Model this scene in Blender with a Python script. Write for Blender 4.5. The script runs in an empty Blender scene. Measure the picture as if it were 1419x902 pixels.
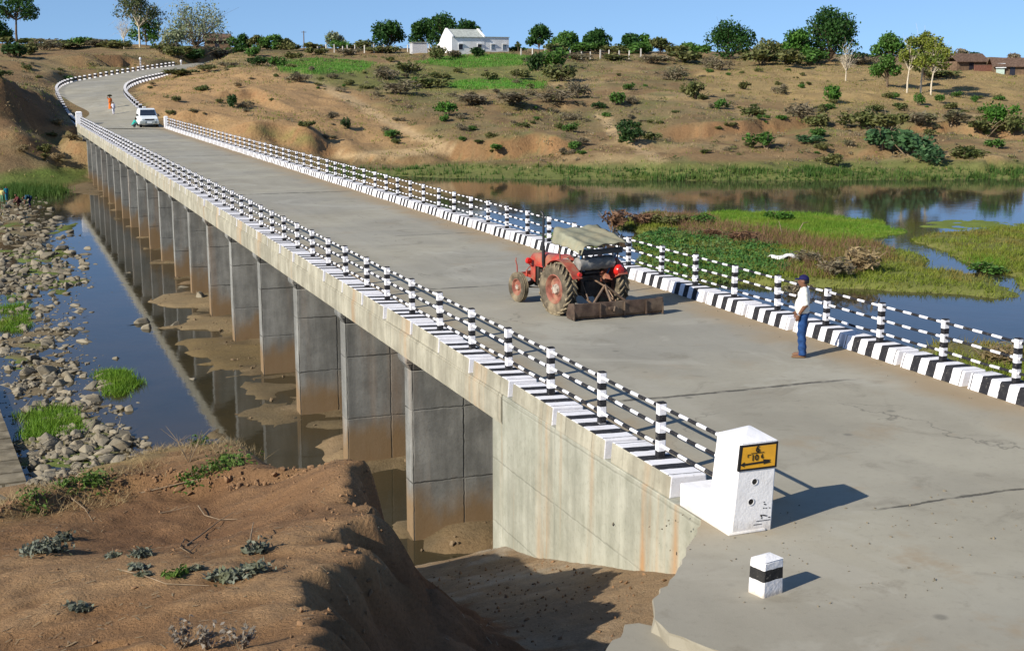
import bpy, bmesh, math, random
import numpy as np
from mathutils import Vector, Matrix, Euler

R = math.radians
scene = bpy.context.scene
col = scene.collection

# ------------------------------------------------------------------ camera
CAM_H = 5.85
FPX, CX, CY = 1830.0, 709.5, 451.0
PITCH, YAW = R(10.8577), R(-21.1934)
cam_d = bpy.data.cameras.new('camera')
cam = bpy.data.objects.new('camera', cam_d)
col.objects.link(cam)
cam.location = (0, 0, CAM_H)
cam.rotation_euler = (math.pi / 2 - PITCH, 0, YAW)
cam_d.sensor_width = 36.0
cam_d.lens = 36.0 * FPX / 1419.0
cam_d.clip_start = 0.1
cam_d.clip_end = 6000
scene.camera = cam

# ------------------------------------------------------------------ light
SUN_EL, SUN_AZ = 29.7, 19.0          # light travels towards +X, a little towards +Y
tv = Vector((math.cos(R(SUN_EL)) * math.cos(R(SUN_AZ)), math.cos(R(SUN_EL)) * math.sin(R(SUN_AZ)), -math.sin(R(SUN_EL))))
sun_d = bpy.data.lights.new('sun', 'SUN')
sun_d.energy = 5.0
sun_d.angle = R(0.5)
sun_d.color = (1.0, 0.93, 0.80)
sun = bpy.data.objects.new('sun', sun_d)
col.objects.link(sun)
sun.location = (-60, -20, 60)
sun.rotation_euler = tv.to_track_quat('-Z', 'Y').to_euler()

world = bpy.data.worlds.new('World')
scene.world = world
world.use_nodes = True
wn, wl = world.node_tree.nodes, world.node_tree.links
wn.clear()
sky = wn.new('ShaderNodeTexSky')
sky.sky_type = 'NISHITA'
sky.sun_disc = False
sky.sun_elevation = R(SUN_EL)
# sun stands towards -tv ; sky rotation is measured clockwise from +Y
sky.sun_rotation = math.atan2(-tv.x, -tv.y)
sky.altitude = 300
sky.air_density = 1.0
sky.dust_density = 0.35
sky.ozone_density = 4.0
tc = wn.new('ShaderNodeTexCoord')
mp = wn.new('ShaderNodeMapping')
mp.inputs['Location'].default_value = (0, 0, 0.165)
hs = wn.new('ShaderNodeHueSaturation')
hs.inputs['Saturation'].default_value = 1.02
bg = wn.new('ShaderNodeBackground')
bg.inputs['Strength'].default_value = 0.120
wo = wn.new('ShaderNodeOutputWorld')
wl.new(tc.outputs['Generated'], mp.inputs['Vector'])
wl.new(mp.outputs['Vector'], sky.inputs['Vector'])
wl.new(sky.outputs['Color'], hs.inputs['Color'])
wl.new(hs.outputs['Color'], bg.inputs['Color'])
wl.new(bg.outputs['Background'], wo.inputs['Surface'])

vs = scene.view_settings
scene.display_settings.display_device = 'sRGB'
vs.view_transform = 'Standard'
vs.look = 'None'
vs.exposure = 0.42
vs.gamma = 1.0
vs.use_curve_mapping = False
scene.render.engine = 'CYCLES'
scene.cycles.max_bounces = 6
scene.cycles.transparent_max_bounces = 8
scene.cycles.caustics_reflective = False
scene.cycles.caustics_refractive = False

# ------------------------------------------------------------------ where a spot of the place lies
_cp, _sp, _cy, _sy = math.cos(PITCH), math.sin(PITCH), math.cos(-YAW), math.sin(-YAW)
FWD = np.array([_sy * _cp, _cy * _cp, -_sp])
RGT = np.array([_cy, -_sy, 0.0])
UPV = np.cross(RGT, FWD)
EYE = np.array([0, 0, CAM_H])

def ray(x, y):
    return FWD + RGT * ((x - CX) / FPX) - UPV * ((y - CY) / FPX)
def at(x, y, d):                      # d metres along the view axis
    return EYE + ray(x, y) * d
def on_z(x, y, z):
    r = ray(x, y); return EYE + r * ((z - CAM_H) / r[2])
def on_x(x, y, X):
    r = ray(x, y); return EYE + r * (X / r[0])
def project(X, Y, Z):
    v = np.stack([np.asarray(X, float), np.asarray(Y, float), np.asarray(Z, float) - CAM_H], -1)
    d = v @ FWD
    d = np.where(d < 0.01, 0.01, d)
    return CX + FPX * (v @ RGT) / d, CY - FPX * (v @ UPV) / d, d

# ------------------------------------------------------------------ noise
def _h(ix, iy, seed):
    n = (ix.astype(np.int64) * 374761393 + iy.astype(np.int64) * 668265263 + seed * 974634777) & 0xffffffff
    n = ((n ^ (n >> 13)) * 1274126177) & 0xffffffff
    return ((n ^ (n >> 16)) & 0xffff) / 65535.0
def vnoise(x, y, seed=0):
    x = np.asarray(x, float); y = np.asarray(y, float)
    ix, iy = np.floor(x), np.floor(y)
    fx, fy = x - ix, y - iy
    fx = fx * fx * fx * (fx * (fx * 6 - 15) + 10); fy = fy * fy * fy * (fy * (fy * 6 - 15) + 10)
    a, b = _h(ix, iy, seed), _h(ix + 1, iy, seed)
    c, d = _h(ix, iy + 1, seed), _h(ix + 1, iy + 1, seed)
    return (a + (b - a) * fx) * (1 - fy) + (c + (d - c) * fx) * fy
def fbm(x, y, seed=0, oct=4, gain=0.5):
    s, a, t = 0, 1.0, 0
    ca, sa = 0.8, 0.6
    for o in range(oct):
        s = s + a * (vnoise(x, y, seed + o * 17) - 0.5)
        t += a; a *= gain
        x, y = (x * ca - y * sa) * 2.03 + 13.7, (x * sa + y * ca) * 2.03 + 7.1
    return s / t * 2                    # about -1..1
def ridged(x, y, seed=0, oct=4):
    s, a, t = 0, 1.0, 0
    for o in range(oct):
        s = s + a * (1 - np.abs(2 * vnoise(x, y, seed + o * 31) - 1))
        t += a; a *= 0.5; x, y = x * 2.1 + 3.3, y * 2.1 + 8.8
    return s / t
def sstep(a, b, x):
    t = np.clip((np.asarray(x, float) - a) / (b - a), 0, 1); return t * t * (3 - 2 * t)
def poly_sd(px, py, poly):              # signed distance, positive inside
    px = np.asarray(px, float); py = np.asarray(py, float)
    d = np.full(px.shape, 1e18); ins = np.zeros(px.shape, bool)
    n = len(poly)
    for i in range(n):
        ax, ay = poly[i]; bx, by = poly[(i + 1) % n]
        ex, ey = bx - ax, by - ay
        wx, wy = px - ax, py - ay
        t = np.clip((wx * ex + wy * ey) / (ex * ex + ey * ey + 1e-12), 0, 1)
        d = np.minimum(d, (wx - ex * t) ** 2 + (wy - ey * t) ** 2)
        c = ((ay > py) != (by > py)) & (px < (bx - ax) * (py - ay) / (by - ay + 1e-12) + ax)
        ins ^= c
    return np.where(ins, np.sqrt(d), -np.sqrt(d))

# ------------------------------------------------------------------ objects, names and labels
def tag(o, label=None, cat=None, group=None, kind=None):
    if label: o['label'] = label
    if cat: o['category'] = cat
    if group: o['group'] = group
    if kind: o['kind'] = kind
    return o
def thing(name, label, cat, loc=(0, 0, 0), rz=0.0, group=None):
    o = bpy.data.objects.new(name, None); col.objects.link(o)
    o.empty_display_size = 0.2
    o.location = loc; o.rotation_euler = (0, 0, rz)
    return tag(o, label, cat, group)
def link(name, me, mat=None, parent=None, loc=(0, 0, 0), rz=0.0):
    o = bpy.data.objects.new(name, me); col.objects.link(o)
    if mat is not None:
        mats = mat if isinstance(mat, (list, tuple)) else [mat]
        if len(me.materials) == 0:
            for m in mats: me.materials.append(m)
    o.location = loc; o.rotation_euler = (0, 0, rz)
    if parent: o.parent = parent
    return o
KIDS = {}
def copy_tree(root, loc=None, rz=None, label=None, group=None):
    c = root.copy(); col.objects.link(c)
    if loc is not None: c.location = loc
    if rz is not None: c.rotation_euler = (0, 0, rz)
    if label: c['label'] = label
    if group: c['group'] = group
    for ch in root.children:
        d = ch.copy(); col.objects.link(d); d.parent = c
        for g in ch.children:
            e = g.copy(); col.objects.link(e); e.parent = d
    return c

def np_mesh(name, verts, faces, smooth=True, sharp=None, attrs=None):
    """verts (n,3); faces (m,k) of one size."""
    verts = np.asarray(verts, np.float32); faces = np.asarray(faces, np.int32)
    me = bpy.data.meshes.new(name)
    m, k = faces.shape
    me.vertices.add(len(verts)); me.vertices.foreach_set('co', verts.ravel())
    me.loops.add(m * k); me.loops.foreach_set('vertex_index', faces.ravel())
    me.polygons.add(m)
    me.polygons.foreach_set('loop_start', np.arange(0, m * k, k, dtype=np.int32))
    me.polygons.foreach_set('loop_total', np.full(m, k, np.int32))
    me.polygons.foreach_set('use_smooth', np.full(m, bool(smooth)))
    if attrs:
        for an, (typ, data) in attrs.items():
            a = me.attributes.new(an, typ, 'POINT')
            if typ == 'FLOAT': a.data.foreach_set('value', np.asarray(data, np.float32).ravel())
            else: a.data.foreach_set('color', np.asarray(data, np.float32).ravel())
    me.update(calc_edges=True)
    me.validate()
    if sharp: me.set_sharp_from_angle(angle=R(sharp))
    return me

class MB:
    """collects primitives and links them as ONE mesh object"""
    def __init__(s): s.v = []; s.f = []; s.mi = []; s.cur = 0
    def add(s, vs, fs):
        b = len(s.v); s.v += [tuple(map(float, p)) for p in vs]
        for f in fs: s.f.append(tuple(i + b for i in f)); s.mi.append(s.cur)
        return s
    def box(s, x0, x1, y0, y1, z0, z1):
        return s.add([(x0, y0, z0), (x1, y0, z0), (x1, y1, z0), (x0, y1, z0), (x0, y0, z1), (x1, y0, z1), (x1, y1, z1), (x0, y1, z1)],
                     [(0, 3, 2, 1), (4, 5, 6, 7), (0, 1, 5, 4), (1, 2, 6, 5), (2, 3, 7, 6), (3, 0, 4, 7)])
    def frustum(s, b, t, z0, z1):       # b,t = (x0,x1,y0,y1)
        return s.add([(b[0], b[2], z0), (b[1], b[2], z0), (b[1], b[3], z0), (b[0], b[3], z0), (t[0], t[2], z1), (t[1], t[2], z1), (t[1], t[3], z1), (t[0], t[3], z1)],
                     [(0, 3, 2, 1), (4, 5, 6, 7), (0, 1, 5, 4), (1, 2, 6, 5), (2, 3, 7, 6), (3, 0, 4, 7)])
    def prism(s, poly, axis, lo, hi):   # poly in the two other axes, in order
        n = len(poly)
        def P(a, b, c):
            return {'x': (c, a, b), 'y': (a, c, b), 'z': (a, b, c)}[axis]
        vs = [P(a, b, lo) for a, b in poly] + [P(a, b, hi) for a, b in poly]
        fs = [tuple(range(n)), tuple(range(2 * n - 1, n - 1, -1))]
        fs += [(i, (i + 1) % n + 0, (i + 1) % n + n, i + n)[::-1] for i in range(n)]
        return s.add(vs, fs)
    def tube(s, pts, r, n=8, caps=True):
        pts = [Vector(p) for p in pts]
        rs = r if isinstance(r, (list, tuple)) else [r] * len(pts)
        vs, fs = [], []
        up = None
        for i, p in enumerate(pts):
            t = (pts[min(i + 1, len(pts) - 1)] - pts[max(i - 1, 0)])
            if t.length < 1e-9: t = Vector((0, 0, 1))
            t.normalize()
            if up is None:
                up = Vector((0, 0, 1)) if abs(t.z) < 0.9 else Vector((1, 0, 0))
            a = t.cross(up)
            if a.length < 1e-6: a = t.orthogonal()
            a.normalize(); b = t.cross(a); b.normalize(); up = -b if False else up
            for k in range(n):
                q = 2 * math.pi * k / n
                vs.append(p + (a * math.cos(q) + b * math.sin(q)) * rs[i])
        for i in range(len(pts) - 1):
            for k in range(n):
                k2 = (k + 1) % n
                fs.append((i * n + k, i * n + k2, (i + 1) * n + k2, (i + 1) * n + k))
        if caps:
            fs.append(tuple(range(n - 1, -1, -1))); fs.append(tuple((len(pts) - 1) * n + k for k in range(n)))
        return s.add(vs, fs)
    def lathe(s, prof, axis='x', c=(0, 0, 0), n=32, closed=False):   # prof: list of (a along axis, radius)
        vs, fs = [], []
        for a, r in prof:
            for k in range(n):
                q = 2 * math.pi * k / n
                u, w = r * math.cos(q), r * math.sin(q)
                p = {'x': (a, u, w), 'y': (w, a, u), 'z': (u, w, a)}[axis]
                vs.append((p[0] + c[0], p[1] + c[1], p[2] + c[2]))
        m = len(prof)
        for i in range(m if closed else m - 1):
            i2 = (i + 1) % m
            for k in range(n):
                k2 = (k + 1) % n
                fs.append((i * n + k, i * n + k2, i2 * n + k2, i2 * n + k))
        return s.add(vs, fs)
    def xform(s, M, start=0):
        for i in range(start, len(s.v)):
            s.v[i] = tuple(M @ Vector(s.v[i]))
        return s
    def mesh(s, name, smooth=30):
        me = bpy.data.meshes.new(name)
        me.from_pydata(s.v, [], s.f)
        me.polygons.foreach_set('material_index', s.mi)
        bm = bmesh.new(); bm.from_mesh(me)
        bmesh.ops.recalc_face_normals(bm, faces=bm.faces)
        bm.to_mesh(me); bm.free()
        if smooth:
            me.polygons.foreach_set('use_smooth', [True] * len(me.polygons))
            me.set_sharp_from_angle(angle=R(smooth))
        me.update()
        return me
    def build(s, name, mat, parent=None, smooth=30, bevel=0, loc=(0, 0, 0), rz=0.0):
        me = s.mesh(name, smooth)
        o = link(name, me, mat, parent, loc, rz)
        if bevel:
            b = o.modifiers.new('bevel', 'BEVEL'); b.width = bevel; b.segments = 2; b.limit_method = 'ANGLE'; b.angle_limit = R(35)
        return o

# ------------------------------------------------------------------ materials
class N:
    def __init__(s, name):
        s.m = bpy.data.materials.new(name); s.m.use_nodes = True
        s.t = s.m.node_tree; s.t.nodes.clear()
        s.out = s.t.nodes.new('ShaderNodeOutputMaterial')
    def set(s, sock, v):
        if isinstance(v, bpy.types.NodeSocket): s.t.links.new(v, sock)
        elif v is not None:
            if hasattr(sock.default_value, '__len__') and not hasattr(v, '__len__'): v = [v] * len(sock.default_value)
            if hasattr(sock.default_value, '__len__') and len(sock.default_value) == 4 and len(v) == 3: v = (*v, 1)
            sock.default_value = v
    def node(s, typ, props=None, **ins):
        n = s.t.nodes.new('ShaderNode' + typ)
        for k, v in (props or {}).items(): setattr(n, k, v)
        for k, v in ins.items(): s.set(n.inputs[k.replace('_', ' ')], v)
        return n
    def pos(s): return s.node('NewGeometry').outputs['Position']
    def obj(s): return s.node('TexCoord').outputs['Object']
    def island(s): return s.node('NewGeometry').outputs['Random Per Island']
    def orand(s): return s.node('ObjectInfo').outputs['Random']
    def attr(s, name, out='Color'): return s.node('Attribute', {'attribute_name': name}).outputs[out]
    def math(s, op, a, b=0.0, c=0.0, clamp=False):
        n = s.t.nodes.new('ShaderNodeMath'); n.operation = op; n.use_clamp = clamp
        s.set(n.inputs[0], a); s.set(n.inputs[1], b); s.set(n.inputs[2], c); return n.outputs[0]
    def sep(s, v):
        n = s.node('SeparateXYZ', Vector=v); return n.outputs[0], n.outputs[1], n.outputs[2]
    def comb(s, x, y, z):
        n = s.t.nodes.new('ShaderNodeCombineXYZ')
        for i, q in enumerate((x, y, z)): s.set(n.inputs[i], q)
        return n.outputs[0]
    def scale(s, v, sc):
        n = s.t.nodes.new('ShaderNodeMapping'); s.set(n.inputs['Vector'], v); n.inputs['Scale'].default_value = sc if hasattr(sc, '__len__') else (sc,) * 3
        return n.outputs[0]
    def noise(s, v, scale=1.0, detail=4, rough=0.55, out='Fac', dist=0.0):
        n = s.node('TexNoise', Vector=v, Scale=scale, Detail=detail, Roughness=rough, Distortion=dist); return n.outputs[out]
    def voro(s, v, scale=1.0, feat='F1', out='Distance'):
        n = s.node('TexVoronoi', {'feature': feat}, Vector=v, Scale=scale); return n.outputs[out]
    def ramp(s, f, a, b, lo=0.0, hi=1.0):     # smooth map a..b -> lo..hi
        n = s.node('MapRange', {'interpolation_type': 'SMOOTHSTEP'}); s.set(n.inputs[0], f)
        for i, q in enumerate((a, b, lo, hi)): s.set(n.inputs[i + 1], q)
        return n.outputs[0]
    def mix(s, f, a, b, blend='MIX'):
        n = s.t.nodes.new('ShaderNodeMix'); n.data_type = 'RGBA'; n.blend_type = blend
        s.set(n.inputs[0], f); s.set(n.inputs[6], a); s.set(n.inputs[7], b); return n.outputs[2]
    def bump(s, h, strength=0.3, dist=0.02):
        return s.node('Bump', Height=h, Strength=strength, Distance=dist).outputs[0]
    def bsdf(s, color, rough=0.8, spec=0.3, metal=0.0, normal=None, **kw):
        n = s.node('BsdfPrincipled'); s.set(n.inputs['Base Color'], color); s.set(n.inputs['Roughness'], rough)
        s.set(n.inputs['Specular IOR Level'], spec); s.set(n.inputs['Metallic'], metal)
        if normal is not None: s.set(n.inputs['Normal'], normal)
        for k, v in kw.items(): s.set(n.inputs[k.replace('_', ' ')], v)
        return n.outputs[0]
    def done(s, sh):
        s.t.links.new(sh, s.out.inputs['Surface']); return s.m

def simple(name, c, rough=0.7, spec=0.3, metal=0.0, var=0.25, sc=6.0, bump=0.0, dirt=None, dirt_amt=0.5):
    n = N(name); p = n.obj()
    f = n.noise(p, sc, 5, 0.6)
    d = tuple(q * (1 - var) for q in c); l = tuple(min(1, q * (1 + var)) for q in c)
    cc = n.mix(n.ramp(f, 0.3, 0.7), d, l)
    if dirt:
        cc = n.mix(n.math('MULTIPLY', n.ramp(n.noise(p, sc * 0.6, 6, 0.65), 0.42, 0.7), dirt_amt), cc, dirt)
    nm = n.bump(n.noise(p, sc * 4, 4), bump, 0.01) if bump else None
    return n.done(n.bsdf(cc, rough, spec, metal, nm))

def leaf_mat(name, c1, c2, c3=None, trans=0.3, nsc=0.5, rough=0.6):
    n = N(name)
    r = n.island()
    c = n.mix(r, c1, c2)
    if c3: c = n.mix(n.ramp(n.noise(n.pos(), nsc, 2), 0.45, 0.7), c, c3)
    d = n.bsdf(c, rough, 0.25)
    t = n.node('BsdfTranslucent', Color=c).outputs[0]
    x = n.node('MixShader', Fac=trans); n.t.links.new(d, x.inputs[1]); n.t.links.new(t, x.inputs[2])
    return n.done(x.outputs[0])
# ------------------------------------------------------------------ shared materials
def ground_mat(name, nscale=1.0, bump=0.5, fine=9.0):
    n = N(name); p = n.pos()
    c = n.attr('tint')
    f = n.noise(p, 0.9 * nscale, 6, 0.65); g = n.noise(p, fine * nscale, 5, 0.7)
    c = n.mix(n.ramp(f, 0.35, 0.7, 0, 0.45), c, n.mix(1.0, c, (1.35, 1.28, 1.15), 'MULTIPLY'))
    c = n.mix(n.ramp(g, 0.42, 0.72, 0, 0.55), c, n.mix(1.0, c, (0.55, 0.52, 0.5), 'MULTIPLY'))
    v = n.voro(p, 5.5 * nscale)
    c = n.mix(n.ramp(v, 0.0, 0.14, 0.45, 0), c, n.mix(1.0, c, (1.5, 1.5, 1.5), 'MULTIPLY'))
    h = n.math('ADD', n.math('MULTIPLY', f, 1.0), n.math('MULTIPLY', g, 0.6))
    return n.done(n.bsdf(c, 0.95, 0.1, 0, n.bump(h, bump, 0.12 / nscale)))
M_FAR = ground_mat('far_soil', 0.55, 0.9, 6.0)
M_BED = ground_mat('river_mud', 1.2, 0.6, 9.0)
M_NEAR = ground_mat('near_soil', 2.0, 0.95, 13.0)

def water_mat():
    n = N('river_water'); p = n.pos()
    x, y, z = n.sep(p)
    h = n.math('ADD', n.math('MULTIPLY', n.noise(p, 1.3, 3, 0.5), 0.6), n.math('MULTIPLY', n.noise(p, 0.22, 2), 0.8))
    nm = n.bump(h, 0.10, 0.06)
    f = n.node('Fresnel', IOR=1.33, Normal=nm).outputs[0]
    murk = n.mix(n.ramp(n.noise(p, 0.16, 4, 0.6), 0.35, 0.7), (0.055, 0.050, 0.030), (0.085, 0.066, 0.035))
    d = n.bsdf(murk, 0.6, 0.0)
    tr = n.node('BsdfTransparent', Color=(0.62, 0.55, 0.36, 1)).outputs[0]
    m1 = n.node('MixShader', Fac=0.42); n.t.links.new(d, m1.inputs[1]); n.t.links.new(tr, m1.inputs[2])
    gl = n.node('BsdfGlossy', Color=(0.95, 0.97, 1.0, 1), Roughness=0.05, Normal=nm).outputs[0]
    m2 = n.node('MixShader', Fac=f); n.t.links.new(m1.outputs[0], m2.inputs[1]); n.t.links.new(gl, m2.inputs[2])
    return n.done(m2.outputs[0])
M_WATER = water_mat()

def concrete_mat(name, lo, hi, streak=0.5, rust=0.0, tide=None, panels=None, pan_dark=0.75, bump=0.25):
    n = N(name); p = n.pos()
    x, y, z = n.sep(p)
    f = n.noise(p, 1.4, 6, 0.65)
    c = n.mix(n.ramp(f, 0.3, 0.72), lo, hi)
    st = n.noise(n.scale(p, (1.7, 1.7, 0.2)), 1.3, 6, 0.62)
    c = n.mix(n.ramp(st, 0.42, 0.75, 0, streak), c, tuple(q * 0.62 for q in lo))
    c = n.mix(n.ramp(st, 0.5, 0.28, 0, streak * 0.7), c, tuple(min(1, q * 1.35) for q in hi))
    if rust:
        rs = n.noise(n.scale(p, (1.0, 0.85, 0.07)), 1.25, 4, 0.55)
        c = n.mix(n.math('MULTIPLY', n.ramp(rs, 0.54, 0.72), rust), c, (0.42, 0.21, 0.07))
    gr = n.noise(p, 14, 5, 0.7)
    c = n.mix(n.ramp(gr, 0.5, 0.8, 0, 0.45), c, tuple(q * 0.55 for q in lo))
    if tide:
        z0, z1, tc_ = tide
        zz = n.math('ADD', z, n.math('MULTIPLY', n.math('SUBTRACT', n.noise(n.scale(p, (1, 1, 0.5)), 1.0, 5), 0.5), 2.6))
        c = n.mix(n.ramp(zz, z1, z0, 0.85, 0.0), c, tc_)
    hgt = n.math('ADD', n.math('MULTIPLY', gr, 0.5), f)
    if panels:
        dx, dy, dz, z00 = panels
        def groove(v, per, off, w):
            q = n.math('FRACT', n.math('DIVIDE', n.math('ADD', v, off), per))
            q = n.math('MULTIPLY', n.math('ABSOLUTE', n.math('SUBTRACT', q, 0.5)), per)
            return n.ramp(q, per * 0.5 - w, per * 0.5, 0, 1)
        wob = n.math('MULTIPLY', n.math('SUBTRACT', n.noise(p, 5, 3), 0.5), 0.05)
        g = None
        for v, per, off in ((x, dx, 0.17), (y, dy, 0.3), (z, dz, z00)):
            if per:
                q = groove(n.math('ADD', v, wob), per, off, 0.03)
                g = q if g is None else n.math('MAXIMUM', g, q)
        gk = n.math('MULTIPLY', g, n.ramp(n.noise(p, 0.9, 3), 0.35, 0.6))
        c = n.mix(n.math('MULTIPLY', gk, pan_dark), c, tuple(q * 0.3 for q in lo))
        hgt = n.math('SUBTRACT', hgt, n.math('MULTIPLY', g, 1.2))
    return n.done(n.bsdf(c, 0.9, 0.2, 0, n.bump(hgt, bump, 0.02)))
M_DECK = concrete_mat('deck_concrete', (0.285, 0.265, 0.205), (0.43, 0.405, 0.32), 0.55, 0.35, None, (0, 1.03, 0, 0), 0.4)
M_WALL = concrete_mat('wall_concrete', (0.275, 0.275, 0.22), (0.39, 0.385, 0.32), 0.55, 0.9, None, (0, 2.5, 1.24, 0.1), 0.28)
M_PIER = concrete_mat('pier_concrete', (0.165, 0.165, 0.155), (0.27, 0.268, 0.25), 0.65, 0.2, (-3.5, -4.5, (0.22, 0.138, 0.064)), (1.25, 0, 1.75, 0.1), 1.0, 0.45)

def road_mat():
    n = N('road_concrete'); p = n.pos(); x, y, z = n.sep(p)
    f = n.noise(p, 0.35, 6, 0.6); g = n.noise(p, 7, 6, 0.7); b = n.noise(p, 0.09, 4, 0.55)
    c = n.mix(n.ramp(f, 0.3, 0.7), (0.282, 0.258, 0.198), (0.375, 0.347, 0.27))
    c = n.mix(n.ramp(b, 0.42, 0.62, 0, 0.5), c, (0.25, 0.245, 0.22))
    c = n.mix(n.ramp(g, 0.5, 0.8, 0, 0.35), c, (0.16, 0.145, 0.115))
    fi = n.noise(p, 60, 3, 0.7)
    c = n.mix(n.ramp(fi, 0.5, 0.85, 0, 0.3), c, (0.42, 0.39, 0.32))
    # each poured bay has its own tone
    bx_ = n.math('FLOOR', n.math('DIVIDE', n.math('ADD', x, -12.9), 3.8)); by_ = n.math('FLOOR', n.math('DIVIDE', n.math('ADD', y, -1.0), 6.63))
    wn_ = n.node('TexWhiteNoise', {'noise_dimensions': '2D'}, Vector=n.comb(bx_, by_, 0.0)).outputs[0]
    c = n.mix(n.math('MULTIPLY', wn_, 0.22), c, (0.22, 0.21, 0.185))
    # old cement patches and water stains
    pt = n.noise(p, 0.22, 5, 0.65, dist=1.2)
    c = n.mix(n.ramp(pt, 0.55, 0.62, 0, 0.28), c, (0.44, 0.42, 0.355))
    c = n.mix(n.ramp(n.noise(p, 0.8, 6, 0.7, dist=0.8), 0.54, 0.70, 0, 0.5), c, (0.185, 0.165, 0.125))
    # long wheel-polished bands along the road
    tr = n.noise(n.scale(p, (1.1, 0.03, 1)), 1.0, 3, 0.5)
    onb = n.math('MULTIPLY', n.ramp(y, 8, 13, 0, 1), n.ramp(y, 150, 156, 1, 0))
    c = n.mix(n.math('MULTIPLY', n.ramp(tr, 0.5, 0.7, 0, 0.3), onb), c, (0.37, 0.345, 0.285))
    # blown soil along both kerbs
    e1 = n.ramp(n.math('ADD', x, n.math('MULTIPLY', n.noise(p, 0.7, 5), 2.4)), 16.3, 17.9, 0, 1)
    e2 = n.ramp(n.math('SUBTRACT', x, n.math('MULTIPLY', n.noise(p, 0.9, 4), 1.7)), 9.3, 8.2, 0, 1)
    e2 = n.math('MULTIPLY', e2, n.ramp(y, 13.4, 15.5, 0.12, 1))
    e = n.math('MULTIPLY', n.math('MAXIMUM', e1, e2), n.math('MULTIPLY', onb, 0.9))
    c = n.mix(e, c, (0.30, 0.225, 0.135))
    sp = n.math('MULTIPLY', n.ramp(n.noise(p, 0.55, 5, 0.65), 0.56, 0.72), 0.65)
    c = n.mix(n.math('MULTIPLY', sp, n.ramp(y, 22, 12, 0.35, 1)), c, (0.29, 0.215, 0.13))
    # cracked joints across the slab
    wob = n.math('MULTIPLY', n.math('SUBTRACT', n.noise(p, 0.8, 5, 0.7), 0.5), 0.28)
    yy = n.math('ADD', y, wob)
    k = None
    for y0, w, x0, x1 in ((14.25, 0.022, 10.6, 18), (20.9, 0.035, 9.6, 15.6), (34.1, 0.04, 9.5, 13.6), (64.5, 0.09, 9, 17), (96.0, 0.09, 9, 17), (127.0, 0.1, 9, 17), (46.0, 0.03, 13, 17)):
        q = n.ramp(n.math('ABSOLUTE', n.math('SUBTRACT', yy, y0)), w, w * 2.2, 1, 0)
        q = n.math('MULTIPLY', q, n.math('MULTIPLY', n.ramp(x, x0, x0 + 0.6), n.ramp(x, x1, x1 - 1.2)))
        k = q if k is None else n.math('MAXIMUM', k, q)
    k = n.math('MULTIPLY', k, n.ramp(n.noise(p, 3.0, 4), 0.3, 0.55))
    c = n.mix(n.math('MULTIPLY', k, 0.85), c, (0.06, 0.055, 0.045))
    # fine random cracks and spots of oil
    cr = n.voro(n.comb(n.math('ADD', x, n.math('MULTIPLY', n.noise(p, 1.5, 4), 1.6)), y, 0.0), 0.16, 'DISTANCE_TO_EDGE')
    c = n.mix(n.math('MULTIPLY', n.ramp(cr, 0.0, 0.004, 0.55, 0), n.ramp(n.noise(p, 0.25, 2), 0.5, 0.62)), c, (0.09, 0.08, 0.065))
    oil = n.voro(p, 0.9); c = n.mix(n.ramp(oil, 0.03, 0.10, 0.5, 0), c, (0.10, 0.095, 0.08))
    h = n.math('ADD', n.math('MULTIPLY', g, 0.7), n.math('MULTIPLY', fi, 0.4))
    h = n.math('SUBTRACT', h, k)
    return n.done(n.bsdf(c, 0.85, 0.25, 0, n.bump(h, 0.25, 0.015)))
M_ROAD = road_mat()

WHITE, BLACK = (0.78, 0.77, 0.80), (0.018, 0.018, 0.022)
def stripe_mat(name, axis, per, duty, off=0.0, obj=True, wob=0.02, dirt=0.35, extra=None, lo=None, hi=None):
    """white lime-wash with black bands along one axis"""
    n = N(name); p = n.obj() if obj else n.pos(); w = n.pos()
    v = n.sep(p)['xyz'.index(axis)]
    v = n.math('ADD', v, n.math('MULTIPLY', n.math('SUBTRACT', n.noise(w, 6, 3), 0.5), wob))
    q = n.math('FRACT', n.math('DIVIDE', n.math('ADD', v, off), per))
    m = n.math('LESS_THAN', q, duty)
    if lo is not None: m = n.math('MULTIPLY', m, n.math('GREATER_THAN', v, lo))
    if hi is not None: m = n.math('MULTIPLY', m, n.math('LESS_THAN', v, hi))
    wh = n.mix(n.ramp(n.noise(w, 3, 5, 0.7), 0.45, 0.75, 0, dirt), WHITE, (0.42, 0.40, 0.37))
    bk = n.mix(n.ramp(n.noise(w, 9, 4, 0.7), 0.5, 0.75, 0, 0.5), BLACK, (0.09, 0.088, 0.085))
    c = n.mix(m, wh, bk)
    ch = n.ramp(n.noise(w, 15, 5, 0.75), 0.60, 0.70, 0, 0.75)
    c = n.mix(ch, c, (0.28, 0.26, 0.22))
    return n.done(n.bsdf(c, 0.8, 0.25, 0, n.bump(n.noise(w, 22, 4), 0.25, 0.01)))
M_RAIL = stripe_mat('rail_paint', 'y', 0.52, 0.5, 0, False, 0.06, 0.2)
M_POST = stripe_mat('post_paint', 'z', 0.275, 0.40, 0.265, True, 0.025, 0.45)
M_KERB = stripe_mat('kerb_paint', 'y', 0.478, 0.5, 0.12, True, 0.05, 0.35, None, -0.86, 0.86)
M_STONE = stripe_mat('guard_stone_paint', 'z', 2.0, 0.17, -0.12, True, 0.01, 0.3)
M_BOLL = stripe_mat('bollard_paint', 'z', 2.0, 0.07, -0.215, True, 0.012, 0.25)
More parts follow.
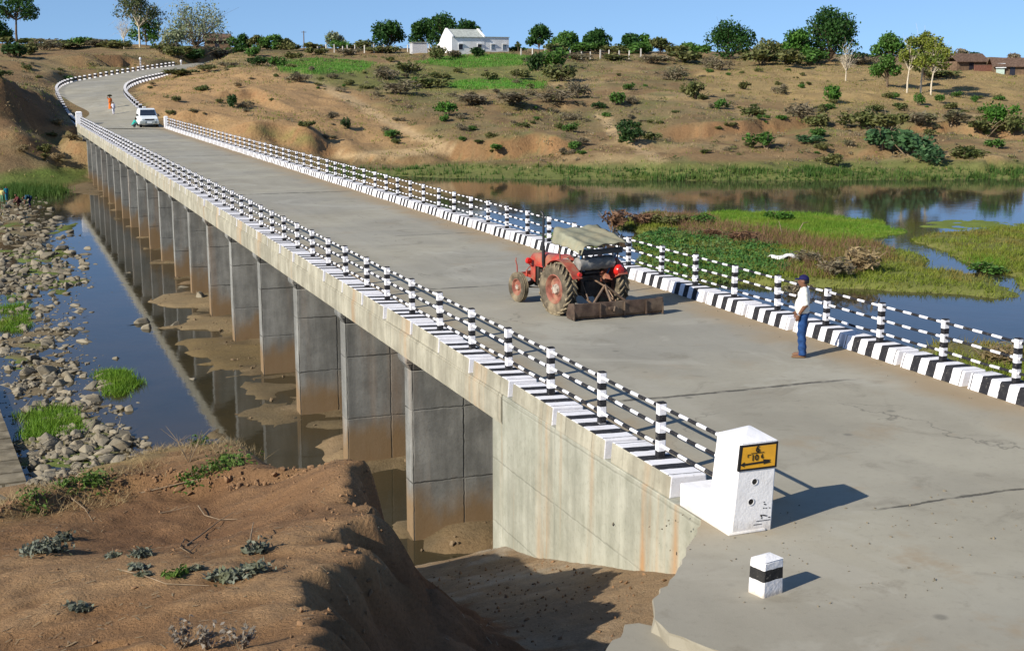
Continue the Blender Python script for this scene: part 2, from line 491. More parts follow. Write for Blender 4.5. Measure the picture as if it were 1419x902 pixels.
def white_mat(name='white_limewash', dirt=0.4):
    n = N(name); w = n.pos()
    c = n.mix(n.ramp(n.noise(w, 2.5, 6, 0.7), 0.5, 0.8, 0, dirt), (0.80, 0.79, 0.80), (0.48, 0.45, 0.41))
    zz_ = n.math('ADD', n.sep(w)[2], n.math('MULTIPLY', n.noise(w, 5, 5, 0.7), -0.42))
    c = n.mix(n.ramp(zz_, -0.20, -0.04, 0.5, 0), c, (0.42, 0.37, 0.30))
    c = n.mix(n.ramp(n.noise(w, 18, 4, 0.75), 0.68, 0.76, 0, 0.7), c, (0.25, 0.23, 0.2))
    h = n.math('ADD', n.noise(w, 7, 4), n.math('MULTIPLY', n.noise(w, 30, 4), 0.4))
    return n.done(n.bsdf(c, 0.85, 0.2, 0, n.bump(h, 0.45, 0.02)))
M_LIME = white_mat()

# ------------------------------------------------------------------ height fields
class HF:
    """grid in a plan frame turned by the camera's yaw (u to the right, w away) or in world axes"""
    def __init__(s, us, ws, turned=True):
        s.us, s.ws, s.turned = np.asarray(us), np.asarray(ws), turned
        s.U, s.W = np.meshgrid(s.us, s.ws)
        s.X, s.Y = s.to_world(s.U, s.W)
    def to_world(s, u, w):
        if not s.turned: return u, w
        return u * _cy + w * _sy, -u * _sy + w * _cy
    def to_grid(s, x, y):
        if not s.turned: return x, y
        return x * _cy - y * _sy, x * _sy + y * _cy
    def sample(s, x, y):
        u, w = s.to_grid(np.asarray(x, float), np.asarray(y, float))
        i = np.clip(np.searchsorted(s.us, u) - 1, 0, len(s.us) - 2); j = np.clip(np.searchsorted(s.ws, w) - 1, 0, len(s.ws) - 2)
        fu = np.clip((u - s.us[i]) / (s.us[i + 1] - s.us[i]), 0, 1); fw = np.clip((w - s.ws[j]) / (s.ws[j + 1] - s.ws[j]), 0, 1)
        Z = s.Z
        return (Z[j, i] * (1 - fu) + Z[j, i + 1] * fu) * (1 - fw) + (Z[j + 1, i] * (1 - fu) + Z[j + 1, i + 1] * fu) * fw
    def mesh(s, name, tint):
        h, w = s.Z.shape
        V = np.stack([s.X, s.Y, s.Z], -1).reshape(-1, 3)
        idx = np.arange(h * w).reshape(h, w)
        F = np.stack([idx[:-1, :-1], idx[:-1, 1:], idx[1:, 1:], idx[1:, :-1]], -1).reshape(-1, 4)
        T = np.concatenate([tint, np.ones(tint.shape[:2] + (1,))], -1).reshape(-1, 4)
        return np_mesh(name, V, F, True, attrs={'tint': ('FLOAT_COLOR', T)})
    def hit(s, px, py, d0, d1, n=900):
        ds = np.linspace(d0, d1, n); P = EYE + ray(px, py) * ds[:, None]
        z = s.sample(P[:, 0], P[:, 1]); k = np.nonzero(P[:, 2] <= z)[0]
        k = k[0] if len(k) else n - 1
        x, y = P[k, 0], P[k, 1]
        return np.array([x, y, float(s.sample(x, y))]), ds[k]

def rbf(pts, vals):
    pts = np.asarray(pts, float); vals = np.asarray(vals, float)
    D = np.linalg.norm(pts[:, None] - pts[None], axis=-1)
    n = len(pts); A = np.zeros((n + 3, n + 3)); A[:n, :n] = D + np.eye(n) * -0.3
    A[:n, n] = 1; A[:n, n + 1:] = pts; A[n, :n] = 1; A[n + 1:, :n] = pts.T
    c = np.linalg.solve(A, np.concatenate([vals, np.zeros(3)]))
    def f(u, w):
        o = c[n] + c[n + 1] * u + c[n + 2] * w
        for i in range(n): o = o + c[i] * np.hypot(u - pts[i, 0], w - pts[i, 1])
        return o
    return f

# the road beyond the bridge, edge by edge: (x, y, distance)
RL = [(97, 162, 160), (90, 148, 166), (84, 137, 174), (80, 127, 183), (84, 121, 190), (94, 116, 197), (110, 112, 203), (130, 108.5, 209), (165, 102.5, 218), (200, 97, 228), (232, 92.5, 238), (260, 89, 250), (285, 86.5, 265), (310, 82, 285), (335, 77.5, 305), (360, 74, 330)]
RR = [(205, 161, 156), (188, 149, 161), (180, 141, 167), (172, 133, 175), (170, 127, 182), (173, 121, 189), (182, 116.5, 196), (196, 112, 203), (210, 109, 209), (224, 106, 216), (240, 101, 226), (262, 95, 238), (290, 90, 255), (320, 84, 280), (345, 79.5, 300), (375, 75.5, 328)]
RLw = np.array([(8.8, 147, 0.0), (8.8, 153, 0.0)] + [tuple(at(*q)) for q in RL])
RRw = np.array([(16.9, 141, 0.0), (16.9, 146, 0.0)] + [tuple(at(*q)) for q in RR])
def resample(P, n):
    s = np.concatenate([[0], np.cumsum(np.linalg.norm(np.diff(P, axis=0), axis=1))])
    t = np.linspace(0, s[-1], n)
    Q = np.stack([np.interp(t, s, P[:, k]) for k in range(3)], -1)
    for _ in range(4): Q[1:-1] = (Q[:-2] + 2 * Q[1:-1] + Q[2:]) / 4
    return Q
NS = 120
def par(P, n):                          # by vertex parameter, so both edges keep in step
    t = np.linspace(0, len(P) - 1, n); k = np.arange(len(P))
    Q = np.stack([np.interp(t, k, P[:, c]) for c in range(3)], -1)
    for _ in range(10): Q[1:-1] = (Q[:-2] + 2 * Q[1:-1] + Q[2:]) / 4
    return Q
RLs, RRs = par(RLw, NS), par(RRw, NS)
ROADC = (RLs + RRs) / 2
ROADPOLY = [tuple(q[:2]) for q in RLs] + [tuple(q[:2]) for q in RRs[::-1]]

# ---- far bank
us = np.concatenate([np.arange(-150, -70, 4), np.arange(-70, 130, 0.75), np.arange(130, 300, 4)])
ws = np.concatenate([np.arange(104, 130, 2), np.arange(130, 205, 0.6), np.arange(205, 300, 1.2), np.arange(300, 520, 8)])
far = HF(us, ws)
CP = [ # right to left, shore to crest: (x, y, distance)
 (1400,246,136),(1400,226,140),(1400,180,165),(1400,150,190),(1400,130,210),(1400,104,235),(1400,97,260),
 (1270,246,136),(1270,216,145),(1270,165,175),(1270,130,200),(1270,100,240),(1270,92,262),
 (1100,247,135),(1100,222,141),(1100,200,150),(1100,165,170),(1100,150,180),(1100,120,210),(1100,92,250),(1100,81,280),
 (950,247,135),(950,218,142),(950,192,155),(950,170,162),(950,130,195),(950,100,235),(950,80,270),
 (850,246,136),(850,220,143),(850,170,165),(850,130,192),(850,95,240),(850,76,272),
 (750,246,136),(750,227,143),(750,209,149),(750,190,154),(750,150,175),(750,120,205),(750,90,245),(750,74,275),
 (620,244,138),(620,217,148),(620,182,160),(620,155,175),(620,115,210),(620,85,250),(620,70,280),
 (500,238,142),(500,222,150),(500,200,156),(500,170,166),(500,130,187),(500,100,217),(500,85,250),(500,70,285),
 (430,215,147),(430,190,151),(430,160,163),(430,120,190),(430,98,220),(400,84,245),(400,71,288),
 (370,178,150),(350,150,163),(350,120,182),(380,98,205),(340,95,212),
 (300,172,153),(300,150,164),(300,120,184),(300,98,208),(300,93,228),
 (240,168,151),(235,150,160),(225,130,182),(240,112,205),(250,104,215),
 (60,262,123),(20,262,123),(100,250,130),(60,235,134),(20,225,130),(60,205,138),(90,190,143),(30,185,134),
 (0,175,135),(45,174,142),(88,171,152),(0,98,140),(20,115,144),(46,128,149),(76,142,155),(-60,85,142),(-60,178,136),(-120,185,136),
 (70,118,188),(60,100,205),(100,104,212),(30,85,200),(130,86,228),(110,76,233),(160,92,232),(165,80,240),(230,84,250),(230,74,262),(0,70,255),(60,62,285),(150,64,275),(250,66,285),(330,68,320),
 (-250,240,128),(-250,180,138),(-250,110,160),(-250,70,230),
]
cpw = [at(*q) for q in CP]
cu = [tuple(far.to_grid(p[0], p[1])) for p in cpw]; cz = [p[2] for p in cpw]
for x in (60, 200, 350, 500, 620, 750, 850, 950, 1100, 1270, 1400, 1700, -250):   # river bed before the shore
    sh = 123 if x < 120 else (140 if x < 560 else 136)
    for dd, zz in ((-5, -6.0), (-16, -7.0), (-30, -7.5)):
        p = at(x, 250, sh + dd); cu.append(tuple(far.to_grid(p[0], p[1]))); cz.append(zz)
for u, w, z in ((-150, 320, 12), (0, 420, 12), (150, 420, 10), (300, 400, 4), (300, 250, 3), (250, 170, -2), (250, 136, -5.2), (-60, 520, 13), (120, 520, 11), (300, 520, 5)):
    cu.append((u, w)); cz.append(z)
Z = rbf(cu, cz)(far.U, far.W)
sl = np.hypot(*np.gradient(Z, far.ws, far.us))
above = sstep(-5.2, -3.8, Z)
Z = Z + above * (0.6 * fbm(far.X / 14, far.Y / 14, 3, 5) + 0.46 * fbm(far.X / 3.6, far.Y / 3.6, 9, 4))
Z = Z - above * sstep(0.1, 0.4, sl) * (ridged(far.X / 5.5, far.Y / 9.0, 21, 5) - 0.55) * 2.3
def scarp(Z, line, h, reach=6.0, sharp=0.5):
    P = np.array([at(*q)[:2] for q in line]); g = np.array([far.to_grid(p[0], p[1]) for p in P])
    o = np.argsort(g[:, 0]); g = g[o]
    wl = np.interp(far.U, g[:, 0], g[:, 1]) + 1.3 * fbm(far.U / 3.0, far.W / 9, 41, 4) + 0.5 * fbm(far.U / 0.9, far.W / 5, 47, 2) + 2.6 * (ridged(far.U / 2.6, far.W / 14, 49, 2) - 0.5)
    e = sstep(g[0, 0] - 2.5, g[0, 0] + 2, far.U) * (1 - sstep(g[-1, 0] - 2, g[-1, 0] + 2.5, far.U))
    s = far.W - wl
    return Z + e * h * 0.5 * np.tanh(s / sharp) * np.exp(-np.abs(s) / reach)
for ln, h in (([(608, 207, 151), (690, 205, 150), (785, 207, 149)], 2.6), ([(925, 178, 158), (1000, 178, 158), (1065, 176, 162), (1130, 172, 165)], 1.9),
              ([(1255, 178, 165), (1340, 182, 163), (1419, 184, 162)], 1.9), ([(330, 182, 149), (400, 188, 149), (458, 200, 150)], 1.8),
              ([(480, 216, 150), (590, 218, 148)], 1.2), ([(1350, 232, 139), (1415, 230, 139)], 1.3), ([(700, 150, 175), (820, 140, 182)], 1.0),
              ([(870, 205, 147), (925, 200, 149)], 1.0), ([(1130, 205, 149), (1240, 210, 147)], 0.9), ([(240, 160, 156), (300, 168, 154)], 1.3),
              ([(300, 132, 175), (350, 128, 178), (400, 150, 166)], 1.2)):
    Z = scarp(Z, ln, h)
Z = scarp(Z, [(88, 92, 222), (130, 86, 229), (180, 90, 236)], 3.2, 5)
# the road is benched into the slope
rd = poly_sd(far.X, far.Y, ROADPOLY)
rz = np.zeros_like(Z); near_m = rd > -12
q = np.stack([far.X[near_m], far.Y[near_m]], -1)
dd = np.linalg.norm(q[:, None] - ROADC[None, :, :2], axis=-1); wgt = 1 / (dd ** 4 + 0.5)
rz[near_m] = (wgt * ROADC[None, :, 2]).sum(1) / wgt.sum(1)
bl = sstep(-3.2, -0.6, rd)
Z = np.where(near_m, Z * (1 - bl) + (rz - 0.22) * bl, Z)
# bridge head: keep soil under the deck and below its soffit
bd = poly_sd(far.X, far.Y, [(8.6, 100), (17.1, 100), (17.1, 147.5), (8.6, 153.5)])
Z = np.where(bd > -1.0, np.minimum(Z, -1.2 - 0.5 * np.clip(bd, 0, 1.2)), Z)
far.Z = Z
PXs, PYs, PD = project(far.X, far.Y, far.Z)
C = lambda *c: np.array(c, float)
def lerp(a, b, t): return a * (1 - t[..., None]) + b * t[..., None]
n1, n2, n3 = fbm(far.X / 9, far.Y / 9, 5), fbm(far.X / 2.2, far.Y / 2.2, 6), fbm(far.X / 26, far.Y / 26, 8)
T = np.ones(Z.shape + (3,)) * C(0.205, 0.138, 0.073)
T = lerp(T, C(0.285, 0.212, 0.112), sstep(-0.25, 0.5, n1 + 0.4 * n2))
T = lerp(T, C(0.15, 0.12, 0.062), sstep(0.0, 0.5, n3 + 0.4 * n2) * 0.75)
T = lerp(T, C(0.135, 0.135, 0.055), sstep(0.05, 0.5, fbm(far.X / 6, far.Y / 6, 15) + 0.35 * n2) * 0.65)   # thin grass
nx = 6 * n2
def pmask(poly, soft=6.0, amp=6.0):
    return sstep(-soft, soft, poly_sd(PXs + amp * n2, (PYs + amp * 0.35 * n1) * 1.0, poly) * 1.0)
def line_mask(pts, wpx):
    d = np.full(Z.shape, 1e9)
    for (ax, ay), (bx, by) in zip(pts[:-1], pts[1:]):
        ex, ey = bx - ax, (by - ay) * 2.2
        wx, wy = PXs + 4 * n2 - ax, (PYs - ay) * 2.2
        t = np.clip((wx * ex + wy * ey) / (ex * ex + ey * ey), 0, 1); d = np.minimum(d, np.hypot(wx - ex * t, wy - ey * t))
    return 1 - sstep(wpx * 0.5, wpx, d)
T = lerp(T, C(0.36, 0.23, 0.115), pmask([(185, 100), (330, 92), (480, 118), (610, 196), (470, 215), (230, 180)], 14, 10) * 0.85)
T = lerp(T, C(0.31, 0.225, 0.105), pmask([(960, 96), (1100, 88), (1419, 96), (1419, 150), (1150, 152), (970, 132)], 10, 8) * 0.8)
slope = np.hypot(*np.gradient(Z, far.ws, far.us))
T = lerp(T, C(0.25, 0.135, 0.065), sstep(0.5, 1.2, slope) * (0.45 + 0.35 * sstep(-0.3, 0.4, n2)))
T = lerp(T, C(0.43, 0.315, 0.18), np.maximum(line_mask([(835, 160), (850, 185), (885, 205), (915, 224)], 11), line_mask([(415, 100), (470, 130), (530, 165), (580, 190), (625, 207), (560, 212), (470, 216)], 13)) * 0.8)
T = lerp(T, C(0.14, 0.16, 0.05), pmask([(385, 98), (520, 92), (620, 88), (800, 92), (800, 108), (620, 132), (450, 120)], 6, 12) * 0.75)
T = lerp(T, C(0.105, 0.205, 0.035), np.maximum(pmask([(575, 87), (620, 79), (700, 76), (740, 80), (735, 90), (640, 94)], 3, 5), pmask([(380, 86), (440, 82), (520, 88), (500, 99), (430, 103), (390, 100)], 4, 6)))
T = lerp(T, C(0.10, 0.26, 0.035), pmask([(617, 118), (640, 112), (700, 110), (757, 115), (752, 122), (640, 124)], 2, 3))
T = lerp(T, C(0.125, 0.15, 0.045), pmask([(480, 240), (620, 226), (760, 229), (900, 226), (1100, 222), (1419, 224), (1419, 266), (480, 266)], 5, 9) * 0.85)
T = lerp(T, C(0.10, 0.16, 0.03), pmask([(0, 240), (80, 232), (118, 236), (118, 250), (60, 262), (-20, 270)], 4, 8) * 0.8)
T = lerp(T, C(0.20, 0.19, 0.07), pmask([(345, 178), (400, 180), (440, 190), (435, 200), (350, 186)], 4, 6) * 0.8)
T = lerp(T, C(0.13, 0.075, 0.04), pmask([(-40, 90), (46, 126), (80, 140), (92, 172), (-40, 176)], 4, 5) * 0.7)  # maroon soil, darkened to put the left bank's shade into its colour
T *= (1 + 0.18 * n2)[..., None]
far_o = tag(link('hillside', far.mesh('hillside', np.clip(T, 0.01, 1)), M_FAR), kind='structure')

# ---- river bed with its bars and islands
bu = np.arange(-70, 165, 0.42); bw = np.concatenate([np.arange(18, 30, 1.0), np.arange(30, 100, 0.36), np.arange(100, 142, 0.9)])
bed = HF(bu, bw)
WZ = -5.0
def wp(pts, z=WZ): return [tuple(on_z(x, y, z)[:2]) for x, y in pts]
bn1, bn2 = fbm(bed.X / 4, bed.Y / 4, 61), fbm(bed.X / 1.1, bed.Y / 1.1, 62)
B = np.full(bed.U.shape, -5.75) + 0.18 * bn1
BT = np.ones(B.shape + (3,)) * C(0.13, 0.095, 0.05)
BT = lerp(BT, C(0.19, 0.145, 0.085), sstep(-0.2, 0.5, bn2))
def island(poly, top, shore=1.6, ragged=1.2, tint=None, k=1.0, fine=0.35):
    global B, BT
    sd = poly_sd(bed.X, bed.Y, wp(poly)) + ragged * bn1 + fine * bn2
    m = sstep(-shore, shore, sd)
    B = np.maximum(B, -5.75 + (top + 5.75) * m + 0.10 * bn2 * m)
    if tint is not None: BT = lerp(BT, C(*tint), sstep(-0.2, 0.6, sd) * k)
    return sd
ROCKBAND = [(-40, 268), (60, 272), (78, 300), (95, 330), (118, 352), (118, 380), (118, 410), (108, 435), (122, 470), (140, 500), (150, 540), (175, 590), (205, 615), (215, 650), (150, 690), (-40, 720)]
island(ROCKBAND, -4.99, 2.2, 2.4, (0.165, 0.132, 0.082), 0.85, 1.0)
BT = lerp(BT, C(0.11, 0.15, 0.035), sstep(-0.5, 0.5, poly_sd(bed.X, bed.Y, wp(ROCKBAND))) * sstep(0.12, 0.35, fbm(bed.X / 3.3, bed.Y / 6, 640)) * 0.9)
island([(215, 395), (460, 380), (520, 600), (460, 615), (325, 612), (245, 500)], -5.0, 1.6, 1.8, (0.13, 0.10, 0.058), 0.9, 1.3)
island([(-30, 690), (120, 655), (250, 640), (360, 640), (340, 720), (-30, 760)], -4.7, 1.2, 0.6, (0.19, 0.125, 0.07))
island([(168, 421), (215, 412), (262, 402), (330, 404), (330, 424), (240, 430)], -4.90, 1.0, 1.3, (0.22, 0.165, 0.095), 1.0, 0.7)     # sand bars between the piers
island([(190, 455), (250, 440), (330, 432), (440, 440), (440, 462), (300, 464)], -4.89, 1.0, 1.3, (0.20, 0.15, 0.085), 1.0, 0.7)
island([(225, 470), (330, 460), (480, 470), (480, 520), (300, 520), (250, 500)], -4.93, 1.2, 0.8, (0.15, 0.11, 0.055))
island([(380, 505), (520, 500), (520, 560), (420, 572)], -4.86, 1.0, 1.0, (0.17, 0.125, 0.07), 1.0, 0.8)
island([(455, 615), (470, 640), (590, 640), (620, 600), (520, 590)], -4.78, 0.9, 0.9, (0.19, 0.135, 0.078), 1.0, 0.7)
island([(560, 745), (570, 770), (720, 775), (720, 705), (610, 712)], -4.72, 0.9, 0.8, (0.18, 0.125, 0.07), 1.0, 0.7)
island([(215, 395), (330, 380), (330, 392), (240, 400)], -4.95, 0.8, 0.4, (0.2, 0.14, 0.08))
island([(60, 262), (120, 252), (160, 262), (150, 275), (70, 268)], -4.97, 1.5, 1.5, (0.16, 0.12, 0.07))
# green islands to the right
VEG_A = [(866, 318), (900, 312), (1000, 314), (1080, 318), (1130, 328), (1210, 330), (1258, 345), (1275, 362), (1330, 378), (1380, 393), (1412, 408), (1395, 418), (1300, 412), (1200, 404), (1110, 404), (1040, 396), (950, 392), (880, 372)]
VEG_B = [(1255, 334), (1290, 324), (1340, 319), (1440, 313), (1560, 326), (1560, 425), (1440, 418), (1396, 388), (1334, 362), (1288, 346)]
VEG_C = [(846, 306), (900, 296), (965, 300), (1000, 312), (900, 322), (850, 318)]
ALG = [(900, 306), (960, 297), (1000, 293), (1120, 294), (1190, 299), (1262, 308), (1255, 326), (1200, 338), (1090, 334), (960, 322)]
VEG_D = [(1240, 482), (1300, 478), (1419, 488), (1560, 500), (1560, 600), (1240, 600)]
sA = island(VEG_A, -4.72, 1.6, 1.4, (0.15, 0.165, 0.045))
sB = island(VEG_B, -4.78, 1.6, 1.2, (0.15, 0.155, 0.045))
sC = island(VEG_C, -4.85, 1.2, 1.2, (0.15, 0.14, 0.05))
sG = island(ALG, -4.95, 1.6, 1.8, (0.20, 0.25, 0.04))
sD = island(VEG_D, -4.6, 1.6, 1.2, (0.15, 0.14, 0.06))
island([(1240, 314), (1290, 303), (1380, 306), (1440, 312), (1330, 322)], -4.975, 1.4, 2.2, (0.14, 0.18, 0.04))
island([(740, 320), (820, 330), (840, 345), (740, 340)], -4.9, 1.2, 1.2, (0.13, 0.15, 0.05))
# scour mounds round the piers
PIER_Y = [22.45] + [28.75 + 6.22 * i for i in range(20)]
for yc in PIER_Y[1:]:
    dx = np.maximum(np.maximum(8.7 - bed.X, bed.X - 16.8), 0); dy = np.maximum(np.abs(bed.Y - yc) - 0.3, 0)
    m = 1 - sstep(0.35, 1.5, np.hypot(dx, dy) + 0.75 * bn1 + 0.55 * bn2 + 0.25 * fbm(bed.X / 0.6, bed.Y / 0.6, 68, 2))
    B = np.maximum(B, -5.75 + m * (0.80 if yc > 36 else 0.90) + 0.12 * bn2 * m + 0.12 * fbm(bed.X / 0.5, bed.Y / 0.5, 67, 2) * m)
    BT = lerp(BT, lerp(np.ones(B.shape + (3,)) * C(0.115, 0.088, 0.052), C(0.20, 0.15, 0.09), sstep(-0.3, 0.4, bn2)), sstep(0.4, 0.8, m) * 0.85)
# grass among the left rocks
for pl in ([(125, 520), (190, 512), (215, 530), (170, 552), (130, 548)], [(20, 580), (80, 565), (115, 590), (60, 612), (25, 610)], [(0, 415), (30, 405), (40, 450), (0, 465)], [(45, 345), (120, 338), (118, 352), (60, 360)], [(60, 318), (110, 308), (112, 318), (66, 328)], [(110, 400), (40, 395), (60, 412), (105, 412)]):
    island(pl, -4.93, 1.0, 1.0, (0.12, 0.15, 0.035), 0.9)
cul = ((bed.X > 7.6) & (bed.Y < 26)) | ((bed.X > -12) & (bed.Y < 27))
bed.Z = np.where(cul, np.minimum(B, -5.4), B)
BT *= (1 + 0.15 * bn2)[..., None]
tag(link('river_bed', bed.mesh('river_bed', np.clip(BT, 0.01, 1)), M_BED), kind='structure')

# ---- water: one level sheet
wv = [far.to_world(u, w) for u, w in ((-150, 10), (300, 10), (300, 160), (-150, 160))]
me = np_mesh('river', [(x, y, WZ) for x, y in wv], [(0, 1, 2, 3)], False)
tag(link('river', me, M_WATER), kind='structure')

# ---- near bank: the photographer's mound, its broken edge and the track below
nx_ = np.concatenate([np.arange(-60, -8, 2.0), np.arange(-8, -2, 0.14), np.arange(-2, 9.6, 0.055)])
ny_ = np.concatenate([np.arange(-40, 4, 2.0), np.arange(4, 8, 0.12), np.arange(8, 25.5, 0.055), np.arange(25.5, 34, 0.4)])
nb = HF(nx_, ny_, False)
X, Y = nb.X, nb.Y
m1, m2, m3 = fbm(X / 2.6, Y / 2.6, 71, 4), fbm(X / 0.55, Y / 0.55, 72, 4), fbm(X / 0.16, Y / 0.16, 73, 3)
top = np.interp(Y, [-40, 0, 5, 8.5, 10, 12, 14, 16.4, 18, 19.5, 20.6, 21.6, 24, 34], [5.0, 4.25, 3.1, 1.95, 1.55, 1.2, 0.9, 0.55, 0.25, -0.05, -0.6, -2.0, -5.4, -5.9])
rim = np.interp(X, [-60, -12, -2, 0, 1.5, 3, 4.4, 6], [6, 3.2, -0.3, -0.35, 0.0, 0.0, -0.6, -1.0])     # the far rim curves
rim = np.interp(X, [-60, -12, -2, -0.3, 1, 2.2, 4, 6], [6, 2.0, -1.9, -1.6, -0.6, 0.0, 0.0, -0.4])
top = np.interp(Y - rim, [-40, 0, 5, 8.5, 10, 12, 14, 16, 17.5, 19, 20, 20.7, 21.7, 24, 34], [5.0, 4.25, 3.1, 1.95, 1.60, 1.28, 1.04, 0.80, 0.66, 0.46, 0.20, -0.35, -2.0, -5.4, -5.9])
top = top + 0.34 * np.exp(-((X - 3.8) / 0.9) ** 2 - ((Y - 15.3) / 1.1) ** 2) - 2.3 * sstep(2.9, 4.7, X) * sstep(16.3, 18.6, Y)
flat = 1 - sstep(19.2, 21, Y)
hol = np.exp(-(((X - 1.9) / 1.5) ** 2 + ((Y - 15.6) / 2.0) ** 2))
top = top - 0.42 * hol + flat * (0.10 * m1 + 0.06 * m2 + 0.018 * m3)
# low broken scarp across the mound
scY = 17.2 + 0.5 * np.sin(X * 1.3) + 0.35 * m1 + 0.16 * m2
top = top + flat * 0.20 * (sstep(-0.12, 0.12, Y - scY) - 0.5) * np.exp(-np.abs(Y - scY) / 1.2) * sstep(-1.2, 0.2, X) * (1 - sstep(3.2, 4.0, X))
# small erosion pits on the lower left
for (cx_, cy_, r_, h_) in ((0.45, 8.9, 0.32, 0.34), (0.72, 9.75, 0.26, 0.26), (1.0, 8.75, 0.24, 0.22), (0.35, 10.3, 0.26, 0.22), (1.5, 8.55, 0.2, 0.16), (0.05, 9.4, 0.2, 0.2)):
    top = top - h_ * (1 - sstep(0.5, 1.1, np.hypot((X - cx_) * 1.0 + 0.15 * m2, (Y - cy_) * 1.6) / r_))
path = np.interp(Y, [-40, 0, 9, 12, 14, 15.4, 17.2, 18.5, 20.7, 22, 22.9, 23.8, 25, 34], [1.0, 0.6, -0.35, -0.75, -1.1, -1.35, -1.95, -2.35, -2.95, -3.2, -3.45, -4.4, -5.4, -5.9])
wall_rise = np.interp(X, [5.6, 7.2, 8.4, 9.6], [0, 0.22, 0.50, 0.6]) * np.interp(Y, [8, 12, 14, 18, 22, 23, 24], [0.0, 0.35, 0.75, 0.75, 0.62, 0.35, 0])
path = path + wall_rise + 0.04 * m1 + 0.025 * m2 + 0.010 * m3
bx = np.interp(Y, [-40, 0, 5, 8.5, 10.2, 11.9, 12.9, 14.3, 16.4, 18.0, 19.2, 20.5, 22, 34], [-1, -0.5, 0.7, 1.75, 2.25, 2.78, 3.12, 3.65, 4.1, 4.45, 4.75, 4.9, 5.0, 5.0])
fx = np.interp(Y, [-40, 0, 5, 8.5, 12, 15, 17.6, 18.4, 20.9, 22.3, 24, 34], [3.5, 4.0, 4.4, 4.9, 5.35, 5.7, 5.92, 6.1, 6.2, 6.28, 6.3, 6.3])
jag = 0.42 * fbm(Y / 0.9, X / 3.5, 81, 4) + 0.27 * fbm(Y / 0.26, X / 1.2, 82, 3)
t = (X - (bx + jag)) / np.maximum(fx - bx, 0.3)
tt = np.clip(t, 0, 1)
prof = np.where(tt < 0.32, sstep(0, 1, tt / 0.32) * 0.56, 0.56 + 0.44 * (1 - (1 - (tt - 0.32) / 0.68) ** 1.6))
cl = (tt > 0.0) & (tt < 1)
gul = np.where(cl, np.sin(np.pi * tt) * (0.48 * (ridged(Y / 1.0, X / 3.2, 91, 4) - 0.55) + 0.12 * m2 + 0.05 * m3), 0)
nb.Z = top * (1 - prof) + path * prof + gul
nb.Z = np.where((X > 6.6), np.minimum(nb.Z, path), nb.Z)
# soil runs under the concrete apron and behind the wing wall
ap = poly_sd(X, Y, [(9.9, 14.6), (8.52, 15.6), (7.3, 13.29), (6.39, 12.19), (5.4, 11.4), (4.6, 8), (4.2, -60), (9.9, -60)])
nb.Z = np.where(ap > -0.25, np.minimum(nb.Z, -0.16 - 0.5 * np.clip(ap, 0, 1.0) - 0.3 * (1 - sstep(-0.25, 0.1, ap))), nb.Z)
nb.Z = np.where((X > 8.55) & (Y < 24), np.minimum(nb.Z, -1.0), nb.Z)
NT = np.ones(X.shape + (3,)) * C(0.215, 0.124, 0.062)
NT = lerp(NT, C(0.290, 0.185, 0.098), sstep(-0.2, 0.5, m1 + 0.5 * m2))
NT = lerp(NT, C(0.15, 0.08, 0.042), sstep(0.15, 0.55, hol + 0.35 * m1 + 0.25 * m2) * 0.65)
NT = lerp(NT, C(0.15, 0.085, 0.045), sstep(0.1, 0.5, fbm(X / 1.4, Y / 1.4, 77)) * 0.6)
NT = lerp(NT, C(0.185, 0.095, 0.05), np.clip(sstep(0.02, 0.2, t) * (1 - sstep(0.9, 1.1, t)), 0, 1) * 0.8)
onp = sstep(0.95, 1.15, t)
PT = lerp(np.ones(X.shape + (3,)) * C(0.25, 0.175, 0.105), C(0.33, 0.25, 0.165), sstep(-0.2, 0.5, m1 + 0.4 * m2))
NT = lerp(NT, PT, onp)
NT = lerp(NT, C(0.31, 0.27, 0.21), onp * sstep(0.05, 0.5, m2) * sstep(17.0, 18.5, Y) * 0.6)
NT = lerp(NT, C(0.20, 0.165, 0.075), sstep(17.5, 19.5, Y - rim) * (1 - onp) * sstep(0.0, 0.5, m2 + 0.3) * 0.7)
NT *= (1 + 0.16 * m3 + 0.10 * m2)[..., None]
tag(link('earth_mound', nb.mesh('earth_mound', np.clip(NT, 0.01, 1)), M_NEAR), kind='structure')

# ---- ground on the right of the approach and far around, below everything
rb = HF(np.concatenate([np.arange(16.9, 30, 0.5), np.arange(30, 140, 6)]), np.concatenate([np.arange(-60, 6, 4), np.arange(6, 36, 0.5), np.arange(36, 60, 3)]), False)
rq = np.hypot(np.clip(rb.X - 17.2, 0, 1e9), np.clip(rb.Y - 12, 0, 1e9) * 0.9)
rb.Z = np.maximum(-0.2 - rq * 0.55, -6.6) + 0.2 * fbm(rb.X / 2, rb.Y / 2, 55) * sstep(0.2, 2, rq)
RT = lerp(np.ones(rb.X.shape + (3,)) * C(0.2, 0.14, 0.075), C(0.12, 0.14, 0.05), sstep(-0.1, 0.5, fbm(rb.X / 3, rb.Y / 3, 56)))
tag(link('river_bank', rb.mesh('river_bank', RT), M_NEAR), kind='structure')
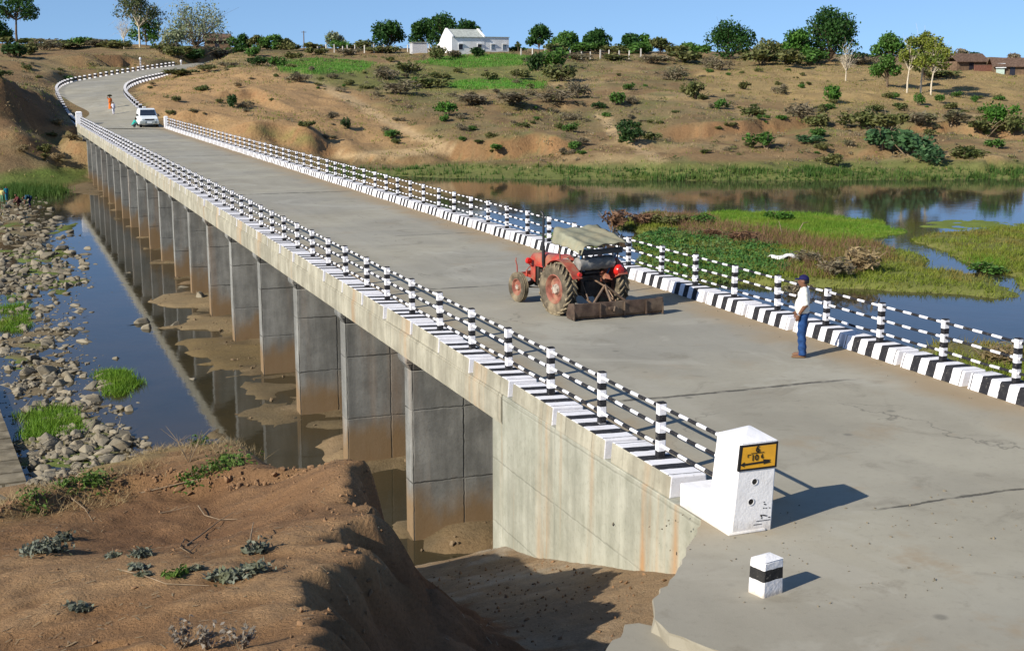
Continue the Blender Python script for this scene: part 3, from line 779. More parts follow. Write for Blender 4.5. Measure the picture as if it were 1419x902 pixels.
# ------------------------------------------------------------------ road: deck sheet, apron, curve up the hill
rng = random.Random(7)
def slab_poly(pts, ztop, zbot, jag=0.0, seed=1):
    """thick polygon sheet with a ragged edge"""
    r = random.Random(seed); out = []
    n = len(pts)
    for i in range(n):
        a, b = Vector(pts[i]), Vector(pts[(i + 1) % n])
        L = (b - a).length; k = max(1, int(L / 0.14)) if (jag and L < 6) else 1
        for j in range(k):
            p = a.lerp(b, j / k)
            if j and jag: p = p + Vector((r.gauss(0, jag), r.gauss(0, jag)))
            out.append(p)
    bm = bmesh.new()
    tv_ = [bm.verts.new((p.x, p.y, ztop)) for p in out]
    f = bm.faces.new(tv_)
    if f.normal.z < 0: f.normal_flip()
    mid = [bm.verts.new((p.x + r.gauss(0, jag * .4), p.y + r.gauss(0, jag * .4), ztop - 0.03)) for p in out]
    bv = [bm.verts.new((p.x + r.gauss(0, jag), p.y + r.gauss(0, jag), zbot)) for p in out]
    m = len(out)
    # pull the top rim in a little: a worn edge
    c = sum((p for p in out), Vector((0, 0))) / m
    for i in range(m):
        bm.faces.new((tv_[i], mid[i], mid[(i + 1) % m], tv_[(i + 1) % m]))
        bm.faces.new((mid[i], bv[i], bv[(i + 1) % m], mid[(i + 1) % m]))
    bmesh.ops.recalc_face_normals(bm, faces=bm.faces)
    bmesh.ops.triangulate(bm, faces=[f])
    me = bpy.data.meshes.new('slab'); bm.to_mesh(me); bm.free()
    return me
def ground0(px, py, z=0.0): return tuple(on_z(px, py, z)[:2])
edge = [ground0(*q) for q in ((940, 787), (928, 804), (915, 822), (906, 838), (907, 858), (927, 877), (960, 889), (1000, 903), (1060, 922), (1110, 950))]
apron = [(17.2, 147.0 - 6), (8.64, 147.3), (8.64, 15.0)] + edge + [(6.6, 4.0), (6.6, -60), (17.2, -60)]
road_me = slab_poly(apron, 0.006, -0.20, 0.020, 3)
road_o = tag(link('road', road_me, M_ROAD), kind='structure')
# lower broken slabs under the apron edge
low = [ground0(*q, -0.16) for q in ((838, 905), (848, 888), (866, 866), (885, 864), (905, 868), (930, 880), (962, 893), (1010, 912), (1000, 940), (900, 950), (840, 940))]
tag(link('apron_slab', slab_poly(low, -0.15, -0.55, 0.03, 5), M_ROAD), kind='structure')
# the curve
n = 7
V, F = [], []
for i in range(NS):
    for k in range(n):
        t = k / (n - 1); p = RLs[i] * (1 - t) + RRs[i] * t
        V.append((p[0], p[1], p[2] + 0.012 + 0.06 * math.sin(math.pi * t)))
for i in range(NS - 1):
    for k in range(n - 1): F.append((i * n + k, i * n + k + 1, (i + 1) * n + k + 1, (i + 1) * n + k))
b0 = len(V)
for i in range(NS):
    V.append((*RLs[i][:2], RLs[i][2] - 0.5)); V.append((*RRs[i][:2], RRs[i][2] - 0.5))
for i in range(NS - 1):
    F.append((i * n, (i + 1) * n, b0 + 2 * i + 2, b0 + 2 * i)); F.append(((i + 1) * n + n - 1, i * n + n - 1, b0 + 2 * i + 1, b0 + 2 * i + 3))
tag(link('curving_road', np_mesh('curving_road', V, F, True, 40), M_ROAD), kind='structure')

# ------------------------------------------------------------------ bridge
bridge = thing('bridge', 'long low concrete bridge on a row of wall piers crossing the shallow river', 'bridge', (12.9, 22.2, 0))
def BL(mb, name, mat, bevel=0.0, smooth=30):      # build in world numbers, parented to the bridge
    mb.xform(Matrix.Translation((-12.9, -22.2, 0)))
    return mb.build(name, mat, bridge, smooth, bevel)
m = MB(); m.box(8.40, 17.32, 22.2, 153.2, -0.56, 0.0); BL(m, 'deck', M_DECK)
m = MB()                                # narrow lip below the edge, both sides
m.box(8.385, 8.402, 22.2, 153.2, -0.52, -0.05); m.box(17.318, 17.335, 22.2, 153.2, -0.52, -0.05); BL(m, 'edge_band', M_DECK)
pr = random.Random(5)
m = MB(); m.box(-4.2, 4.1, -0.27, 0.27, -6.4, -0.9); m.frustum((-4.2, 4.1, -0.27, 0.27), (-4.34, 4.25, -0.34, 0.34), -0.9, -0.7); m.box(-4.34, 4.25, -0.34, 0.34, -0.7, -0.561)
pier_me = m.mesh('pier', 25)
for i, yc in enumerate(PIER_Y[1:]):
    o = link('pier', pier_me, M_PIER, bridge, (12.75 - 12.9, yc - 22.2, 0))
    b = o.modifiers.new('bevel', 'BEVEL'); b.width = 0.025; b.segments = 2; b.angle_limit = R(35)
m = MB(); m.box(8.42, 17.3, 22.19, 22.75, -6.4, -0.562); BL(m, 'abutment', M_WALL, 0.02)
m = MB(); m.prism([(14.75, -2.6), (22.188, -6.0), (22.188, -0.012), (14.75, -0.012)], 'x', 8.41, 8.95); BL(m, 'wing_wall', M_WALL, 0.015)
m = MB(); m.prism([(14.75, -2.6), (22.188, -6.0), (22.188, -0.012), (14.75, -0.012)], 'x', 16.75, 17.31); BL(m, 'wing_wall', M_WALL, 0.015)
m = MB(); m.prism([(153.2, -6), (157.5, -3.0), (160.5, 0.3), (153.2, -0.01)], 'x', 8.45, 8.9); m.box(8.46, 17.28, 153.19, 153.7, -6, -0.02); BL(m, 'abutment', M_WALL, 0.02)

# ------------------------------------------------------------------ railings: posts and pipes on striped kerb blocks
def railing(label, xk, side, y0, step, count, ystart, yend, blen):
    t = thing('railing', label, 'railing', (xk, y0, 0.0))
    # post
    m = MB(); m.box(-0.062, 0.062, -0.055, 0.055, 0.2, 1.13)
    post_me = m.mesh('post', 0)
    h = blen / 2
    m = MB()
    if side < 0:      # left: outer side is bare concrete flush with the deck edge
        prof = [(-0.395, -0.02), (0.235, -0.02), (0.20, 0.285), (-0.37, 0.305)]
    else:
        prof = [(-0.33, -0.02), (0.27, -0.02), (0.255, 0.29), (-0.25, 0.30)]
    m.prism(prof, 'y', -h, h)
    blk_me = m.mesh('kerb_block', 0)
    mats = [M_KERB, M_DECK]
    for p in blk_me.polygons:
        p.material_index = 1 if (side < 0 and p.normal.x < -0.8) else 0
    r = random.Random(3 if side < 0 else 4)
    for i in range(count):
        y = step * i
        o = link('post', post_me, M_POST, t, (r.gauss(0, 0.012), y + r.gauss(0, 0.03), r.gauss(0, 0.008)))
        o.rotation_euler = (r.gauss(0, 0.012), r.gauss(0, 0.012), r.gauss(0, 0.03))
        bv = o.modifiers.new('bevel', 'BEVEL'); bv.width = 0.012; bv.segments = 2
        k = link('kerb_block', blk_me, mats, t, (r.gauss(0, 0.012), y + r.gauss(0, 0.015), r.gauss(0, 0.006)), r.gauss(0, 0.006))
        bv = k.modifiers.new('bevel', 'BEVEL'); bv.width = 0.022; bv.segments = 2
    for z in (1.045, 0.755, 0.465):
        pts = []
        y = ystart
        while y < yend:
            pts.append((r.gauss(0, 0.006), y - y0, z + r.gauss(0, 0.007))); y += step * 0.5
        pts.append((0, yend - y0, z))
        m = MB(); m.tube(pts, 0.027, 8)
        m.build('rail', M_RAIL, t, 60)
    return t
rail_l = railing('near side black and white post and pipe railing on striped kerb blocks above the piers', 8.815, -1, 16.66, 2.09, 66, 14.66, 153.6, 1.90)
rail_r = railing('far side black and white post and pipe railing on striped kerb blocks behind the tractor', 17.05, 1, 10.56, 1.995, 68, 9.5, 145.2, 1.84)

# short end block and white wedge running into the pillar
pil = thing('end_pillar', 'white limewashed bridge end pillar with a yellow distance sign', 'pillar', (8.78, 14.37, 0))
m = MB(); m.frustum((-0.31, 0.29, -0.31, 0.33), (-0.20, 0.345, -0.30, 0.30), -0.05, 1.20)
m.add([(-0.20, -0.30, 1.2), (0.345, -0.30, 1.2), (0.345, 0.30, 1.2), (-0.20, 0.30, 1.2), (0.02, -0.06, 1.33), (0.14, 0.06, 1.33)],
      [(0, 1, 4), (1, 5, 4), (1, 2, 5), (2, 3, 5), (3, 4, 5), (3, 0, 4)])
m.build('shaft', M_LIME, pil, 20, 0.02)
m = MB(); m.prism([(-0.34, 0.0), (0.98, 0.0), (0.98, 0.33), (0.66, 0.315), (0.58, 0.24), (0.30, 0.15), (-0.05, 0.10), (-0.34, 0.035)], 'x', -0.36, 0.20)
m.build('base_wedge', M_LIME, pil, 20, 0.02)
M_SIGN = simple('sign_yellow', (0.72, 0.36, 0.02), 0.5, 0.4, 0, 0.08, 5, 0.05, (0.4, 0.2, 0.03), 0.25)
M_SIGNB = simple('sign_black', (0.015, 0.013, 0.012), 0.6, 0.3, 0, 0.2)
M_HOLE_MARKS = simple('hole_shade_marks', (0.03, 0.028, 0.025), 0.9, 0.1)  # near-black for the painted shade in the holes and for the scribble
# the front face leans: x shifts with height
tilt = lambda z: -0.31 + (z + 0.05) / 1.25 * 0.01
def xl(z): return -0.31 + (z + .05) / 1.25 * 0.11
def xr(z): return 0.29 + (z + .05) / 1.25 * 0.055
za, zb = 0.845, 1.185
m = MB(); yy0, yy1 = tilt(za) - 0.012, tilt(zb) + 0.02
m.add([(xl(za) - .004, yy0, za), (xr(za) + .004, yy0, za), (xr(zb) + .004, yy0 + .004, zb), (xl(zb) - .004, yy0 + .004, zb), (xl(za) - .004, yy1, za), (xr(za) + .004, yy1, za), (xr(zb) + .004, yy1, zb), (xl(zb) - .004, yy1, zb)],
      [(0, 1, 2, 3), (5, 4, 7, 6), (4, 0, 3, 7), (1, 5, 6, 2), (3, 2, 6, 7), (4, 5, 1, 0)])
sign = m.build('sign_panel', M_SIGNB, pil, 0)
m = MB(); q = 0.028
m.add([(xl(za) + q, yy0 - .003, za + q), (xr(za) - q, yy0 - .003, za + q), (xr(zb) - q, yy0 + .001, zb - q), (xl(zb) + q, yy0 + .001, zb - q)], [(0, 1, 2, 3)])
m.build('sign_face', M_SIGN, sign, 0)
def text_mesh(s, size, extr=0.002):
    cu_ = bpy.data.curves.new('t', 'FONT'); cu_.body = s; cu_.size = size; cu_.align_x = 'CENTER'; cu_.extrude = extr; cu_.offset = 0.0015 * size / 0.1
    o = bpy.data.objects.new('t', cu_); col.objects.link(o)
    dg = bpy.context.evaluated_depsgraph_get()
    me = bpy.data.meshes.new_from_object(o.evaluated_get(dg)); bpy.data.objects.remove(o); bpy.data.curves.remove(cu_)
    return me
def put_text(s, size, x, z, y):
    o = link('lettering', text_mesh(s, size), M_SIGNB, sign, (x, y, z)); o.rotation_euler = (R(90), 0, 0); return o
ys = yy0 - 0.006
put_text('6', 0.125, 0.04, 1.078, ys)
put_text('10', 0.112, 0.0, 0.972, ys); put_text('6', 0.08, 0.108, 0.992, ys)
m = MB(); m.box(-0.06, 0.135, ys - .002, ys + .001, 1.066, 1.073); m.box(-0.105, -0.06, ys - .002, ys + .001, 1.052, 1.059); m.box(-0.108, -0.10, ys - .002, ys + .001, 1.02, 1.059)
m.build('lettering', M_SIGNB, sign, 0)
m = MB(); zc = 0.93
m.prism([(-0.215, zc), (-0.15, zc + .035), (-0.155, zc + .012), (0.13, zc + .022), (0.12, zc + .045), (0.235, zc + .03), (0.215, zc + .014), (0.24, zc - .004), (0.13, zc - .02), (0.14, zc - .002), (-0.155, zc - .012), (-0.15, zc - .033)], 'y', ys - .002, ys + .001)
m.build('arrow', M_SIGNB, sign, 0)
for z, xo in ((0.685, 0.015), (0.42, -0.03)):
    m = MB(); m.lathe([(tilt(z) - 0.008, 0.052), (tilt(z) - 0.010, 0.040), (tilt(z) + 0.03, 0.036)], 'y', (xo, 0, z), 14); m.build('hole_rim', M_LIME, pil, 40)
    m = MB(); m.lathe([(tilt(z) - 0.0035, 0.0), (tilt(z) - 0.0035, 0.040)], 'y', (xo, 0, z), 14); m.build('hole_shade_disc', M_HOLE_MARKS, pil, 0)  # flat dark disc painted as the shade inside the hole
# scratched marks near the foot
m = MB(); sr = random.Random(12)
for i in range(9):
    x, z = 0.11 + sr.random() * 0.14, 0.17 + sr.random() * 0.05
    m.box(x, x + 0.012 + sr.random() * 0.02, tilt(z) - 0.0045, tilt(z) - 0.002, z, z + 0.012)
m.box(0.06, 0.27, tilt(.13) - 0.0045, tilt(.13) - 0.002, 0.142, 0.149); m.box(0.02, 0.14, tilt(.1) - 0.0045, tilt(.1) - 0.002, 0.098, 0.105)
for i in range(6):
    x, z = 0.15 + sr.random() * 0.1, 0.29 + sr.random() * 0.1
    m.box(x, x + 0.02, tilt(z) - 0.0045, tilt(z) - 0.002, z, z + 0.01)
m.build('scribble', M_HOLE_MARKS, pil, 0)
# far end pillar
ep = thing('end_pillar', 'small white end pillar far away where the bridge meets the hill', 'pillar', (8.7, 154.0, 0))
m = MB(); m.frustum((-0.36, 0.36, -0.3, 0.3), (-0.33, 0.33, -0.28, 0.28), -0.1, 1.45); m.build('shaft', M_LIME, ep, 20, 0.03)
m = MB(); m.frustum((-0.38, 0.38, -0.33, 0.33), (-0.2, 0.2, -0.15, 0.15), 1.451, 1.6); m.build('cap', M_LIME, ep, 20, 0.02)
ep = thing('end_pillar', 'small white end pillar beside the parked white car', 'pillar', (17.05, 145.9, 0))
m = MB(); m.frustum((-0.22, 0.22, -0.2, 0.2), (-0.2, 0.2, -0.18, 0.18), -0.1, 1.15); m.build('shaft', M_LIME, ep, 20, 0.03)
m = MB(); m.frustum((-0.23, 0.23, -0.21, 0.21), (-0.12, 0.12, -0.1, 0.1), 1.151, 1.24); m.build('cap', M_LIME, ep, 20, 0.02)

# the small guard stone on the apron
gs = thing('guard_stone', 'squat white guard stone with one black band standing on the apron before the pillar', 'guard stone', (7.87, 12.26, 0.0), R(13))
m = MB(); m.frustum((-0.165, 0.155, -0.125, 0.13), (-0.15, 0.15, -0.115, 0.12), -0.08, 0.42)
m.add([(-0.15, -0.115, 0.42), (0.15, -0.115, 0.42), (0.15, 0.12, 0.42), (-0.15, 0.12, 0.42), (-0.05, -0.02, 0.475), (0.05, 0.03, 0.475)], [(0, 1, 5, 4), (1, 2, 5), (2, 3, 4, 5), (3, 0, 4)])
n_ = N('bollard_paint'); w_ = n_.pos(); v_ = n_.sep(n_.obj())[2]
v_ = n_.math('ADD', v_, n_.math('MULTIPLY', n_.math('SUBTRACT', n_.noise(w_, 9, 3), 0.5), 0.03))
m_ = n_.math('MULTIPLY', n_.math('GREATER_THAN', v_, 0.19), n_.math('LESS_THAN', v_, 0.325))
wh_ = n_.mix(n_.ramp(n_.noise(w_, 5, 5, 0.7), 0.45, 0.75, 0, 0.35), (0.80, 0.79, 0.80), (0.5, 0.48, 0.44))
c_ = n_.mix(m_, wh_, n_.mix(n_.noise(w_, 12, 4), (0.012, 0.012, 0.014), (0.045, 0.044, 0.042)))
c_ = n_.mix(n_.ramp(n_.noise(w_, 22, 5, 0.75), 0.60, 0.68, 0, 0.85), c_, (0.30, 0.27, 0.22))
c_ = n_.mix(n_.ramp(v_, 0.09, 0.0, 0, 0.6), c_, (0.38, 0.30, 0.2))
M_BOLL = n_.done(n_.bsdf(c_, 0.85, 0.2, 0, n_.bump(n_.noise(w_, 18, 5), 0.6, 0.02)))
m.build('block', M_BOLL, gs, 25, 0.02)

# guard stones along both edges of the curve
m = MB(); m.frustum((-0.2, 0.2, -0.2, 0.2), (-0.17, 0.17, -0.17, 0.17), -0.3, 0.62)
st_me = m.mesh('guard_stone', 0)
def along(P, s0, s1, step, out):
    s = np.concatenate([[0], np.cumsum(np.linalg.norm(np.diff(P[:, :2], axis=0), axis=1))])
    t = s0
    while t < min(s1, s[-1]):
        p = np.array([np.interp(t, s, P[:, k]) for k in range(3)]); q = np.array([np.interp(t + 0.5, s, P[:, k]) for k in range(3)])
        d = q - p; a = math.atan2(d[1], d[0]); yield p + np.array([-math.sin(a), math.cos(a), 0]) * out, a
        t += step
k = 0
for P, s0, s1, out, where, grp in ((RLs, 10, 112, 0.25, 'left', 'guard stones along the outer edge of the curve'), (RRs, 16, 92, -0.25, 'right', 'guard stones along the inner edge of the curve')):
    for p, a in along(P, s0, s1, 2.1, out):
        lab = 'white guard stone with a black band along the outer edge of the far curve' if where == 'left' else 'white guard stone with a black band along the inner edge of the far curve'
        o = link('guard_stone', st_me, M_STONE, None, (p[0], p[1], p[2] + 0.02), a)
        tag(o, lab, 'guard stone', grp); k += 1
def marker(px, py, d, h, label):
    p = at(px, py, d); z = float(far.sample(p[0], p[1]))
    t = thing('marker_post', label, 'marker post', (p[0], p[1], z))
    m = MB(); m.frustum((-0.13, 0.13, -0.13, 0.13), (-0.11, 0.11, -0.11, 0.11), -0.3, h); m.build('shaft', M_POST, t, 0, 0.02)
    m = MB(); m.lathe([(h + .001, 0.2), (h + 0.25, 0.2), (h + 0.35, 0.1), (h + 0.36, 0)], 'z', (0, 0, 0), 12); m.build('cap', M_LIME, t, 40)
marker(195, 95, 231, 1.7, 'tall banded marker post with a white head beside the far curve')
marker(251, 89, 247, 0.9, 'short white marker post at the top end of the stone row')

# ------------------------------------------------------------------ rocks in the river
def rock_mesh(seed):
    r = np.random.RandomState(seed)
    pts = r.normal(size=(16, 3)); pts /= np.linalg.norm(pts, axis=1)[:, None]
    pts *= (0.75 + 0.35 * r.rand(16))[:, None]; pts[:, 0] *= 0.5 * (0.9 + 0.5 * r.rand()); pts[:, 1] *= 0.42; pts[:, 2] *= 0.27 + 0.10 * r.rand()
    bm = bmesh.new()
    for p in pts: bm.verts.new(p)
    bmesh.ops.convex_hull(bm, input=bm.verts)
    loose = [v for v in bm.verts if not v.link_faces]
    if loose: bmesh.ops.delete(bm, geom=loose, context='VERTS')
    bmesh.ops.bevel(bm, geom=list(bm.edges), offset=0.035, segments=1, affect='EDGES')
    me = bpy.data.meshes.new('rock'); bm.to_mesh(me); bm.free()
    return me
def rock_mat():
    n = N('river_stone'); p = n.pos()
    c = n.mix(n.orand(), (0.15, 0.132, 0.098), (0.29, 0.255, 0.19))
    c = n.mix(n.ramp(n.noise(p, 3, 5), 0.4, 0.7, 0, 0.6), c, (0.27, 0.22, 0.15))
    c = n.mix(n.ramp(n.noise(p, 9, 5, 0.7), 0.5, 0.75, 0, 0.6), c, (0.12, 0.11, 0.09))
    return n.done(n.bsdf(c, 0.9, 0.2, 0, n.bump(n.noise(p, 12, 5), 0.5, 0.03)))
M_ROCK = rock_mat()
rmesh = [rock_mesh(100 + i) for i in range(14)]
for me in rmesh: me.materials.append(M_ROCK)
rr = np.random.RandomState(11)
cand = []
while len(cand) < 1900:
    x, y = rr.uniform(-8, 215), rr.uniform(272, 690)
    if y > 640 and x > 200: continue
    if poly_sd(np.array([x]), np.array([y]), ROCKBAND)[0] < rr.normal(-4, 5): continue
    if x < 42 - max(0, (600 - y)) * 0.35 and y > 535: continue
    p = on_z(x, y, WZ)
    dens = fbm(np.array([p[0] / 2.2]), np.array([p[1] / 3.0]), 133)[0]
    if dens < rr.uniform(-0.55, 0.35): continue
    d = (p - EYE) @ FWD
    if rr.rand() > min(1.0, (d / 75.0) ** 2 * 1.7 + 0.1) : continue
    s = float(np.clip(np.exp(rr.normal(-1.28, 0.45)), 0.10, 0.72))
    if y < 400: s *= 1.25
    if y > 570: s *= 0.85
    cand.append((x, y, p, s, d))
extra = [(277, 414, 0.85), (289, 334, 0.95), (150, 405, 0.45), (133, 366, 0.5), (131, 392, 0.4), (177, 378, 0.45), (128, 555, 0.95), (205, 627, 0.6), (165, 622, 0.9), (168, 606, 0.7), (135, 615, 0.8), (140, 600, 0.7), (62, 520, 0.9), (95, 322, 0.7), (98, 352, 0.8), (85, 338, 0.6), (115, 360, 0.7), (256, 398, 0.6), (250, 400, 0.5), (243, 452, 0.45), (197, 447, 0.9), (205, 455, 0.7), (160, 497, 0.5), (153, 515, 0.45), (190, 558, 0.5), (180, 568, 0.55), (267, 525, 0.5), (205, 432, 0.35), (170, 345, 0.3), (100, 300, 0.6), (148, 425, 0.35), (184, 605, 0.4), (110, 640, 0.6), (148, 640, 0.6), (60, 650, 0.5), (660, 762, 0.45), (600, 745, 0.3)]
spec = {277: 'blocky tan boulder standing alone in open water left of the piers', 289: 'lone angular boulder upstream in open water near the middle of the pool'}
for x, y, s in extra:
    p = on_z(x, y, WZ if y < 700 else -4.5); cand.append((x, y, p, s, (p - EYE) @ FWD))
order = sorted(range(len(cand)), key=lambda i: -cand[i][3] / cand[i][4])
small = MB()
sv, sf = [], []
for q, i in enumerate(order):
    x, y, p, s, d = cand[i]
    gz = max(float(bed.sample(p[0], p[1])), WZ - 0.12)
    if q < 300:
        me = rmesh[i % 14]
        o = link('river_rock', me, None, None, (p[0], p[1], gz + 0.07 * s), rr.uniform(0, 6.28))
        o.rotation_euler = (rr.normal(0, 0.18), rr.normal(0, 0.18), rr.uniform(0, 6.28)); o.scale = (s, s, s * rr.uniform(0.8, 1.25))
        if x in spec: lab, grp = spec[x], None
        elif y > 700: lab, grp = 'loose stone on the mud beside the nearest pier', 'stones beside the nearest pier'
        elif y > 545: lab, grp = 'grey tan stone among the near rocks between the paved causeway and the mound', 'stones in the near part of the rock bar'
        elif y > 400: lab, grp = 'grey tan stone in the middle part of the rock bar along the river', 'stones in the middle of the rock bar'
        else: lab, grp = 'grey tan stone in the far part of the rock bar near the bathers', 'stones in the far part of the rock bar'
        tag(o, lab, 'rock', grp)
    else:
        me = rmesh[i % 14]; M = Matrix.Translation((p[0], p[1], gz + 0.08 * s)) @ Euler((rr.normal(0, .2), rr.normal(0, .2), rr.uniform(0, 6.28))).to_matrix().to_4x4() @ Matrix.Scale(s, 4)
        small.add([M @ v.co for v in me.vertices], [tuple(f.vertices) for f in me.polygons])
# pebbles too many to count
for i in range(1500):
    x, y = rr.uniform(0, 210), rr.uniform(290, 680)
    if poly_sd(np.array([x]), np.array([y]), ROCKBAND)[0] < 2: continue
    p = on_z(x, y, WZ); s = rr.uniform(0.06, 0.17); me = rmesh[i % 14]
    M = Matrix.Translation((p[0], p[1], max(float(bed.sample(p[0], p[1])), WZ - 0.03) + 0.02)) @ Euler((0, 0, rr.uniform(0, 6.28))).to_matrix().to_4x4() @ Matrix.Scale(s, 4)
    small.add([M @ v.co for v in me.vertices], [tuple(f.vertices) for f in me.polygons])
o = small.build('river_stones', M_ROCK, None, 0); tag(o, 'small loose stones strewn over the rock bar in the river', 'stones', kind='stuff')

# paved causeway at the left
A, Bq = on_z(-10, 540, -4.9), on_z(42, 680, -4.9)
ax = (Bq - A); L = float(np.linalg.norm(ax[:2])); ang = math.atan2(ax[1], ax[0])
m = MB(); r = random.Random(2)
v = -0.05
while v < L + 3:
    ln = 0.8 + r.random() * 0.5; u = 0.0
    while u < 3.2:
        wd = 0.45 + r.random() * 0.5
        zt = -4.74 + r.gauss(0, 0.015); g = 0.025
        a0, a1, b0_, b1 = v + g, v + ln - g, -u - wd + g, -u - g
        m.frustum((a0, a1, b0_, b1), (a0 + .02, a1 - .02, b0_ + .02, b1 - .02), -5.4, zt); u += wd
    v += ln
M_PAVE = simple('paving_stone', (0.20, 0.17, 0.12), 0.9, 0.15, 0, 0.35, 2.2, 0.4, (0.12, 0.10, 0.06), 0.6)
# stones run to the left of the line, seen along the line
o = m.build('causeway', M_PAVE, None, 0, 0, (A[0], A[1], 0), ang); tag(o, kind='structure')
# drowned concrete sill beside the piers
s0, s1 = on_z(225, 470, -5.1), on_z(322, 628, -5.1)
e0, e1 = on_z(200, 395, -5.1), on_z(320, 625, -5.1)
m = MB(); [m.box(5.75 + .05 * math.sin(k * 2.3), 6.1 + .06 * math.sin(k * 1.7), 34 + k * 2, 36 + k * 2, -5.7, -5.12 - .035 * ((k * 7) % 5) / 4) for k in range(18)]; o = m.build('river_sill', M_DECK, None, 0); tag(o, kind='structure')
# ------------------------------------------------------------------ tractor
M_RED = simple('tractor_red', (0.36, 0.042, 0.028), 0.5, 0.4, 0, 0.3, 4, 0.05, (0.30, 0.19, 0.12), 0.75)
M_RED2 = simple('bright_red_paint', (0.60, 0.02, 0.015), 0.3, 0.5, 0, 0.12, 3)
M_TYRE = simple('tractor_tyre', (0.10, 0.083, 0.06), 0.9, 0.2, 0, 0.4, 5, 0.25, (0.27, 0.215, 0.14), 0.9)
M_LUG = simple('tyre_lug', (0.20, 0.165, 0.11), 0.9, 0.2, 0, 0.5, 7, 0.25, (0.33, 0.265, 0.17), 0.9)
M_RIM = simple('wheel_rim', (0.25, 0.085, 0.06), 0.6, 0.3, 0, 0.35, 6, 0.1, (0.30, 0.2, 0.13), 0.7)
M_HUB = simple('wheel_hub', (0.42, 0.36, 0.30), 0.6, 0.3, 0.2, 0.3, 10)
M_DARK = simple('greasy_iron', (0.028, 0.024, 0.02), 0.6, 0.4, 0.2, 0.5, 8, 0.1, (0.12, 0.085, 0.055), 0.6)
M_IRON = simple('worn_iron', (0.15, 0.105, 0.075), 0.6, 0.4, 0.3, 0.4, 8, 0.1, (0.22, 0.13, 0.07), 0.7)
M_RUST = simple('worn_blade', (0.085, 0.056, 0.042), 0.6, 0.3, 0.2, 0.45, 4, 0.2, (0.22, 0.165, 0.115), 0.65)
M_BLK = simple('black_paint', (0.02, 0.02, 0.022), 0.45, 0.4, 0, 0.3, 6)
M_BLUE = simple('blue_paint', (0.03, 0.12, 0.26), 0.5, 0.4, 0, 0.2, 6)
M_TARP = simple('green_canvas', (0.225, 0.225, 0.165), 0.9, 0.1, 0, 0.25, 2.2, 0.4, (0.33, 0.29, 0.19), 0.9)
M_BUND = simple('grey_bundle', (0.24, 0.23, 0.21), 0.9, 0.1, 0, 0.35, 4, 0.5, (0.12, 0.115, 0.11), 0.7)
M_CREAM = simple('cream_plastic', (0.6, 0.5, 0.25), 0.4, 0.4)
M_CLOTH = simple('pale_cloth', (0.62, 0.58, 0.5), 0.9, 0.1, 0, 0.25, 6, 0.3)
tr = thing('tractor', 'dusty red tractor with a green canvas canopy and rusty rear blade on the bridge', 'tractor', (13.35, 29.49, 0.008), R(11.0))
def tyre(Rr, w, rimr, lugs):
    m = MB()
    h = w / 2
    m.lathe([(-h * .72, rimr), (-h * .98, rimr + (Rr - rimr) * .35), (-h, rimr + (Rr - rimr) * .62), (-h * .86, Rr * .955), (-h * .4, Rr * .972), (h * .4, Rr * .972), (h * .86, Rr * .955), (h, rimr + (Rr - rimr) * .62), (h * .98, rimr + (Rr - rimr) * .35), (h * .72, rimr)], 'x', (0, 0, 0), 48, True)
    return m
def lug_mesh(Rr, w, count):
    m = MB(); h = w / 2
    for k in range(count):
        for sd in (-1, 1):
            a0 = 2 * math.pi * (k + (0.5 if sd > 0 else 0)) / count
            pts = []
            for j in range(5):              # from centre line to the shoulder, sweeping back
                t = j / 4; x = sd * (0.02 + t * (h * 1.01 - 0.02)); a = a0 + t * 0.30
                rr_ = Rr * (0.965 - 0.045 * max(0, t - 0.6) / 0.4 * 1.0)
                pts.append((x, a, rr_))
            b = len(m.v)
            for x, a, r0 in pts:
                da = 0.042
                for (aa, r1) in ((a - da, r0 - .01), (a - da * .75, r0 + .040), (a + da * .75, r0 + .040), (a + da, r0 - .01)):
                    m.v.append((x, r1 * math.cos(aa), r1 * math.sin(aa)))
            fs = []
            for j in range(4):
                for q in range(3):
                    fs.append((b + j * 4 + q, b + j * 4 + q + 1, b + j * 4 + 5 + q, b + j * 4 + 4 + q))
            fs.append((b, b + 1, b + 2, b + 3)); fs.append((b + 16, b + 19, b + 18, b + 17))
            for f in fs: m.f.append(f); m.mi.append(0)
    return m
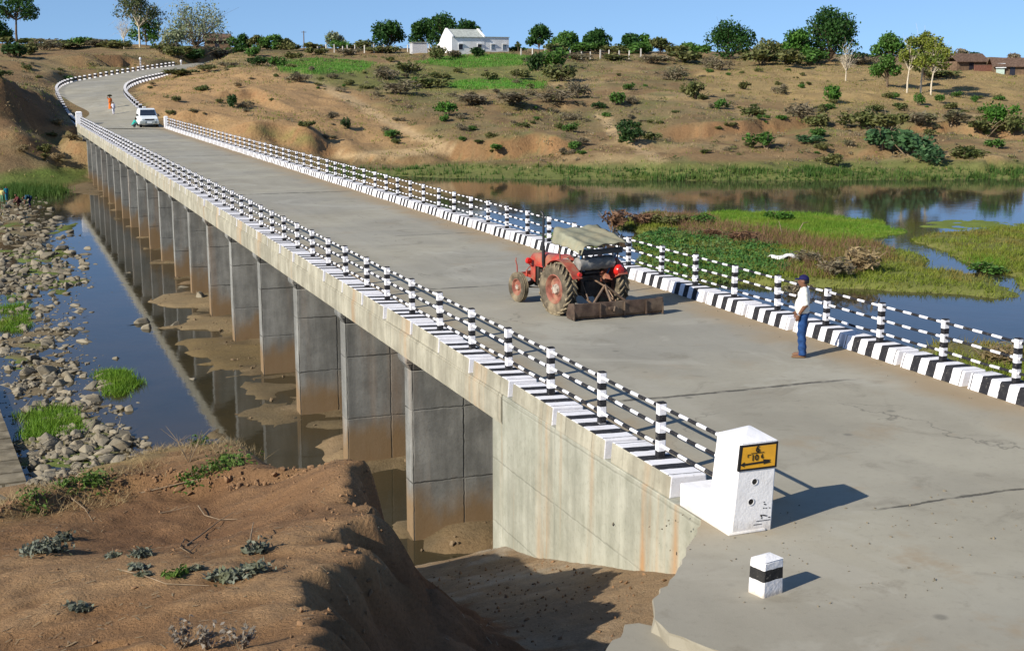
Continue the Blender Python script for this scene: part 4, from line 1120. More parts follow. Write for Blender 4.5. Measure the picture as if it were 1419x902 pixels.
def wheel(x, y, Rr, w, rimr, out, front=False):
    o = bpy.data.objects.new('wheel', None); col.objects.link(o); o.parent = tr; o.location = (x, y, Rr)
    tyre(Rr, w, rimr, 0).build('tyre', M_TYRE, o, 40)
    if not front: lug_mesh(Rr, w, 22).build('tread_lugs', M_LUG, o, 20)
    else:
        m = MB()
        for xx in (-.05, 0, .05): m.lathe([(xx - .014, Rr * .96), (xx - .012, Rr * 1.0), (xx + .012, Rr * 1.0), (xx + .014, Rr * .96)], 'x', (0, 0, 0), 40)
        m.build('tread_ribs', M_LUG, o, 30)
    m = MB(); s = out
    if not front:
        m.lathe([(s * w * .36, rimr * 1.03), (s * w * .40, rimr * .97), (s * w * .30, rimr * .88), (s * w * .06, rimr * .80), (s * w * .02, rimr * .55), (s * w * .12, rimr * .42), (s * w * .14, 0.0)], 'x', (0, 0, 0), 40)
        m.lathe([(-s * w * .36, rimr * 1.03), (-s * w * .3, rimr * .9), (-s * w * .05, rimr * .82), (-s * w * .03, 0)], 'x', (0, 0, 0), 32)
    else:
        m.lathe([(s * w * .36, rimr * 1.03), (s * w * .36, rimr * .9), (s * w * .05, rimr * .75), (s * w * .05, rimr * .45), (s * w * .25, rimr * .35), (s * w * .28, 0)], 'x', (0, 0, 0), 32)
        m.lathe([(-s * w * .36, rimr * 1.03), (-s * w * .2, rimr * .8), (-s * w * .2, 0)], 'x', (0, 0, 0), 24)
    m.build('rim', M_RIM, o, 35)
    m = MB(); m.lathe([(s * w * .141, .13 if not front else .07), (s * w * .30, .11 if not front else .06), (s * w * .31, 0)], 'x', (0, 0, 0), 20)
    for k in range(6):
        a = k * math.pi / 3; rb_ = 0.10 if not front else .05
        m.lathe([(s * w * .30, .018), (s * w * .36, .018), (s * w * .36, 0)], 'x', (0, rb_ * math.cos(a), rb_ * math.sin(a)), 6)
    m.build('hub', M_HUB, o, 35)
wheel(-.78, 0, .635, .33, .36, -1); wheel(.78, 0, .635, .33, .36, 1)
wheel(-.60, 2.08, .385, .18, .22, -1, True); wheel(.60, 2.08, .385, .18, .22, 1, True)
# body
m = MB(); m.box(-.19, .19, -.32, .75, .42, .82); m.box(-.30, .30, -.28, .12, .45, .95); m.box(-.78, .78, -.09, .09, .54, .70); m.build('gearbox', M_DARK, tr, 20, 0.03)
m = MB(); m.box(-.17, .17, .75, 2.0, .40, .86); m.box(-.24, .24, .95, 1.5, .62, .84)
for yy_ in (1.0, 1.15, 1.3, 1.45): m.lathe([(-.30, .045), (-.22, .055), (-.20, .055)], 'x', (0, yy_, .74), 10)
m.box(-.33, -.2, .8, 1.0, .5, .7); m.box(-.2, .2, 1.75, 1.85, .5, 1.08)
m.build('engine', M_DARK, tr, 25, 0.012)
def section(y, w, z0, z1, r): # rounded bonnet section
    pts = [(-w, z0), (-w, z1 - r)]
    for k in range(1, 6):
        a = math.pi - k * math.pi / 12; pts.append((-w + r + r * math.cos(a), z1 - r + r * math.sin(a)))
    for k in range(6, 12):
        a = math.pi - k * math.pi / 12; pts.append((w - r + r * math.cos(a), z1 - r + r * math.sin(a)))
    pts += [(w, z1 - r), (w, z0)]
    return [(x, y, z) for x, z in pts]
def loft(m, secs):
    k = len(secs[0]); b = len(m.v)
    m.v += [tuple(p) for s in secs for p in s]
    fs = [(b + i * k + j, b + i * k + (j + 1) % k, b + (i + 1) * k + (j + 1) % k, b + (i + 1) * k + j) for i in range(len(secs) - 1) for j in range(k)]
    fs += [tuple(b + j for j in range(k)), tuple(b + (len(secs) - 1) * k + j for j in reversed(range(k)))]
    for f in fs: m.f.append(f); m.mi.append(0)
m = MB(); loft(m, [section(.42, .20, 1.02, 1.24, .12), section(.50, .25, .96, 1.30, .14), section(.95, .255, .93, 1.32, .15), section(1.0, .245, .93, 1.30, .15), section(1.9, .225, .93, 1.27, .14), section(2.08, .215, .90, 1.24, .13), section(2.16, .20, .9, 1.18, .12)])
m.build('bonnet', M_RED, tr, 35)
m = MB(); m.box(-.205, .205, 2.02, 2.12, .52, .90); m.box(-.225, -.19, 1.88, 2.10, .50, .93); m.box(.19, .225, 1.88, 2.10, .50, .93); m.build('grille_frame', M_RED, tr, 20, 0.015)
m = MB(); m.box(-.17, .17, 2.121, 2.14, .55, .88)
for k in range(7): m.box(-.165 + k * .05, -.145 + k * .05, 2.141, 2.155, .56, .87)
m.build('grille', M_BLK, tr, 0)
m = MB(); m.lathe([(-.02, .0), (-.01, .075), (.07, .085), (.11, .05), (.12, 0)], 'y', (-.36, 1.93, 1.06), 18); m.tube([(-.36, 1.97, 1.0), (-.30, 1.98, .93), (-.2, 1.98, .9)], .014, 6); m.build('headlight', M_RED2, tr, 40)
m = MB(); m.lathe([(-.02, .0), (-.01, .075), (.07, .085), (.11, .05), (.12, 0)], 'y', (.36, 1.93, 1.06), 18); m.tube([(.36, 1.97, 1.0), (.30, 1.98, .93), (.2, 1.98, .9)], .014, 6); m.build('headlight', M_RED2, tr, 40)
m = MB(); m.prism([(-.55, .36), (-.5, .33), (-.1, .44), (.1, .44), (.5, .33), (.55, .36), (.5, .43), (.12, .54), (-.12, .54), (-.5, .43)], 'y', 2.03, 2.13); m.tube([(-.5, 2.08, .38), (-.3, 1.3, .45), (-.2, .8, .5)], .022, 6); m.tube([(.5, 2.08, .38), (.3, 1.3, .45), (.2, .8, .5)], .022, 6); m.build('front_axle', M_DARK, tr, 25)
m = MB(); m.box(-.36, .36, 2.52, 2.58, .60, .68); m.box(-.17, -.13, 2.0, 2.55, .58, .65); m.box(.13, .17, 2.0, 2.55, .58, .65); m.tube([(-.34, 2.55, .66), (-.34, 2.56, .86), (-.37, 2.58, 1.0), (-.34, 2.6, 1.06)], .016, 6); m.box(-.2, .2, 2.3, 2.36, .6, .74)
m.tube([(-.1, 2.5, .70), (-.05, 2.42, .82), (.05, 2.42, .82), (.1, 2.5, .70)], .014, 6); m.build('front_hitch', M_RED, tr, 25)
m = MB(); m.tube([(-.24, 1.42, .95), (-.27, 1.42, 1.02), (-.27, 1.42, 1.28)], .042, 10); m.tube([(-.27, 1.42, 1.28), (-.27, 1.42, 2.24), (-.275, 1.45, 2.32), (-.28, 1.52, 2.36)], .033, 10); m.tube([(-.27, 1.42, 1.1), (-.27, 1.42, 1.5)], .045, 10); m.build('exhaust_stack', M_BLK, tr, 40)
m = MB(); m.lathe([(.72, .0), (.72, .06), (.88, .06), (.90, .045), (.98, .04), (.98, 0)], 'z', (-.30, 1.22, 0), 14); m.build('filter_bowl', M_CREAM, tr, 40)
for sd in (-1, 1):
    m = MB(); K = 18; pts = []
    for k in range(K + 1):
        a = R(155) - (R(155) - R(5)) * k / K
        pts.append((a, .70 if k > 3 else .70 + (3 - k) * .02))
    b0, b1 = .55 * sd, .82 * sd
    V_, F_ = [], []
    for a, r_ in pts:
        y_, z_ = math.cos(a) * r_, .635 + math.sin(a) * r_
        for x_ in (b0, b1): V_.append((x_, y_, z_)); V_.append((x_, math.cos(a) * (r_ + .02), .635 + math.sin(a) * (r_ + .02)))
        V_.append((b0, math.cos(a) * .40, max(.70, .635 + math.sin(a) * .40)))
    for k in range(K):
        q = k * 5; e = q + 5
        F_ += [(q, q + 2, e + 2, e), (q + 1, e + 1, e + 3, q + 3), (q + 2, q + 3, e + 3, e + 2), (q, e, e + 1, q + 1), (q, q + 4, e + 4, e)]
    m.add(V_, F_); m.xform(Matrix.Translation((0, 0.0, 0)))
    m.build('fender', M_RED, tr, 40)
m = MB(); m.lathe([(-.09, 0), (-.08, .10), (0, .15), (.09, .13), (.13, 0)], 'y', (.62, -.60, 1.06), 18); m.build('rear_lamp', M_RED2, tr, 50)
m = MB(); m.lathe([(-.03, 0), (-.03, .05), (.03, .055), (.04, 0)], 'y', (-.60, -.66, 1.05), 14); m.build('rear_lamp', M_RED2, tr, 50)
m = MB(); m.box(-.24, .24, -.35, .12, .98, 1.06); m.prism([(-.30, 1.06), (-.36, 1.06), (-.42, 1.38), (-.36, 1.38)], 'x', -.22, .22); m.build('seat', M_BLK, tr, 25, 0.03)
m = MB(); m.tube([(0, .55, 1.15), (0, .30, 1.38)], .02, 8)
ring = [(0.19 * math.cos(2 * math.pi * k / 20), .29 + .19 * math.sin(2 * math.pi * k / 20) * .85, 1.38 + .19 * math.sin(2 * math.pi * k / 20) * .5) for k in range(21)]
m.tube(ring, .014, 6, False)
for k in (0, 7, 13): m.tube([(0, .30, 1.38), ring[k]], .01, 5)
m.build('steering_wheel', M_BLK, tr, 40)
# canopy frame
m = MB()
for x_, y_, zt in ((-.44, -.58, 1.72), (.62, -.58, 1.72), (-.42, .52, 1.98), (.60, .52, 1.98)): m.tube([(x_, y_ * .8, .95 if y_ < 0 else 1.0), (x_, y_, zt)], .018, 8)
m.tube([(-.44, -.58, 1.72), (.62, -.58, 1.72)], .016, 6); m.tube([(-.42, .52, 1.98), (.6, .52, 1.98)], .016, 6)
m.tube([(-.44, -.58, 1.72), (-.42, .52, 1.98)], .016, 6); m.tube([(.62, -.58, 1.72), (.6, .52, 1.98)], .016, 6)
m.build('canopy_frame', M_IRON, tr, 40)
# canvas: sagging sheet with a flap hanging on the left
gx, gy = 26, 22; V, F = [], []
for j in range(gy + 1):
    v = j / gy; y = -.70 + v * 1.30
    for i in range(gx + 1):
        u = i / gx
        arc = u * 2.05
        if arc < .52: x = -.50 - (.52 - arc) * .16; z0 = -(.52 - arc) * .85 * (0.45 + 0.35 * v)
        else: x = -.50 + (arc - .52) * .86; z0 = 0
        zt = 1.76 + .30 * v
        sag = -0.03 * math.sin(math.pi * np.clip((x + .62) / 1.4, 0, 1)) * (0.6 + 0.4 * math.sin(v * 9)) + .018 * math.sin(x * 14 + v * 7) + .012 * math.sin(v * 23 + x * 5)
        V.append((x, y, zt + z0 + sag))
for j in range(gy):
    for i in range(gx): F.append((j * (gx + 1) + i, j * (gx + 1) + i + 1, (j + 1) * (gx + 1) + i + 1, (j + 1) * (gx + 1) + i))
me = np_mesh('canopy', V, F, True); o = link('canopy', me, M_TARP, tr); sm = o.modifiers.new('thick', 'SOLIDIFY'); sm.thickness = .012
m = MB(); m.tube([(-.45, -.30, .95), (-.50, -.62, 1.60)], .024, 8); m.tube([(.48, -.30, .95), (.58, -.62, 1.60)], .024, 8); m.build('rear_posts', M_BLUE, tr, 40)
m = MB(); m.box(-.60, .68, -.66, -.62, 1.50, 1.64); m.build('rear_board', M_BLK, tr, 0, 0.01)
m = MB(); secs = []
for k in range(13):
    x = -.52 + k * .085; a_ = .17 + .015 * math.sin(k * 2.1)
    secs.append([(x, -.44 + a_ * math.cos(q * math.pi / 8) + .01 * math.sin(q * 3 + k), 1.27 + a_ * .95 * math.sin(q * math.pi / 8)) for q in range(16)])
loft(m, secs); m.build('bundle', M_BUND, tr, 50)
m = MB()
for k in range(26):
    r_ = random.Random(k); c_ = Vector((-.45 + r_.random() * .25, .1 + r_.random() * .35, 1.05 + r_.random() * .22))
    m.lathe([(-.05, 0), (-.03, .06), (.04, .05), (.05, 0)], 'z', tuple(c_), 7)
m.build('cloth_pile', M_CLOTH, tr, 60)
# linkage and blade
m = MB(); m.tube([(-.28, -.22, .52), (-.36, -.85, .34)], .028, 8); m.tube([(.28, -.22, .52), (.40, -.85, .34)], .028, 8); m.tube([(0, -.30, .88), (.05, -.78, .74)], .024, 8)
m.tube([(.05, -.80, .76), (-.40, -.90, .30)], .03, 8); m.tube([(.05, -.80, .76), (.14, -1.05, .22)], .036, 8); m.tube([(.05, -.80, .76), (.62, -1.02, .30)], .03, 8); m.box(-.45, .70, -.94, -.86, .26, .36)
m.tube([(-.30, -.3, .85), (-.36, -.7, .42)], .018, 6); m.tube([(.32, -.3, .85), (.38, -.7, .42)], .018, 6); m.tube([(-.3, -.25, .88), (.34, -.25, .88)], .025, 8)
m.build('linkage', M_IRON, tr, 40)
m = MB(); P_ = [(0.16, .02), (0.04, .03), (-.02, .10), (-.04, .22), (-.02, .41), (-.005, .42), (-.015, .22), (.005, .11), (.06, .05), (.16, .04)]
m.prism(P_, 'x', -.98, 1.42)
m.prism([(-.05, .02), (.36, .02), (.40, .12), (.28, .38), (0, .43), (-.05, .20)], 'x', -1.0, -.975); m.prism([(-.05, .02), (.36, .02), (.40, .12), (.28, .38), (0, .43), (-.05, .20)], 'x', 1.415, 1.44)
for xx in (-.3, .35, .95): m.box(xx - .02, xx + .02, -.075, -.04, .05, .39)
m.box(-.1, .14, -.16, -.06, .24, .30); m.tube([(.0, -.18, .2), (.04, -.15, .32)], .03, 6)
m.xform(Matrix.Translation((0, -1.12, 0)) @ Matrix.Rotation(R(-9), 4, 'Z')); m.build('blade', M_RUST, tr, 25, 0.006)
m = MB(); m.box(-.30, .30, .35, .75, .50, .53); m.box(-.55, -.25, .3, .8, .55, .58); m.box(.25, .55, .3, .8, .55, .58); m.box(-.28, .28, .40, .48, .95, 1.22); m.build('footboard', M_DARK, tr, 20, 0.01)

# ------------------------------------------------------------------ parked white car far on the bridge
M_CARW = simple('car_white', (0.74, 0.78, 0.80), 0.3, 0.5, 0, 0.05)
M_GLASS = simple('car_glass', (0.02, 0.028, 0.045), 0.08, 0.6, 0, 0.1)
M_GREY = simple('bumper_grey', (0.26, 0.29, 0.28), 0.5, 0.4, 0, 0.15)
M_LAMP = simple('lamp_glass', (0.5, 0.55, 0.55), 0.15, 0.6)
M_RUB = simple('rubber', (0.02, 0.02, 0.02), 0.9, 0.2)
car = thing('parked_car', 'white four wheel drive parked at the far end of the bridge facing us', 'car', (15.35, 148.0, 0.008), R(180))
m = MB()
def csec(y, w, z0, z1, w1=None): w1 = w1 or w; return [(-w, y, z0), (-w, y, z0 + (z1 - z0) * .55), (-w1, y, z1), (w1, y, z1), (w, y, z0 + (z1 - z0) * .55), (w, y, z0)]
loft(m, [csec(-2.1, .88, .42, 1.15, .84), csec(-2.0, .98, .34, 1.2, .92), csec(.65, .99, .34, 1.22, .92), csec(.80, .99, .34, 1.20, .92), csec(1.9, .98, .36, 1.08, .88), csec(2.1, .92, .42, 1.0, .82)])
loft(m, [csec(-2.02, .90, 1.19, 1.90, .78), csec(-1.2, .92, 1.2, 2.0, .80), csec(-.1, .92, 1.2, 2.0, .80), csec(.25, .92, 1.2, 1.9, .78), csec(.82, .90, 1.18, 1.24, .86)])
m.build('body', M_CARW, car, 25, 0.04)
m = MB(); m.add([(-.83, .80, 1.265), (.83, .80, 1.265), (.73, .29, 1.86), (-.73, .29, 1.86), (-.83, .83, 1.27), (.83, .83, 1.27), (.73, .32, 1.875), (-.73, .32, 1.875)], [(0, 1, 2, 3), (7, 6, 5, 4), (0, 4, 5, 1), (1, 5, 6, 2), (2, 6, 7, 3), (3, 7, 4, 0)]); m.build('windscreen', M_GLASS, car, 0)
for sd in (-1, 1):
    m = MB(); m.add([(sd * .925, -1.8, 1.3), (sd * .925, .5, 1.3), (sd * .86, .2, 1.78), (sd * .86, -1.7, 1.78), (sd * .90, -1.8, 1.3), (sd * .90, .5, 1.3), (sd * .83, .2, 1.78), (sd * .83, -1.7, 1.78)], [(0, 1, 2, 3), (7, 6, 5, 4), (0, 4, 5, 1), (1, 5, 6, 2), (2, 6, 7, 3), (3, 7, 4, 0)]); m.build('side_window', M_GLASS, car, 0)
    m = MB(); m.box(sd * 1.0, sd * 1.18, .55, .65, 1.22, 1.42); m.box(min(sd * .9, sd * 1.02), max(sd * .9, sd * 1.02), .57, .62, 1.25, 1.29); m.build('wing_mirror', M_BLK, car, 0, 0.02)
    m = MB(); m.lathe([(2.08, .0), (2.12, .11), (2.13, .10), (2.135, 0)], 'y', (sd * .66, 0, .88), 14); m.build('headlight', M_LAMP, car, 40)
m = MB(); m.box(-.48, .48, 2.09, 2.13, .80, .95); m.build('grille', M_BLK, car, 0)
m = MB(); m.box(-.98, .98, 2.02, 2.25, .45, .72); m.tube([(-.5, 2.3, .5), (-.5, 2.3, .95), (.5, 2.3, .95), (.5, 2.3, .5)], .03, 6); m.build('bumper', M_GREY, car, 20, 0.03)
m = MB(); m.box(-.26, .26, 2.255, 2.27, .54, .66); m.build('number_plate', M_CARW, car, 0)
for x_, y_ in ((-.84, 1.4), (.84, 1.4), (-.84, -1.35), (.84, -1.35)):
    m = MB(); s_ = 1 if x_ > 0 else -1
    m.lathe([(-.12, .2), (-.12, .33), (-.08, .37), (.08, .37), (.12, .33), (.12, .2)], 'x', (x_, y_, .37), 24, True); w_ = m.build('wheel', M_RUB, car, 40)
    m = MB(); m.lathe([(s_ * .09, .22), (s_ * .06, .12), (s_ * .1, 0)], 'x', (x_, y_, .37), 16); m.build('rim', M_GREY, w_, 40)

# ------------------------------------------------------------------ people
def surface_net(f, lo, hi, res):
    lo, hi = np.array(lo, float), np.array(hi, float)
    nn = np.ceil((hi - lo) / res).astype(int) + 1
    ax_ = [lo[k] + res * np.arange(nn[k]) for k in range(3)]
    G = np.stack(np.meshgrid(*ax_, indexing='ij'), -1)
    D = f(G)
    I = D < 0
    c = np.zeros(tuple(nn - 1), int)
    for dx in (0, 1):
        for dy in (0, 1):
            for dz in (0, 1): c += I[dx:nn[0] - 1 + dx, dy:nn[1] - 1 + dy, dz:nn[2] - 1 + dz]
    cell = (c > 0) & (c < 8)
    idx = -np.ones(cell.shape, int); ii = np.argwhere(cell); idx[cell] = np.arange(len(ii))
    S = np.zeros((len(ii), 3)); K = np.zeros(len(ii))
    offs = [(a, b, d) for a in (0, 1) for b in (0, 1) for d in (0, 1)]
    for o in offs:
        for k in range(3):
            if o[k]: continue
            p = list(o); p[k] = 1
            a = D[ii[:, 0] + o[0], ii[:, 1] + o[1], ii[:, 2] + o[2]]; b = D[ii[:, 0] + p[0], ii[:, 1] + p[1], ii[:, 2] + p[2]]
            x = (a < 0) != (b < 0); t = np.where(x, a / np.where(x, a - b, 1), 0)
            q = np.array(o, float)[None].repeat(len(ii), 0); q[:, k] = t
            S[x] += q[x]; K[x] += 1
    V = lo + (ii + S / K[:, None]) * res
    Fs = []
    for k in range(3):
        a_, b_ = (k + 1) % 3, (k + 2) % 3
        sl0 = [slice(None)] * 3; sl1 = [slice(None)] * 3; sl0[k] = slice(0, -1); sl1[k] = slice(1, None)
        ch = I[tuple(sl0)] != I[tuple(sl1)]; e = np.argwhere(ch)
        e = e[(e[:, a_] > 0) & (e[:, b_] > 0) & (e[:, a_] < nn[a_] - 1) & (e[:, b_] < nn[b_] - 1)]
        def cel(da, db):
            q = e.copy(); q[:, a_] -= da; q[:, b_] -= db; return idx[q[:, 0], q[:, 1], q[:, 2]]
        qd = np.stack([cel(1, 1), cel(0, 1), cel(0, 0), cel(1, 0)], -1)
        inside = I[e[:, 0], e[:, 1], e[:, 2]]
        qd[~inside] = qd[~inside][:, ::-1]; Fs.append(qd)
    F = np.concatenate(Fs); F = F[(F >= 0).all(1)]
    return V, F
def caps(a, b, ra, rb, sq=(1, 1, 1)):
    a, b, s = np.array(a, float), np.array(b, float), np.array(sq, float)
    def f(P):
        p = (P - a) / s; d = (b - a) / s; h = np.clip((p @ d) / (d @ d + 1e-12), 0, 1)
        return (np.linalg.norm(p - h[..., None] * d, axis=-1) - (ra + (rb - ra) * h)) * min(sq)
    return f
def ell(c, r):
    c, r = np.array(c, float), np.array(r, float)
    def f(P):
        q = (P - c) / r; k = np.linalg.norm(q, axis=-1); return (k - 1) * r.min() * 1.0
    return f
def smin(fs, k=0.03):
    def f(P):
        d = fs[0](P)
        for g in fs[1:]:
            e = g(P); h = np.clip(0.5 + 0.5 * (e - d) / k, 0, 1); d = e * (1 - h) + d * h - k * h * (1 - h)
        return d
    return f
def cut(f, *planes):
    def g(P):
        d = f(P)
        for n_, c_ in planes: d = np.maximum(d, P @ np.array(n_, float) - c_)
        return d
    return g
def sdf_obj(name, f, lo, hi, res, mat, parent):
    V, F = surface_net(f, lo, hi, res)
    return link(name, np_mesh(name, V, F, True), mat, parent)
def skin_mat(name, c):
    return simple(name, c, 0.55, 0.3, 0, 0.12, 14)
M_SKIN = skin_mat('brown_skin', (0.16, 0.075, 0.042))
def hand(wr, dirn, curl, side, r=0.0085):
    """palm, four unequal bent fingers and a thumb leaving the side; dirn: down the hand, curl: the way fingers close, side: towards the thumb"""
    wr, d, c, s = (np.array(q, float) for q in (wr, dirn, curl, side))
    d /= np.linalg.norm(d); c /= np.linalg.norm(c); s /= np.linalg.norm(s)
    fs = [caps(wr, wr + d * .03, .026, .03), caps(wr + d * .035 + s * .018, wr + d * .085 + s * .026, .019, .016), caps(wr + d * .035 - s * .018, wr + d * .08 - s * .026, .019, .015), caps(wr + d * .03, wr + d * .085, .02, .017)]
    palm = smin(fs, .02); out = [palm]
    for k, L in enumerate((.066, .076, .070, .055)):
        o = wr + d * (.086 - .004 * abs(k - 1.2)) + s * (.030 - .020 * k)
        p1 = o + d * L * .48 + c * L * .10; p2 = p1 + d * L * .26 + c * L * .25; p3 = p2 + d * L * .12 + c * L * .24
        out += [caps(o, p1, r, r * .93), caps(p1, p2, r * .93, r * .85), caps(p2, p3, r * .85, r * .75)]
    t0 = wr + d * .025 + s * .026; t1 = t0 + d * .030 + s * .030 + c * .010; t2 = t1 + d * .028 + s * .010 + c * .016
    out += [caps(t0, t1, .0125, .0105), caps(t1, t2, .0105, .0085)]
    return smin(out, .006)
def person_man(loc, rz):
    t = thing('person', 'standing man in white shirt, blue jeans and dark blue cap watching beside the far railing', 'person', loc, rz)
    # faces +y ; his left is -x
    Sh = {-1: (-.185, -.01, 1.40), 1: (.185, -.01, 1.40)}
    El = {-1: (-.235, -.05, 1.13), 1: (.235, -.02, 1.13)}
    Wr = {-1: (-.215, .085, .915), 1: (.20, .13, .95)}
    hd = smin([ell((0, .025, 1.60), (.072, .092, .105)), ell((0, .05, 1.545), (.052, .062, .055)), caps((0, .112, 1.60), (0, .128, 1.575), .010, .015), ell((0, .105, 1.545), (.026, .016, .010)), ell((-.076, .015, 1.59), (.012, .024, .032)), ell((.076, .015, 1.59), (.012, .024, .032)), ell((0, .095, 1.628), (.055, .016, .010)), ell((0, .085, 1.508), (.025, .022, .02))], .018)
    eye = [ell((sx * .030, .108, 1.607), (.013, .008, .007)) for sx in (-1, 1)]
    neck = caps((0, -.01, 1.42), (0, .012, 1.53), .058, .052)
    torso = [ell((0, 0, 1.27), (.165, .105, .20)), ell((0, .025, 1.08), (.155, .125, .16)), ell((0, 0, .92), (.155, .11, .13)), caps((-.13, -.01, 1.40), (.13, -.01, 1.40), .055, .055)]
    limbs = []
    for s in (-1, 1):
        limbs += [caps(Sh[s], El[s], .056, .043), caps(El[s], Wr[s], .043, .029)]
        limbs += [caps((s * .088, 0, .88), (s * .10, .015, .49), .086, .058), caps((s * .10, .015, .49), (s * .10, -.02, .09), .058, .040), caps((s * .10, -.03, .045), (s * .125, .15, .032), .038, .03)]
    hl = hand(Wr[-1], (.05, .25, -1), (1, -.1, .0), (.1, 1, .1)); hr = hand(Wr[1], (-.05, .3, -1), (-1, 0, 0), (-.1, 1, .1))
    body = smin([smin([hd] + [neck] + torso + limbs, .035), hl, hr], .012)
    sdf_obj('body', body, (-.36, -.22, 0), (.36, .30, 1.73), .0085, M_SKIN, t)
    # shirt, untucked at the belt, sleeves to the elbow
    fold = lambda P: 0.006 * np.sin(P[..., 2] * 46 + P[..., 0] * 21) * np.sin(P[..., 1] * 17 + P[..., 2] * 9)
    sh = smin([ell((0, 0, 1.27), (.188, .128, .215)), ell((0, .03, 1.08), (.182, .150, .185)), ell((0, .01, .96), (.178, .135, .15)), caps((-.14, -.01, 1.40), (.14, -.01, 1.40), .068, .068)] + [caps(Sh[s], tuple(np.array(Sh[s]) * .12 + np.array(El[s]) * .88), .074, .066) for s in (-1, 1)], .045)
    sh2 = lambda P: np.maximum(np.maximum(sh(P) + fold(P), .925 - P[..., 2]), -(np.linalg.norm((P - np.array((0, .03, 1.50))) * np.array((1, 1, .6)), axis=-1) - .062))
    sdf_obj('shirt', sh2, (-.36, -.22, .88), (.36, .24, 1.52), .010, simple('white_shirt', (0.72, 0.71, 0.64), 0.9, 0.1, 0, 0.08, 8, 0.2), t)
    co = smin([caps((-.055, .035, 1.462), (.055, .035, 1.462), .02, .02), caps((-.06, -.03, 1.475), (.06, -.03, 1.475), .02, .02)], .03)
    fo2 = lambda P: 0.007 * np.sin(P[..., 2] * 40 + P[..., 0] * 30)
    tb = smin([ell((0, 0, .93), (.168, .125, .14))] + [q for s in (-1, 1) for q in (caps((s * .088, 0, .88), (s * .103, .015, .49), .102, .080), caps((s * .103, .015, .49), (s * .105, -.02, .07), .080, .078))], .03)
    tb2 = lambda P: np.maximum(np.maximum(tb(P) + fo2(P), P[..., 2] - 1.0), .055 - P[..., 2])
    sdf_obj('jeans', tb2, (-.30, -.2, .02), (.30, .22, 1.02), .011, simple('blue_jeans', (0.022, 0.06, 0.17), 0.9, 0.1, 0, 0.3, 9, 0.25), t)
    cp = smin([cut(ell((0, .015, 1.64), (.086, .108, .092)), ((0, 0, -1), -1.632)), cut(ell((0, .13, 1.640), (.065, .075, .014)), ((0, -1, 0), -.07))], .01)
    sdf_obj('cap', cp, (-.11, -.12, 1.60), (.11, .23, 1.75), .008, simple('navy_cap', (0.012, 0.012, 0.07), 0.8, 0.15), t)
    hb = cut(ell((0, -.005, 1.60), (.080, .092, .10)), ((0, 1, 0), .02), ((0, 0, -1), -1.545))
    sdf_obj('hair', hb, (-.1, -.12, 1.5), (.1, .06, 1.72), .009, simple('black_hair', (0.01, 0.009, 0.008), 0.6, 0.3), t)
    for s in (-1, 1):
        fsn = smin([caps((s * .10, -.05, .022), (s * .13, .16, .020), .046, .042, (1, 1, .62))], .01)
        sdf_obj('sandal', cut(fsn, ((0, 0, -1), 0.0)), (-.25, -.15, -.01), (.25, .25, .08), .009, simple('brown_leather', (0.16, 0.09, 0.045), 0.7, 0.3), t)
    m = MB()
    a, b = np.array(El[-1]), np.array(Wr[-1]); c0, c1 = a + (b - a) * .90, a + (b - a) * .98
    m.tube([tuple(c0), tuple(c1)], .036, 14); m.build('watch', simple('steel_watch', (0.7, 0.7, 0.7), 0.25, 0.5, 0.8), t, 40)
    m = MB()
    for s in (-1, 1): m.lathe([(.110, .0), (.1145, .006), (.1165, .0)], 'y', (s * .030, 0, 1.607), 10)
    m.build('eyes', simple('eye_white', (0.5, 0.48, 0.44), 0.3, 0.5), t, 40)
    return t
person_man((15.40, 22.98, 0.008), R(54))

